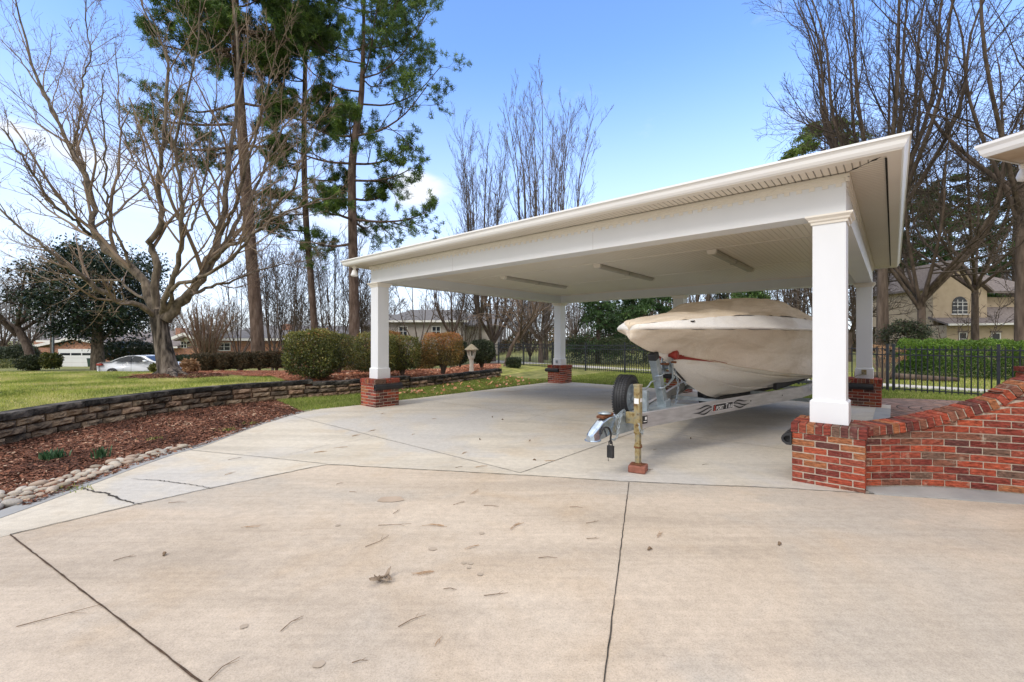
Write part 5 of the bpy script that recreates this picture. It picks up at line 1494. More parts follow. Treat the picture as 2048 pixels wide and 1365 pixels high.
lo = [(X(1965), 1.4, Z(583)), (X(2150), 1.4, Z(583)), (X(2150), 8, Z(522)), (X(1915), 8, Z(522))]; mb.hexa(lo, [(p[0], p[1], p[2] + .18) for p in lo])
lo = [(X(1900), 8.2, Z(530)), (X(2150), 8.2, Z(530)), (X(2150), 12, Z(505)), (X(1930), 12, Z(505))]; mb.hexa(lo, [(p[0], p[1], p[2] + .18) for p in lo])
mb.build('roof', MAT['shingle'], h4)
mb = MB(); mb.bar((X(1853), -1.94, Z(653) + .07), (X(2006), -1.94, Z(651) + .07), .1, .16); mb.bar((X(1999), -1.3, 0), (X(1999), -1.3, Z(652)), .1, .1); mb.bar((X(2004), .5, 0), (X(2004), .5, Z(650)), .2, .2); mb.build('gutter', MAT['trim'], h4)
window(h4, X(1890), Z(690), X(1903) - X(1890), Z(667) - Z(690), -1.2, 1, 2); window(h4, X(1953), Z(692), X(1968) - X(1953), Z(668) - Z(692), -1.2, 1, 2)
mb = MB()
for u0, u1 in ((1887, 1906), (1950, 1971)): mb.box(X(u0), X(u1), -1.3, -1.19, Z(666), Z(663))
mb.build('lintel', MAT['shingle'], h4)
mb = MB(); cx_, r_ = X(1919), X(1934) - X(1919); pts = [(cx_ - r_, Z(628)), (cx_ + r_, Z(628))] + [(cx_ + r_ * math.cos(a), Z(610) + r_ * 1.1 * math.sin(a)) for a in np.linspace(0, math.pi, 12)]
mb.prism(pts, 0, .05, M=Matrix(((1, 0, 0, 0), (0, 0, -1, -.003), (0, 1, 0, 0), (0, 0, 0, 1)))); aw = mb.build('arched_window', MAT['glass_dark'], h4)
mb = MB()
for x in (-.33, .33): mb.box(cx_ + r_ * x - .02, cx_ + r_ * x + .02, -.075, -.052, Z(628), Z(600))
for v in (622, 612, 605): mb.box(cx_ - r_, cx_ + r_, -.078, -.0525, Z(v) - .02, Z(v) + .02)
mb.box(cx_ - r_ - .1, cx_ + r_ + .1, -.14, -.004, Z(630), Z(628)); mb.build('glazing_bar', MAT['trim'], aw)
MB().box(X(2020), X(2040), .54, .62, Z(700), Z(664)).build('door', plain('red_door', [(.16, .03, .02), (.2, .04, .03)], 4, .6), h4)

# near house on the right: only the corner of its eave looks into the picture
d1 = np.array((.115, -.35)); d1 /= np.linalg.norm(d1); ang = math.atan2(d1[0], -d1[1])
nh = thing('house', 'white eave corner with gutter and weathered soffit of the near house at upper right', 'house', (4.585, 4.42, 0), ang)
zz0 = 3.285
mb = MB(); prof = [(.0, .0), (.02, .0), (.04, .03), (.05, .07), (.07, .10), (.07, .125), (.055, .125), (.0, .11)]; vs = []; m = len(prof)
for (o_, z) in prof: vs += [(6.0, .0 + o_ * 0 + 0, zz0 + z)] if False else []
for (o_, z) in prof: vs += [(.07 - o_, -7.0, zz0 + z), (.07 - o_, -.07 + o_, zz0 + z), (7.0, -.07 + o_, zz0 + z)]
fs = [(3 * i + k, 3 * i + k + 1, 3 * i + 4 + k, 3 * i + 3 + k) for i in range(m - 1) for k in range(2)]; mb.add(vs, fs); mb.build('gutter', MAT['gutter'], nh)
mb = MB(); mb.box(.062, .5, -7, -.062, zz0 + .006, zz0 + .016); mb.box(.5, 7, -.5, -.062, zz0 + .006, zz0 + .016); mb.build('soffit', plain('weathered_plywood', [(.42, .29, .18), (.60, .50, .38), (.66, .62, .55)], 1.6, .8), nh)
mb = MB(); mb.add([(.0, -7, zz0 + .12), (.0, 0, zz0 + .12), (7, 0, zz0 + .12), (7, -7, zz0 + .12), (3.5, -3.5, zz0 + 1.5), ], [(0, 1, 4), (1, 2, 4), (2, 3, 4), (3, 0, 4)]); mb.build('roof', MAT['shingle_grey'], nh)
mb = MB(); mb.box(.52, 7, -7, -.52, -.1, zz0 + .005); uvbox(mb.build('wall', MAT['far_brick'], nh))
g = W(2046, 357, 4.55); t = thing('flood_light', 'round white lamp under the near house eave at the right edge', 'lamp', (g[0], g[1], zz0 + .004)); mb = MB(); mb.lathe([(.0, 0), (.03, 0), (.03, -.035), (.02, -.06)], 12); mb.build('mount', MAT['white_vinyl'], t, smooth=True)
mb = MB(); mb.lathe([(.02, -.05), (.035, -.08), (.05, -.13), (.04, -.17), (0, -.185)], 16); mb.build('bulb', MAT['white_ink'], t, smooth=True)

# ------------------------------------------------------------------ car, bin, pole, bird feeder
car_y = 28.4; cxl = (219 - 1024) / F * car_y
sedan = thing('parked_car', 'white sedan parked in the street behind the big bare tree', 'car', (cxl, car_y, -.868))
paint = plain('car_paint', [(.70, .74, .80), (.76, .79, .84)], .5, .18, coat=.8)
side = [(0.02, .55), (.0, .78), (.06, .95), (.25, 1.02), (.75, 1.06), (1.25, 1.28), (1.7, 1.41), (2.3, 1.44), (2.75, 1.38), (3.35, 1.08), (3.6, 1.0), (4.2, .88), (4.5, .74), (4.6, .52), (4.58, .28), (4.3, .20), (.3, .20), (.06, .30)]


def section(k, inset, low): return [(x + (.10 * inset * (1 if x < 2.3 else -1)) * (1 if z < 1.05 else 2.2), z - low * max(0, z - .9) * .10) for x, z in side]


mb = MB(); rows = []
for y, ins, low in ((-.80, 1.0, 1.0), (-.88, .45, .6), (-.90, .2, .4), (-.60, .0, .15), (0, -.1, 0), (.60, 0, .15), (.9, .2, .4), (.88, .45, .6), (.80, 1, 1)):
    rows.append((y, ins, low))
n = len(side); vs = []
for y, ins, low in rows:
    for (x, z) in section(0, ins, low):
        yy = y * (1 - .20 * max(0, min(1, (z - .95) / .5))) if abs(y) > .5 else y; vs.append((x, yy, z))
mb.add(vs, [(r_ * n + k, r_ * n + (k + 1) % n, (r_ + 1) * n + (k + 1) % n, (r_ + 1) * n + k) for r_ in range(8) for k in range(n)] + [tuple(range(n)), tuple(8 * n + k for k in range(n))[::-1]])
body = mb.build('body', paint, sedan, smooth=True)
for p in body.data.polygons: p.use_smooth = True
mb = MB(); yv = lambda z: -.905 * (1 - .20 * max(0, min(1, (z - .95) / .5))) - .018
for poly in ([(.98, 1.055), (1.42, 1.275), (1.72, 1.345), (2.12, 1.37), (2.12, 1.04)], [(2.19, 1.04), (2.19, 1.37), (2.62, 1.33), (3.22, 1.04)]):
    pts = [(x, yv(z) - .012, z) for x, z in poly]; pts2 = [(x, yv(z) + .02, z) for x, z in poly]; k = len(poly); mb.add(pts + pts2, [tuple(range(k)), ] + [(i, (i + 1) % k, k + (i + 1) % k, k + i) for i in range(k)])
mb.build('side_window', MAT['glass_dark'], sedan)
mb = MB(); mb.add([(2.82, -.62, 1.375), (3.40, -.70, 1.085), (3.40, .70, 1.085), (2.82, .62, 1.375)], [(0, 1, 2, 3)]); mb.build('windscreen', MAT['glass_dark'], sedan)
mb = MB(); mb.add([(.75, -.66, 1.075), (1.5, -.60, 1.375), (1.5, .60, 1.375), (.75, .66, 1.075)], [(0, 3, 2, 1)]); mb.build('rear_window', MAT['glass_dark'], sedan)
mb = MB()
for x in (1.66, 2.155): mb.bar((x, -.915, .35), (x, -.912, 1.03), .008, .01)
mb.build('door_gap', MAT['dark_gap'], sedan)
mb = MB(); mb.box(2.95, 3.15, -1.04, -.88, 1.03, 1.15); mb.build('mirror', paint, sedan, .03)
mb = MB(); mb.box(-.015, .30, -.905, -.60, .80, .93); mb.build('tail_light', MAT['red_plastic'], sedan, .02)
mb = MB(); mb.box(4.15, 4.52, -.85, -.55, .66, .78); mb.build('headlight', MAT['chrome'], sedan, .02)
for x in (.92, 3.62):
    for sy in (-1, 1):
        M = Matrix.Translation((x, sy * .80, .325)) @ Matrix.Rotation(R(90 * sy), 4, 'X') @ Matrix.Scale(-1, 4, (0, 0, 1)); mb = MB(); mb.lathe([(.21, .10), (.30, .115), (.325, .09), (.325, -.1), (0, -.1)], 28, M); wl_ = mb.build('wheel', MAT['black_rubber'], sedan, smooth=True)
        mb = MB(); mb.lathe([(.21, .10), (.20, .08), (0, .085)], 24, M)
        wr = mb.build('rim', MAT['dark_gap'], wl_)
        mb = MB()
        for k in range(10): a = k * math.pi / 5; mb.bar(M @ Vector((.03 * math.cos(a), .03 * math.sin(a), .105)), M @ Vector((.205 * math.cos(a), .205 * math.sin(a), .105)), .035, .02, up=tuple((M.to_3x3() @ Vector((0, 0, 1)))))
        mb.build('spoke', MAT['alu'], wl_)
by = 52.; bz = -1.75; p = W(185, 735, by)
mb = MB(); t = thing('trash_bin', 'dark green wheeled trash bin beside the magnolia trunk', 'bin', (p[0], by, float(ground_z(p[0], by))))
mb.add([(-.27, -.3, .08), (.27, -.3, .08), (.27, .3, .08), (-.27, .3, .08), (-.33, -.38, 1.0), (.33, -.38, 1.0), (.33, .36, 1.0), (-.33, .36, 1.0)], MB.BF); mb.build('bin_body', plain('bin_green', [(.02, .05, .04), (.03, .065, .05)], 3, .5), t, .03)
mb = MB(); mb.box(-.35, .35, -.41, .4, 1.0, 1.07); mb.build('lid', plain('bin_lid', [(.02, .045, .035), (.03, .055, .045)], 3, .5), t, .03)
p = W(104.5, 742, 42); t = thing('utility_pole', 'dark utility pole with a pale conduit standing before the brick house', 'pole', (p[0], p[1], float(ground_z(p[0], p[1]))))
mb = MB(); mb.tube([(0, 0, -.3), (0, 0, 10.5)], [.17, .13], 12); mb.build('pole', MAT['bark_dark'], t); mb = MB(); mb.tube([(.15, -.12, .0), (.14, -.11, 6)], .05, 8); mb.build('conduit', MAT['galv'], t)
p = W(943, 733, 19.0); zf_ = float(lawn_z(p[0], p[1])) + .01
t = thing('bird_feeder', 'pale stone bird feeder with peaked roof on a pedestal', 'bird feeder', (p[0], p[1], zf_))
st_m = plain('cast_stone', [(.42, .40, .34), (.58, .56, .50)], 6, .9, .3, 40); sc_ = 1.02
mb = MB(); mb.lathe([(0, 0), (.13, 0), (.13, .04), (.10, .06), (.085, .30), (.095, .56), (.13, .58), (.13, .62), (0, .62)], 14); mb.build('pedestal', st_m, t, smooth=False)
mb = MB()
for k in range(6):
    a = k * math.pi / 3 + .3; c_ = (.14 * math.cos(a), .14 * math.sin(a)); mb.tube([(c_[0] * .8, c_[1] * .8, .62), (c_[0] * 1.3, c_[1] * 1.3, .93)], .035, 6)
mb.lathe([(0, .62), (.14, .62), (.15, .70), (0, .70)], 14); mb.lathe([(.0, .92), (.2, .92), (.21, .96), (0, .96)], 14); mb.build('cage', st_m, t)
mb = MB(); mb.lathe([(0, .95), (.30, .95), (.29, .985), (.16, 1.10), (.05, 1.19), (0, 1.21)], 14); mb.build('feeder_roof', plain('mossy_stone', [(.20, .17, .11), (.36, .31, .22)], 8, .9), t)
# fallen log beyond the right fence
p = W(1795, 742, 17.2); mb = MB(); mb.tube(catmull([(-1.3, .2, .14), (-.4, .0, .16), (.6, -.1, .13), (1.7, -.05, .11)], 14), [.14, .15, .15, .14, .14, .14, .13, .13, .12, .12, .11, .10, .09, .07], 10)
o = mb.build('fallen_log', MAT['bark_brown'], None, smooth=True); o.location = (p[0], p[1], -.05); o.rotation_euler = (0, 0, -.6); tag(o, 'fallen log lying on the grass beyond the patio fence', 'log')

# ------------------------------------------------------------------ vegetation
def norm(a): return a / (np.linalg.norm(a, axis=-1, keepdims=True) + 1e-9)


def sprout(P, Rd, k, s0, s1, ang, lf, n, wig, up, rf=.55, taper=.25, minr=.004, lmin=.05, flat=0, lfall=.5):
    B, m, _ = P.shape; idx = np.repeat(np.arange(B), k); N = len(idx)
    s = (np.tile(np.arange(k), B) + rng.uniform(0, 1, N)) / k; s = s0 + (s1 - s0) * s
    f = s * (m - 1); i = np.clip(f.astype(int), 0, m - 2); fr = (f - i)[:, None]
    a, b = P[idx, i], P[idx, i + 1]; st_ = a * (1 - fr) + b * fr; rad = (Rd[idx, i] * (1 - fr[:, 0]) + Rd[idx, i + 1] * fr[:, 0]) * rf
    t = norm(b - a); L = np.linalg.norm(np.diff(P, axis=1), axis=2).sum(1)[idx]; ln = np.maximum(L * lf * (1 - lfall * s) * rng.uniform(.65, 1.35, N), lmin)
    v = rng.normal(size=(N, 3)); v[:, 2] *= (1 - flat); pp = norm(v - (v * t).sum(1)[:, None] * t); aa = (ang * rng.uniform(.65, 1.35, N))[:, None]
    d = np.cos(aa) * t + np.sin(aa) * pp; out = [st_]
    for j in range(1, n):
        d = norm(d + wig * rng.normal(size=(N, 3)) + np.array((0, 0, up))); out.append(out[-1] + d * (ln / (n - 1))[:, None])
    r_ = np.maximum(rad, minr)[:, None] * np.linspace(1, taper, n)[None]; r_ = np.maximum(r_, minr * .55)
    return np.stack(out, 1), r_


def tubes(P, Rd, sides):
    B, n, _ = P.shape; T = norm(np.gradient(P, axis=1)); mt = norm(T.mean(1)); ref = np.where(np.abs(mt[:, 2:3]) > .85, np.array([[1., 0, 0]]), np.array([[0, 0, 1.]]))[:, None]
    N = norm(np.cross(T, np.broadcast_to(ref, T.shape))); Bn = np.cross(T, N); a = np.arange(sides) * 2 * np.pi / sides
    V = P[:, :, None] + Rd[:, :, None, None] * (N[:, :, None] * np.cos(a)[None, None, :, None] + Bn[:, :, None] * np.sin(a)[None, None, :, None])
    i = np.arange(B)[:, None, None] * n * sides + np.arange(n - 1)[None, :, None] * sides + np.arange(sides)[None, None, :]; i2 = i - np.arange(sides)[None, None, :] + (np.arange(sides) + 1) % sides
    Fc = np.stack([i, i2, i2 + sides, i + sides], -1).reshape(-1, 4); return V.reshape(-1, 3), Fc


def join(parts):
    V, Fc, o = [], [], 0
    for v, f in parts: V.append(v); Fc.append(f + o); o += len(v)
    return np.concatenate(V), np.concatenate(Fc)


def poly(pts, radii, n): return catmull(pts, n)[None], np.interp(np.linspace(0, 1, n), np.linspace(0, 1, len(radii)), radii)[None]


def leaves(Cn, k, spread, size, aspect=.45, rn_=None, droop=0, jitter=1.0):
    """k leaves round each centre: little folded quads"""
    N = len(Cn) * k; c = np.repeat(Cn, k, 0) + rng.normal(0, 1, (N, 3)) * np.asarray(spread); d = norm(rng.normal(size=(N, 3)) + np.array((0, 0, -droop))); p = norm(np.cross(d, rng.normal(size=(N, 3))))
    L = (size * rng.uniform(.65, 1.25, N))[:, None]; w_ = L * aspect
    V = np.stack([c, c + d * L * .5 + p * w_ * .5, c + d * L, c + d * L * .5 - p * w_ * .5], 1).reshape(-1, 3); return V, np.arange(N * 4).reshape(N, 4)


def tree_obj(name, base, label, trunk, crown, tm, cm, group=None, leaf=None, lm=None, ltint=None, leafname='foliage'):
    base = np.asarray(base, float); t = thing(name, label, 'tree', tuple(base), group=group)
    V, Fc = join(trunk); mesh_np('trunk', V - base, Fc, tm, t, smooth=True)
    if crown: V, Fc = join(crown); mesh_np('branches' if leaf is not None else 'crown', V - base, Fc, cm, t, smooth=True)
    if leaf is not None: V, Fc = leaf; mesh_np('crown', V - base, Fc, lm, t, tint=ltint)
    return t


# ---- the big bare tree on the lawn: limbs traced, twigs grown
TYD = 14.5


def limb(px, y0, y1, r0, r1, n=18, bend=0):
    k = len(px); ds = np.linspace(0, 1, k); P_, r_ = poly([W(u, v, TYD + y0 + (y1 - y0) * d_ + bend * math.sin(math.pi * d_)) for (u, v), d_ in zip(px, ds)], [r0 * .62, (r0 * .31 + r1 * .4), r1 * .7], n + 8)
    P_[:, 2:] += rng.normal(0, .028, P_[:, 2:].shape); return P_, r_ * rng.uniform(.9, 1.1, r_.shape)


zroot = float(lawn_z(-10.9, TYD)); base = np.array((W(335, 750, TYD)[0], TYD, zroot - .15))
tr = poly([W(342, 756, TYD), W(336, 735, TYD), W(328, 700, TYD), W(322, 668, TYD), W(318, 640, TYD), W(316, 620, TYD)], [.37, .29, .25, .235, .24, .18], 16)
roots = [poly([W(338, 742, TYD), W(338 + dx, 750, TYD + dy), W(338 + dx * 2.1, 757, TYD + dy * 2)], [.2, .13, .04], 6) for dx, dy in ((-22, -.1), (24, -.15), (8, -.4), (-10, .4))]
L = []
L.append(limb([(316, 642), (290, 615), (250, 607), (215, 590), (180, 565), (140, 535), (100, 505), (55, 468), (-5, 420)], 0, -2.6, .15, .03, bend=-.3))
L.append(limb([(318, 625), (300, 600), (287, 565), (262, 538), (225, 510), (195, 478), (185, 445), (188, 405), (165, 345), (145, 305), (112, 240), (80, 170), (45, 60), (20, -40)], 0, 1.2, .26, .025, 26))
L.append(limb([(186, 420), (180, 470), (160, 450), (120, 420), (80, 370), (40, 310), (0, 252)][1:], .55, -2.0, .09, .025))
L.append(limb([(186, 400), (172, 360), (140, 300), (110, 230), (75, 170), (40, 120), (0, 78)], .7, 2.6, .09, .02))
L.append(limb([(142, 300), (152, 268), (160, 215), (165, 165), (180, 115), (172, 40), (176, -30)], .8, .2, .06, .018))
L.append(limb([(315, 630), (308, 590), (312, 540), (305, 500), (303, 480), (322, 452), (325, 420), (314, 390), (318, 340), (328, 285), (332, 230), (335, 160), (333, 110), (315, 70), (290, 20), (280, -30)], 0, -.8, .19, .02, 28))
L.append(limb([(328, 285), (322, 330), (310, 380), (300, 400), (280, 350), (262, 310), (240, 250), (236, 180), (232, 90)][3:], -.6, 1.8, .06, .018))
L.append(limb([(330, 640), (352, 615), (378, 590), (398, 562), (412, 530), (428, 505), (438, 470), (444, 440), (452, 390), (458, 330), (468, 260), (478, 190), (476, 110), (470, 20), (466, -40)], 0, .9, .27, .025, 28))
L.append(limb([(320, 636), (328, 612), (335, 585), (348, 555), (360, 520), (364, 480), (362, 440), (366, 400), (354, 350), (352, 300), (362, 240), (380, 170), (395, 90), (400, 0)], 0, -2.2, .15, .018, 24))
L.append(limb([(322, 638), (340, 600), (352, 575), (385, 562), (415, 548), (450, 528), (480, 500), (510, 470), (545, 440), (585, 420), (625, 405), (660, 395)], 0, -2.4, .12, .02, 22))
L.append(limb([(400, 560), (430, 520), (460, 470), (490, 420), (510, 380), (530, 330), (560, 270), (600, 210), (640, 150)], .2, 2.0, .13, .02, 20))
L.append(limb([(440, 470), (462, 430), (480, 380), (500, 310), (520, 240), (540, 160), (555, 80)], .5, -1.6, .10, .018, 18))
L.append(limb([(415, 530), (450, 500), (500, 470), (540, 430), (580, 380), (610, 320), (640, 260)], .3, -2.8, .10, .018, 18))
L.append(limb([(380, 590), (420, 575), (470, 560), (520, 540), (570, 530), (620, 520)], 0, 2.4, .09, .015, 16))
L.append(limb([(300, 600), (270, 590), (235, 560), (195, 560), (150, 555), (110, 560), (60, 545), (10, 540)], 0, 2.6, .08, .015, 16))
L.append(limb([(362, 480), (385, 450), (400, 400), (412, 340), (420, 270), (432, 190), (440, 100)], -.9, .6, .07, .016, 16))
L.append(limb([(262, 538), (250, 500), (225, 460), (215, 420), (212, 370), (208, 300), (202, 220), (210, 140)], .2, -1.4, .08, .016, 18))
lim = [(P, r_) for P, r_ in L]
br1 = []; br2 = []; br3 = []
for P, r_ in lim:
    a = sprout(P, r_, 12, .2, .97, R(34), .36, 8, .13, .10, .55, .25, .009, .5); br1.append(a)
    b = sprout(*a, 6, .2, .97, R(36), .48, 6, .14, .07, .6, .35, .0065, .25); br2.append(b)
    c_ = sprout(*b, 5, .25, 1, R(38), .5, 5, .15, .05, .7, .5, .0048, .15); br3.append(c_)
    e = sprout(P, r_, 8, .55, 1, R(30), .16, 6, .14, .08, .4, .4, .007, .3); br2.append(e)
cat1 = lambda L_: (np.concatenate([x[0] for x in L_]), np.concatenate([x[1] for x in L_]))
crown = [tubes(*cat1(br1), 5), tubes(*br2[0], 3)]
crown = [tubes(*x, 5) for x in br1] + [tubes(*x, 3) for x in br2 + br3]
V, Fc = leaves(np.concatenate([x[0][:, -1] for x in br3])[::9], 1, .03, .07, .5, droop=1.5)
crown.append((V, Fc))
big_tree = tree_obj('bare_tree', base, 'large bare spreading tree on the lawn with a forked trunk ringed with mulch', [tubes(*tr, 14)] + [tubes(*x, 8) for x in roots], crown, MAT['bark_trunk'], MAT['twig'])
V, Fc = join([tubes(*x, 9) for x in lim]); mesh_np('limbs', V - base, Fc, MAT['bark_grey'], big_tree, smooth=True)


def bare_tree(name, base, h, label, r0=.2, stems=5, spread=.35, up=.10, lv=(7, 5, 4), trunk_h=.25, cm=None, tm=None, lean=(0, 0), minr=.008, group=None, ang=36, l2=.42, wig=.1):
    base = np.asarray(base, float); top = base + np.array((lean[0], lean[1], h * trunk_h)); T_ = poly([base - (0, 0, .2), base * .5 + top * .5 + (lean[0] * -.1, 0, 0), top], [r0 * 1.25, r0, r0 * .85], 8)
    st_ = []
    for i in range(stems):
        a = 2 * math.pi * (i + rng.uniform(-.3, .3)) / stems; sp = spread * h * rng.uniform(.35, 1.0); e = top + np.array((math.cos(a) * sp, math.sin(a) * sp, h * (1 - trunk_h) * rng.uniform(.78, 1.0)))
        m1 = top + (e - top) * .35 + np.array((math.cos(a), math.sin(a), 0)) * sp * .22; s_ = top - np.array((0, 0, rng.uniform(0, .25) * h * trunk_h)); st_.append(poly([s_, m1, top + (e - top) * .7, e], [r0 * .5, r0 * .27, r0 * .07], 12))
    P, r_ = cat1(st_); a = sprout(P, r_, lv[0], .12, .97, R(ang), l2, 7, wig, up, .5, .25, minr * 1.6); b = sprout(*a, lv[1], .15, .97, R(ang), .45, 5, wig * 1.2, up * .7, .6, .35, minr * 1.1); c_ = sprout(*b, lv[2], .2, 1, R(ang), .5, 4, wig * 1.4, up * .5, .7, .5, minr)
    return tree_obj(name, base, label, [tubes(*T_, 10), tubes(P, r_, 7)], [tubes(*a, 4), tubes(*b, 3), tubes(*c_, 3)], tm or MAT['bark_dark'], cm or MAT['twig_dark'], group)


gz = lambda p: float(ground_z(p[0], p[1]))
def gp(u, Y): x = (u - 1024) / F * Y; return np.array((x, Y, float(ground_z(x, Y))))


# upright pears behind the carport
bare_tree('bare_tree', gp(960, 36), 18.6, 'slim upright bare tree, left one of the pair above the carport roof', .15, 14, .16, .15, (10, 6, 5), .18, minr=.009, ang=26, l2=.30, cm=MAT['twig_mid'], tm=MAT['bark_grey'])
bare_tree('bare_tree', gp(1092, 37), 21.8, 'broad upright bare tree, taller one of the pair above the carport roof', .18, 18, .21, .15, (10, 6, 5), .18, minr=.009, ang=26, l2=.28, cm=MAT['twig_mid'], tm=MAT['bark_grey'])
# upright tree above the right end of the carport
bare_tree('bare_tree', gp(1765, 25), 25., 'tall bare tree with upright fanning limbs above the right end of the carport', .26, 14, .30, .15, (11, 7, 5), .34, cm=MAT['twig_dark'], tm=MAT['bark_brown'], minr=.010, ang=30, l2=.34)
# big dark twiggy trees on the right
bare_tree('bare_tree', gp(1843, 25), 16., 'dense twiggy bare tree with a thick trunk just left of the tan house', .20, 12, .42, .02, (13, 9, 6), .25, cm=MAT['twig_brown'], tm=MAT['bark_brown'], minr=.009, ang=50, l2=.5, wig=.16)
bare_tree('bare_tree', gp(2042, 21), 22., 'tall dark bare tree standing at the right edge before the tan house', .20, 9, .40, .05, (9, 6, 4), .40, cm=MAT['twig_dark'], tm=MAT['bark_brown'], minr=.008, ang=45, l2=.42, wig=.14)
bare_tree('bare_tree', gp(1950, 31), 19., 'bare tree with long sweeping branches in front of the tan gable', .2, 10, .5, .02, (12, 8, 5), .3, cm=MAT['twig_brown'], tm=MAT['bark_brown'], minr=.010, ang=48, l2=.45, wig=.15)
bare_tree('bare_tree', gp(1700, 33), 9., 'low bare tree seen behind the boat and the front right post', .15, 9, .5, .03, (11, 8, 5), .25, cm=MAT['twig_brown'], minr=.012, ang=46)
# small winter trees seen under the carport roof
bare_tree('bare_tree', gp(1008, 24.5), 5.6, 'small leaning bare tree just inside the fence left of the carport post', .11, 7, .55, .03, (11, 7, 5), .36, cm=MAT['twig'], tm=MAT['bark_brown'], lean=(.9, .2), minr=.007, ang=48)
bare_tree('bare_tree', gp(985, 32), 8., 'bare tree with heavy low forked limbs seen under the carport roof', .23, 7, .45, .04, (9, 6, 5), .20, cm=MAT['twig_brown'], minr=.010, ang=42)
bare_tree('bare_tree', gp(1082, 30), 7., 'pale twiggy bare tree beside the back left carport post', .16, 9, .5, .02, (12, 8, 6), .25, cm=MAT['twig_grey'], minr=.009, ang=50)
bare_tree('bare_tree', gp(905, 29), 7.5, 'thin bare tree behind the reddish clipped shrub', .14, 5, .4, .05, (7, 5, 3), .3, cm=MAT['twig_brown'], minr=.009)
bare_tree('bare_tree', gp(838, 27), 7.0, 'slender bare sapling seen just right of the front left post', .09, 4, .45, .05, (6, 4, 3), .25, cm=MAT['twig_brown'], minr=.009)
bare_tree('bare_tree', gp(575, 30), 9.5, 'thin many stemmed bare tree between the two left pines', .10, 7, .22, .12, (6, 4, 3), .05, cm=MAT['twig_dark'], minr=.010, ang=30)
bare_tree('bare_tree', gp(668, 31), 10.5, 'thin dark bare tree between the two right pines', .12, 7, .26, .1, (7, 4, 3), .08, cm=MAT['twig_dark'], minr=.010, ang=32)
bare_tree('bare_tree', gp(478, 33), 9., 'thin bare tree right of the cinnamon stemmed one', .10, 6, .3, .08, (6, 4, 3), .1, cm=MAT['twig_dark'], minr=.011, ang=32)
for k_, (u, Y, h, lab) in enumerate(((545, 34, 9.5, 'bare sapling cluster right of the thickest pine trunk'), (600, 38, 10.5, 'bare dark sapling cluster behind the largest clipped shrub'), (690, 36, 10., 'bare sapling cluster behind the pine nearest the carport'), (735, 33, 8., 'bare thicket showing left of the front left post'), (1060, 34, 7.5, 'bare brown thicket beyond the fence left of the carport post'), (930, 40, 9., 'bare brown thicket in front of the grey stucco house'))):
    bare_tree('bare_thicket', gp(u, Y), h, lab, .09, 9, .26, .09, (9, 6, 4), .04, cm=MAT['twig_brown' if k_ % 2 else 'twig_dark'], minr=.011, ang=32)
# leaning tree at the left edge
bare_tree('bare_tree', gp(70, 37), 9., 'dark crooked bare tree leaning left at the left edge', .30, 8, .62, .0, (10, 7, 5), .42, cm=MAT['twig_dark'], lean=(-1.9, .3), minr=.011, ang=48, wig=.16)
# cinnamon stemmed crape myrtle
bp_ = gp(412, 26); bp_[2] = float(lawn_z(bp_[0], bp_[1])); st_ = []
for i in range(26):
    a = 2 * math.pi * i / 26 + rng.uniform(-.2, .2); sp = rng.uniform(.4, 1.75); e = bp_ + np.array((math.cos(a) * sp, math.sin(a) * sp, rng.uniform(3.6, 4.8))); s_ = bp_ + np.array((math.cos(a) * .28, math.sin(a) * .28, -.1)); st_.append(poly([s_, s_ * .6 + e * .4 + np.array((-math.cos(a), -math.sin(a), 0)) * sp * .22, e], [.06, .042, .02], 10))
P, r_ = cat1(st_); a = sprout(P, r_, 9, .35, .97, R(26), .34, 6, .09, .1, .5, .3, .009); b = sprout(*a, 5, .3, 1, R(30), .45, 4, .1, .06, .6, .5, .007); c_ = sprout(*b, 4, .3, 1, R(32), .5, 4, .1, .03, .7, .5, .007)
tree_obj('crape_myrtle', bp_, 'vase shaped bare shrub tree with many cinnamon coloured stems', [tubes(P, r_, 7)], [tubes(*a, 4), tubes(*b, 3), tubes(*c_, 3)], MAT['bark_red'], MAT['twig'])


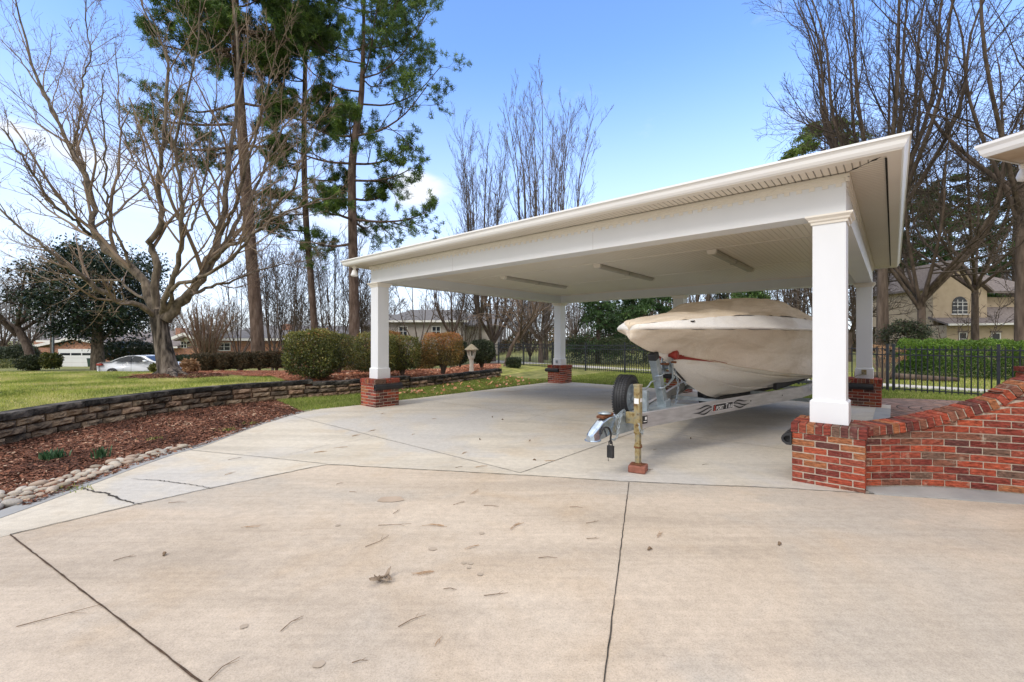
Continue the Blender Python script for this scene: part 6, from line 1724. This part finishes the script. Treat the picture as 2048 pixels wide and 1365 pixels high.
# ---- pines
def pine(base, path, radii, label, limbs, tint_shift=0.0, dens=.92):
    base = np.asarray(base, float); T_ = poly(path, [q * .82 for q in radii], 24); P0 = T_[0][0]; LP = []
    for (h, az, ln, rise) in limbs:
        k = np.argmin(np.abs(P0[:, 2] - h)); s_ = P0[k]; d = np.array((math.cos(az), math.sin(az), 0)); rr = max(np.interp(h, P0[:, 2], T_[1][0]) * .33, .03)
        LP.append(poly([s_, s_ + d * ln * .35 + (0, 0, rise * .15 - .05 * ln), s_ + d * ln * .7 + (0, 0, rise * .5 - .06 * ln), s_ + d * ln + (0, 0, rise)], [rr, rr * .7, .02], 10))
    P, r_ = cat1(LP); a = sprout(P, r_, 10, .25, 1, R(50), .50, 6, .12, .06, .55, .3, .012, .35, .4); b = sprout(*a, 6, .2, 1, R(45), .55, 4, .14, .08, .6, .5, .010, .25)
    tips = np.concatenate([b[0][:, -1], b[0][:, -2], a[0][:, -1], P[:, -1]]); tips = tips[rng.uniform(0, 1, len(tips)) < dens]
    n = 26; N = len(tips) * n; c = np.repeat(tips, n, 0) + rng.normal(0, .06, (N, 3)); d = norm(rng.normal(size=(N, 3)) + np.array((0, 0, .35))); p = norm(np.cross(d, rng.normal(size=(N, 3)))) * .0175; Ln = rng.uniform(.17, .30, N)[:, None]
    V = np.stack([c - p, c + p, c + d * Ln], 1).reshape(-1, 3); Fc = np.arange(N * 3).reshape(N, 3); ct = np.repeat(np.clip(rng.normal(.5 + tint_shift, .2, len(tips)), 0, 1), n)
    tree_obj('pine_tree', base, label, [tubes(*T_, 12), tubes(P, r_, 6)], [tubes(*a, 4), tubes(*b, 3)], MAT['bark_pine'], MAT['twig_dark'], None, (V, Fc), MAT['pine_leaf'], np.clip(ct + rng.normal(0, .1, N), 0, 1))


def PZ(v, Y): return H + (V0 - v) / F * Y


Y = 25.5; b0 = np.array((W(709, 690, Y)[0], Y, float(lawn_z(W(709, 690, Y)[0], Y))))
lm = []
for v, side, ln, rise in ((462, 1, 4.4, .4), (470, -1, 3.2, .5), (455, -2, 3.0, .3), (430, 2, 3.4, .6), (395, -1, 4.2, .2), (380, 1, 2.0, .5), (345, 1, 3.7, .2), (320, 1, 3.2, .8), (318, -1, 3.8, .8), (300, -2, 3., .6), (262, 1, 4.6, 2.2), (268, -1, 3.6, 1.6), (250, 2, 3.2, 1.6), (210, 1, 4.6, 3.0), (190, -1, 3.7, 2.0), (170, -2, 3.2, 2), (165, 1, 4.0, 3.2), (150, 2, 3.4, 2.5), (130, -1, 3.6, 2.2), (110, 1, 3.6, 2.6), (95, 1, 2.8, 2), (90, -1, 3.2, 1.8), (60, 2, 3.0, 1.5), (60, -2, 3.0, 1.5), (40, 1, 2.6, 1.5), (35, -1, 3.0, 1.2), (10, 1, 2.2, 1.2), (0, -1, 2.4, 1), (-20, 2, 2, 1), (-30, -2, 2.2, .8)):
    az = {1: rng.uniform(-.5, .5), -1: math.pi + rng.uniform(-.5, .5), 2: rng.uniform(.9, 2.2), -2: -rng.uniform(.9, 2.2)}[side]; lm.append((PZ(v, Y), az, ln, rise))
pine(b0, [W(709, 700, Y), W(708, 600, Y), W(705, 450, Y), W(704, 340, Y), W(712, 260, Y), W(722, 200, Y), W(726, 120, Y), W(728, 20, Y), W(730, -60, Y)], [.40, .34, .30, .27, .24, .20, .15, .10, .04], 'tall pine with a full green crown nearest the carport roof', lm, .08)
Y = 27.; b0 = np.array((W(630, 690, Y)[0], Y, float(lawn_z(W(630, 690, Y)[0], Y)))); lm = []
for k in range(30): lm.append((PZ(rng.uniform(-60, 300), Y), rng.uniform(0, 6.28), rng.uniform(1.4, 2.9), rng.uniform(.2, 1.4)))
for v, az, ln in ((430, 3.3, 2.9), (385, 3.0, 2.6), (400, .3, 2.2), (455, 3.6, 2.2), (330, 2.6, 2.8), (340, .2, 2.4)): lm.append((PZ(v, Y), az, ln, .3))
pine(b0, [W(632, 705, Y), W(622, 560, Y), W(612, 440, Y), W(608, 300, Y), W(610, 150, Y), W(612, 0, Y), W(614, -120, Y)], [.25, .23, .21, .19, .15, .10, .04], 'slender middle pine between its two taller neighbours', lm, -.05)
Y = 23.5; b0 = np.array((W(515, 700, Y)[0], Y, float(lawn_z(W(515, 700, Y)[0], Y)))); lm = []
for k in range(34): lm.append((PZ(rng.uniform(-160, 170), Y), rng.uniform(0, 6.28), rng.uniform(1.6, 3.4), rng.uniform(.1, 1.4)))
for v, az, ln in ((290, 3.1, 4.6), (250, 3.3, 4.9), (200, 2.9, 4.2), (310, 2.7, 3.2), (100, 3.2, 4.4), (60, 3.0, 4.6), (20, 3.3, 4.2), (215, .2, 2.4), (300, .1, 1.8)): lm.append((PZ(v, Y), az, ln, .2))
pine(b0, [W(517, 712, Y), W(510, 600, Y), W(500, 480, Y), W(490, 340, Y), W(480, 200, Y), W(474, 80, Y), W(470, -60, Y), W(468, -200, Y)], [.40, .37, .34, .31, .27, .22, .14, .05], 'thick trunked pine furthest left, behind the branches of the big bare tree', lm, -.05)


def evergreen(name, base, h, rad, label, lm, n=9000, size=.16, cone=True, z0=.1, tr_=.2, droop=.6, tb=.5):
    base = np.asarray(base, float); T_ = poly([base - (0, 0, .2), base + (0, 0, h * .5), base + (0, 0, h)], [tr_, tr_ * .6, .03], 10); m = 110; LP = []
    for i in range(m):
        f = z0 + (1 - z0) * rng.uniform(0, .97); a = rng.uniform(0, 6.28); prof = (1 - f) ** .75 if cone else math.sqrt(max(.02, 1 - (2 * f - 1) ** 2)); ln = rad * prof * rng.uniform(.7, 1.1) + .2; s_ = base + (0, 0, h * f); d = np.array((math.cos(a), math.sin(a), 0)); LP.append(poly([s_, s_ + d * ln * .5 + (0, 0, .10 * ln), s_ + d * ln - (0, 0, .12 * ln)], [.035, .025, .01], 6))
    P, r_ = cat1(LP); q = rng.integers(0, m, n // 12); s = rng.uniform(.25, 1, len(q)) ** .7 * 5 - 1e-6; i = s.astype(int); fr = (s - i)[:, None]; Cn = P[q, i] * (1 - fr) + P[q, np.minimum(i + 1, 5)] * fr
    V, Fc = leaves(Cn, 12, (.16, .16, .10), size, .28, droop=droop); tn = np.repeat(np.clip(rng.normal(tb, .2, len(Cn)), 0, 1), 12)
    return tree_obj(name, base, label, [tubes(*T_, 9)], [tubes(P, r_, 4)], MAT['bark_dark'], MAT['twig_dark'], None, (V, Fc), lm, np.clip(tn + rng.normal(0, .1, len(tn)), 0, 1))


evergreen('evergreen_tree', gp(1196, 30), 5.6, 2.5, 'dark cedar with drooping sprays behind the back left carport post', MAT['cedar'], 14000, .2, tb=.35)
evergreen('evergreen_tree', gp(1290, 33), 7.8, 4.2, 'broad feathery cedar behind the bow of the boat', MAT['cedar'], 26000, .24, tb=.5)
evergreen('evergreen_tree', gp(1500, 34), 6.4, 3.6, 'bright green evergreen rising behind the cover of the boat', MAT['cedar'], 20000, .22, tb=.85)
evergreen('evergreen_tree', gp(1650, 42), 22.5, 5.6, 'yellowish green pine crown poking above the carport gutter', MAT['pine_leaf'], 26000, .32, False, .45, .3, tb=.85)
evergreen('evergreen_tree', gp(1900, 54), 22., 4.6, 'dark evergreen behind the gable of the tan house', MAT['pine_leaf'], 26000, .4, False, .25, .4, tb=.2)
evergreen('evergreen_tree', gp(2030, 52), 24., 5.0, 'dark evergreen behind the right end of the tan house roof', MAT['pine_leaf'], 26000, .4, False, .25, .4, tb=.2)
evergreen('evergreen_tree', gp(1815, 46), 19., 4.4, 'dark evergreen behind the dense twiggy tree', MAT['pine_leaf'], 22000, .36, False, .2, .4, tb=.15)
evergreen('evergreen_tree', gp(1440, 60), 13.2, 1.7, 'distant pointed evergreen tip showing above the middle of the gutter', MAT['yew'], 7000, .3, tb=.4)
evergreen('evergreen_tree', gp(1265, 62), 15.4, 1.7, 'distant pointed evergreen tip above the gutter left of the other', MAT['yew'], 7000, .3, tb=.4)
evergreen('shrub', gp(1815, 24), 2.6, 1.2, 'dark rounded evergreen shrub between the trunks beyond the patio', MAT['yew'], 7000, .14, False, .05, .08, tb=.5)

# magnolia on the far side of the street
b0 = gp(197, 39); Cn = rng.normal(size=(260, 3)); Cn = norm(Cn) * (rng.uniform(.25, 1, (260, 1)) ** .5) * np.array((5.0, 4.4, 4.3)) * (1 + .14 * rng.normal(size=(260, 1))) + b0 + np.array((-.1, 0, 6.7)); Cn[:, 0] -= np.clip((Cn[:, 2] - b0[2] - 6) * .0, 0, 1)
V, Fc = leaves(Cn, 105, (.52, .52, .36), .30, .42, droop=.2); tn = np.clip(np.repeat(rng.normal(.45, .18, 260), 105) + rng.normal(0, .16, 260 * 105), 0, 1)
T_ = poly([b0 - (0, 0, .2), b0 + (-.1, 0, 2.2), b0 + (0, 0, 6), b0 + (0, 0, 10)], [.58, .42, .28, .05], 12); lp = [poly([b0 + (0, 0, 2.2 + k * .45), b0 + (math.cos(k * 2.1) * 1.8, math.sin(k * 2.1) * 1.8, 4 + k * .5), b0 + (math.cos(k * 2.1) * 3.6, math.sin(k * 2.1) * 3.6, 5.2 + k * .55)], [.13, .09, .03], 8) for k in range(10)]
tree_obj('magnolia_tree', b0, 'dark glossy evergreen magnolia in front of the white garage door', [tubes(*T_, 12)], [tubes(*x, 5) for x in lp], MAT['bark_grey'], MAT['bark_dark'], None, (V, Fc), MAT['magnolia'], tn)

# distant bare trees closing the view
protos = [bare_tree('far_tree', gp(60, 80), 15., 'distant bare grey tree beyond the houses', .3, 8, .4, .04, (9, 6, 4), .2, cm=MAT['twig_grey'], minr=.022, group='distant bare trees'), bare_tree('far_tree', gp(760, 84), 12., 'distant bare grey tree beyond the houses', .26, 7, .45, .03, (9, 6, 4), .2, cm=MAT['twig_brown'], minr=.022, group='distant bare trees')]
for k, (u, Y, s) in enumerate(((5, 72, .9), (130, 88, .8), (250, 84, .85), (330, 90, .8), (450, 86, .75), (560, 88, .8), (640, 82, .6), (860, 92, .6), (940, 88, .65), (1040, 84, .8), (1150, 78, .95), (1230, 84, .9), (1330, 76, .9), (1560, 70, 1.1), (1640, 62, 1.2), (1740, 58, 1.2), (1860, 66, 1.3), (1960, 70, 1.3), (2060, 64, 1.4), (-60, 80, 1))):
    dup(protos[k % 2], tuple(gp(u, Y)), rng.uniform(0, 6.28), scale=s)


# a far wood that reads as one mass
def woods(name, n, u0, u1, y0, y1, h0, h1, label, cm, minr):
    Y = rng.uniform(y0, y1, n); Xx = (rng.uniform(u0, u1, n) - 1024) / F * Y; z = ground_z(Xx, Y); h = rng.uniform(h0, h1, n); k = np.linspace(0, 1, 7)[None]
    lean = rng.normal(0, .06, (n, 2)); P = np.stack([Xx[:, None] + lean[:, :1] * h[:, None] * k ** 1.5, Y[:, None] + lean[:, 1:] * h[:, None] * k, z[:, None] - .2 + h[:, None] * k], -1); r_ = (.018 * h)[:, None] * (1.05 - k)
    a = sprout(P, r_, 9, .2, .98, R(38), .36, 6, .1, .08, .45, .3, minr * 1.5); b = sprout(*a, 6, .2, 1, R(40), .5, 4, .14, .05, .6, .5, minr)
    V, Fc = join([tubes(P, r_, 5), tubes(*a, 3), tubes(*b, 3)]); o = mesh_np(name, V, Fc, cm); tag(o, label, 'wood', kind='stuff')


woods('far_woods', 340, -900, 720, 92, 120, 6.5, 11, 'grey leafless wood beyond the houses on the left', MAT['twig_grey'], .03)
woods('far_woods', 190, 700, 1280, 72, 105, 6.5, 11, 'grey leafless wood behind the carport', MAT['twig_grey'], .026)
woods('far_woods', 190, 1270, 2140, 60, 95, 9, 19, 'dark leafless wood behind the tan house', MAT['twig_brown'], .024)
N_ = 85000; Y = rng.uniform(66, 90, N_); Xx = (rng.uniform(-900, 2300, N_) - 1024) / F * Y; hh_ = 2.6 + 1.2 * np.sin(Xx * .31) * np.sin(Xx * .13 + 1) + .5 * np.sin(Xx * 1.1)
V, Fc = leaves(np.stack([Xx, Y, ground_z(Xx, Y) + rng.uniform(0, 1, N_) ** .8 * hh_], -1), 1, .1, .42, .5); o = mesh_np('undergrowth', V, Fc, MAT['brown_hedge'], tint=np.clip(rng.normal(.5, .25, N_), 0, 1)); tag(o, 'brown undergrowth at the foot of the far wood', 'undergrowth', kind='stuff')


# ---- shrubs
def shrub(name, base, sx, sy, h, label, lm, n=9000, size=.055, z0=.12, tint=.5, tsd=.18, top=.0, stem=True, cat='shrub', boxy=5.5, lump=.05, group=None):
    """clipped shrub: leaves through a shell of a rounded block; stems below"""
    base = np.asarray(base, float); d = norm(rng.normal(size=(n, 3))); k = (np.abs(d) ** boxy).sum(1) ** (-1 / boxy); rr = 1 - np.abs(rng.normal(0, .10, n)) - (rng.uniform(0, 1, n) < .25) * rng.uniform(0, .5, n)
    ph = rng.uniform(0, 6, 6); rr = rr * (1 + lump * (np.sin(d[:, 0] * 5 + ph[0]) * np.sin(d[:, 1] * 5 + ph[1]) + np.sin(d[:, 2] * 7 + d[:, 0] * 4 + ph[2]) * .7) + .02 * rng.normal(size=n))
    hz_ = h * (1 - z0) / 2; c = d * (k * rr)[:, None] * np.array((sx, sy, hz_)) + np.array((0, 0, h * z0 + hz_))
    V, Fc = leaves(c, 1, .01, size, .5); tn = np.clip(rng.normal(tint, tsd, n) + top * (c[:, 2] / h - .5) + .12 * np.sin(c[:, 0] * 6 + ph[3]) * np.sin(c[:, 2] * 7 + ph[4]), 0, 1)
    t = thing(name, label, cat, tuple(base), group=group); mesh_np('foliage', V, Fc, lm, t, tint=tn)
    if stem:
        P = []
        for i in range(9): a = rng.uniform(0, 6.28); q = rng.uniform(.2, .75); P.append(poly([(math.cos(a) * .06 * sx, math.sin(a) * .06 * sy, -.05), (math.cos(a) * q * sx * .6, math.sin(a) * q * sy * .6, h * .45), (math.cos(a) * q * sx, math.sin(a) * q * sy, h * .8)], [.03, .022, .01], 7))
        V, Fc = join([tubes(*x, 6) for x in P]); mesh_np('stems', V, Fc, MAT['bark_dark'], t, smooth=True)
    return t


def sh(u0, u1, v0, v1, Y, *a, **k):
    x = ((u0 + u1) / 2 - 1024) / F * Y; z = H + (V0 - v1) / F * Y; wd = (u1 - u0) / F * Y / 2; h = (v1 - v0) / F * Y; return shrub(a[0], (x, Y, z), wd, k.pop('sy', wd * .95), h, a[1], a[2], **k)


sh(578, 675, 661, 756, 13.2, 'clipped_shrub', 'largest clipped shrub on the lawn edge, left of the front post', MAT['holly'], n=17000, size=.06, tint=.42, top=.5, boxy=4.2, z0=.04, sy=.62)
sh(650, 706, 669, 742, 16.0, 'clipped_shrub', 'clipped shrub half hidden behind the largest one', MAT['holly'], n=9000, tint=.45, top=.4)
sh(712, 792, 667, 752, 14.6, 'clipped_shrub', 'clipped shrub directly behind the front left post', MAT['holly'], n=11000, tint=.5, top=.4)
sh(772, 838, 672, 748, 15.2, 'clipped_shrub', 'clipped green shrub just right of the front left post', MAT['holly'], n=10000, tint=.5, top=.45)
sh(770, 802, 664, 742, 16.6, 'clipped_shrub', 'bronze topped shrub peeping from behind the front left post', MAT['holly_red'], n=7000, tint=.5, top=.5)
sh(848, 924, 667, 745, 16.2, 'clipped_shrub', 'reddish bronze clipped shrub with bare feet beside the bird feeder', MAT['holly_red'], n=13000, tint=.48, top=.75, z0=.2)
sh(906, 934, 684, 732, 21.0, 'evergreen_shrub', 'small dark shrub between the bronze shrub and the bird feeder', MAT['yew'], n=5000, size=.07, tint=.5)
sh(936, 990, 680, 733, 20.2, 'evergreen_shrub', 'rounded dark glossy shrub right behind the bird feeder', MAT['yew'], n=9000, size=.07, tint=.55, boxy=2.4)
sh(1012, 1042, 716, 737, 23.0, 'evergreen_shrub', 'low dark shrub at the foot of the leaning bare tree', MAT['yew'], n=3000, size=.07)
hd = [(388, 428, 708, 744), (426, 464, 707, 742), (463, 502, 706, 741), (501, 537, 704, 740), (536, 570, 703, 739)]
names = ['leftmost', 'second from left', 'middle', 'fourth from left', 'rightmost']
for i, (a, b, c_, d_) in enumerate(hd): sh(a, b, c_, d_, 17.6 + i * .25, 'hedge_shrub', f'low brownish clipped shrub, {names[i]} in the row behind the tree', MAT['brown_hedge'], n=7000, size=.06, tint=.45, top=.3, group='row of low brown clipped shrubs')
sh(682, 760, 706, 745, 19.5, 'hedge_shrub', 'low russet hedge seen between the clipped shrubs', MAT['holly_red'], n=6000, size=.07, tint=.35)
sh(824, 872, 700, 742, 20.5, 'hedge_shrub', 'low russet hedge behind the bronze shrub', MAT['holly_red'], n=5000, size=.07, tint=.4)
sh(210, 310, 684, 728, 44, 'yew_hedge', 'big dark wedge shaped hedge behind the white car', MAT['yew'], n=12000, size=.16, tint=.4, stem=False, boxy=3, sy=1.5)
sh(345, 392, 711, 733, 40, 'yew_hedge', 'long low dark hedge under the windows of the brick house', MAT['yew'], n=6000, size=.13, tint=.4, stem=False)
sh(-60, 42, 720, 738, 46, 'clipped_hedge', 'low clipped green hedge at the left edge', MAT['holly'], n=7000, size=.13, tint=.4, stem=False, boxy=6)
sh(20, 70, 690, 735, 50, 'evergreen_shrub', 'rounded dark shrub before the left end of the brick house', MAT['yew'], n=8000, size=.16, stem=False, boxy=2.3)
sh(-30, 22, 694, 728, 54, 'evergreen_shrub', 'dark shrub against the treeline at the left edge', MAT['yew'], n=7000, size=.16, stem=False, boxy=2.3)
sh(84, 119, 706, 741, 36.6, 'rhododendron', 'green broad leaved shrub beside the utility pole', MAT['holly'], n=3500, size=.16, tint=.35, stem=False, boxy=2.2, lump=.15)
sh(40, 84, 712, 743, 36.2, 'rhododendron', 'dark broad leaved shrub at the foot of the crooked tree', MAT['yew'], n=3500, size=.16, tint=.6, stem=False, boxy=2.2, lump=.15)
sh(368, 392, 722, 748, 15.6, 'ornamental_grass', 'tuft of pale dry grass just right of the big tree trunk', MAT['dried_flower'], n=900, size=.16, tint=.5, stem=False, boxy=2)
sh(300, 318, 728, 746, 16.4, 'small_shrub', 'small grey green shrub just left of the big tree trunk', MAT['holly'], n=1200, size=.06, tint=.6, stem=False, boxy=2)


def hedge_run(pts, wd, h, label, lm, n, size, tint, top=.3, name='hedge', wave=.12):
    P = catmull([np.array(p) for p in pts], 60); s = rng.uniform(0, 1, n) * 58.99; i = s.astype(int); fr = (s - i)[:, None]; c = P[i] * (1 - fr) + P[i + 1] * fr; t = P[i + 1] - P[i]; t /= np.linalg.norm(t, axis=1)[:, None]; nr_ = np.stack([-t[:, 1], t[:, 0]], 1)
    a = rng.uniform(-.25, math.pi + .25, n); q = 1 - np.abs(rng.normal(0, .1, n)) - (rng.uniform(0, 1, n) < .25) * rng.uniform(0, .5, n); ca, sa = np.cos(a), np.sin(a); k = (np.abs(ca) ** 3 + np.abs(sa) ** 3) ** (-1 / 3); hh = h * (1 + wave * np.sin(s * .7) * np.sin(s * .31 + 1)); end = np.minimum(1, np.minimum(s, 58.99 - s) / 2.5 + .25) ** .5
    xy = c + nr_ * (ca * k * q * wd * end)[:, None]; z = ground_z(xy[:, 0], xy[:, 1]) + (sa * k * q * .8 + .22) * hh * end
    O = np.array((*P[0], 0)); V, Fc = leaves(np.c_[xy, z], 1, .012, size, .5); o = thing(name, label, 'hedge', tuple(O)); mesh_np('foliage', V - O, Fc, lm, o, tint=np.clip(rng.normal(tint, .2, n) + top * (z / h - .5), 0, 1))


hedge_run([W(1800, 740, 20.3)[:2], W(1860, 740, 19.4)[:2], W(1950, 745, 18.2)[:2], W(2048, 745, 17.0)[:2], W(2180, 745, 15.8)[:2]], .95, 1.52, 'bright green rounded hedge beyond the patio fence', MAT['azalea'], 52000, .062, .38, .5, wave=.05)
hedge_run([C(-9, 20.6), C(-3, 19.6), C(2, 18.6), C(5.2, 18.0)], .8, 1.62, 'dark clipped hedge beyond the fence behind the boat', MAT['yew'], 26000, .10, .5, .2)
# dried hydrangea heads by the fence
p = W(1768, 740, 15.9); b0 = np.array((p[0], p[1], -.05)); t = thing('hydrangea', 'dry tan hydrangea heads on bare stems beside the fence post', 'plant', tuple(b0)); P = []; hd_ = []
for i in range(26):
    a = rng.uniform(0, 6.28); q = rng.uniform(.1, .75); e = np.array((math.cos(a) * q, math.sin(a) * q * .7, rng.uniform(.75, 1.35))); P.append(poly([(math.cos(a) * .08, math.sin(a) * .08, 0), e * .5 + (0, 0, .08), e], [.012, .01, .007], 6)); hd_.append(e)
V, Fc = join([tubes(*x, 5) for x in P]); mesh_np('stems', V, Fc, MAT['twig'], t); V, Fc = leaves(np.array(hd_), 60, (.05, .05, .035), .05, .8); mesh_np('flower_heads', V, Fc, MAT['dried_flower'], t, tint=np.clip(np.repeat(rng.normal(.5, .25, 26), 60) + rng.normal(0, .12, 26 * 60), 0, 1))
# thin bare shrub climbing in front of the tan house
bare_tree('bare_shrub', gp(1925, 24), 4.2, 'thin twisting bare shrub rising over the green hedge before the tan wall', .05, 5, .6, .04, (5, 4, 2), .12, cm=MAT['twig_dark'], minr=.010, ang=45, wig=.2)

# ------------------------------------------------------------------ sky, sun, camera
SUN_EL, SUN_AZ = R(40), R(226)      # the sun stands behind the camera, to the left (azimuth clockwise from +Y)
w_ = bpy.data.worlds.new('World'); sc.world = w_; w_.use_nodes = True; nt = w_.node_tree; nt.nodes.clear()
N = nt.nodes.new
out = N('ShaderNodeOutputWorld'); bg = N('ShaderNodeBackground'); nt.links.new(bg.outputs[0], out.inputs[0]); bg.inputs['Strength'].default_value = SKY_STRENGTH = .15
sky = N('ShaderNodeTexSky'); sky.sky_type = 'NISHITA'; sky.sun_disc = False; sky.sun_elevation = SUN_EL; sky.sun_rotation = SUN_AZ; sky.air_density = 1.0; sky.dust_density = .35; sky.ozone_density = 2.0; sky.altitude = 200
tc = N('ShaderNodeTexCoord'); mp = N('ShaderNodeMapping'); mp.inputs['Scale'].default_value = (1, 1, 2.6); nt.links.new(tc.outputs['Generated'], mp.inputs['Vector'])
ns = N('ShaderNodeTexNoise'); ns.inputs['Scale'].default_value = 5.5; ns.inputs['Detail'].default_value = 8; ns.inputs['Roughness'].default_value = .58; nt.links.new(mp.outputs[0], ns.inputs['Vector'])


def vm(op, a, b=None):
    o = N('ShaderNodeVectorMath'); o.operation = op
    for i, x in enumerate((a, b)):
        if x is None: continue
        if isinstance(x, tuple): o.inputs[i].default_value = x
        else: nt.links.new(x, o.inputs[i])
    return o.outputs['Value'] if op in ('DOT_PRODUCT', 'LENGTH', 'DISTANCE') else o.outputs['Vector']


def mm(op, a, b=None, c=None):
    o = N('ShaderNodeMath'); o.operation = op
    for i, x in enumerate((a, b, c)):
        if x is None: continue
        if isinstance(x, (int, float)): o.inputs[i].default_value = x
        else: nt.links.new(x, o.inputs[i])
    return o.outputs[0]


def rng_map(x, a, b):
    o = N('ShaderNodeMapRange'); o.interpolation_type = 'SMOOTHSTEP'; o.inputs[1].default_value = a; o.inputs[2].default_value = b; nt.links.new(x, o.inputs[0]); return o.outputs[0]


acc = None
for (u, v, su, sv, amp) in CLOUDS:
    d = np.array(((u - 1024) / F, 1, (V0 - v) / F)); d /= np.linalg.norm(d)
    df = vm('SUBTRACT', tc.outputs['Generated'], tuple(d)); df = vm('MULTIPLY', df, (1 / su, 1 / su, 1 / sv)); ln = vm('LENGTH', df)
    k = mm('MULTIPLY', mm('SUBTRACT', 1.0, rng_map(ln, .0, 1.0)), amp); acc = k if acc is None else mm('ADD', acc, k)
cl = mm('ADD', mm('MULTIPLY', acc, .62), mm('SUBTRACT', ns.outputs['Fac'], .62)); cl = mm('MULTIPLY', rng_map(cl, -.03, .36), .92)
sp = N('ShaderNodeSeparateXYZ'); nt.links.new(tc.outputs['Generated'], sp.inputs[0])
hz_m = mm('MULTIPLY', mm('SUBTRACT', 1.0, rng_map(sp.outputs[2], -.02, .56)), .86)
mix0 = N('ShaderNodeMix'); mix0.data_type = 'RGBA'; mix0.inputs[7].default_value = HORIZON + (1,); nt.links.new(hz_m, mix0.inputs[0])
tn_ = N('ShaderNodeMix'); tn_.data_type = 'RGBA'; tn_.blend_type = 'MULTIPLY'; tn_.inputs[0].default_value = 1; tn_.inputs[7].default_value = SKYTINT + (1,); nt.links.new(sky.outputs[0], tn_.inputs[6])
nt.links.new(tn_.outputs[2], mix0.inputs[6])
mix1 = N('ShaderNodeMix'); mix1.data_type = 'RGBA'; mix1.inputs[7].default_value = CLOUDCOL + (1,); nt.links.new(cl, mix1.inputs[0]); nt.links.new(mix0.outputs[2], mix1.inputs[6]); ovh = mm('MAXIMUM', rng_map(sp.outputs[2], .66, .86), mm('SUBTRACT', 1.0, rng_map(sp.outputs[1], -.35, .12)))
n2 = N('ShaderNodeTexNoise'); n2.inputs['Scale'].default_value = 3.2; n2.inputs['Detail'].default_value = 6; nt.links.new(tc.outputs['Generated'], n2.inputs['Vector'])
ovh = mm('MAXIMUM', ovh, rng_map(mm('ABSOLUTE', sp.outputs[0]), .80, .95))  # unseen bright cloud overhead, behind and at the sides, added to lift ambient light
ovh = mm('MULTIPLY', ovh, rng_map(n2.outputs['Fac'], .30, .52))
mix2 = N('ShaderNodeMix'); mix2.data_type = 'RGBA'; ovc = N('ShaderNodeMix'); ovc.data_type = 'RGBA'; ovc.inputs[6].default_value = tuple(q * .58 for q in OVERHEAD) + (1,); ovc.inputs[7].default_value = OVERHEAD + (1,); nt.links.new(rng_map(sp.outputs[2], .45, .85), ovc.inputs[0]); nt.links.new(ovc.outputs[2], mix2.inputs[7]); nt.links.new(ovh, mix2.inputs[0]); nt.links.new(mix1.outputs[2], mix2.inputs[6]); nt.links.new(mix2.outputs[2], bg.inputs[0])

sd = bpy.data.lights.new('sun', 'SUN'); sd.energy = SUN_E; sd.angle = R(15); sd.color = (1, .93, .83); so = bpy.data.objects.new('sun', sd); COL.objects.link(so)
dv = Vector((math.sin(SUN_AZ) * math.cos(SUN_EL), math.cos(SUN_AZ) * math.cos(SUN_EL), math.sin(SUN_EL))); so.rotation_euler = dv.to_track_quat('Z', 'Y').to_euler()
cam = bpy.data.cameras.new('camera'); co = bpy.data.objects.new('camera', cam); COL.objects.link(co); co.location = (0, 0, H); co.rotation_euler = (R(90), 0, 0)
cam.sensor_width = 36; cam.lens = F / 2048 * 36; cam.shift_y = -1 / 2048; cam.clip_end = 6000; cam.clip_start = .05; sc.camera = co
sc.view_settings.view_transform = 'Standard'; sc.view_settings.look = 'None'; sc.view_settings.gamma = 1; sc.view_settings.exposure = EXPO; sc.view_settings.use_curve_mapping = False
sc.cycles.max_bounces = 8; sc.cycles.diffuse_bounces = 5; sc.cycles.transparent_max_bounces = 4
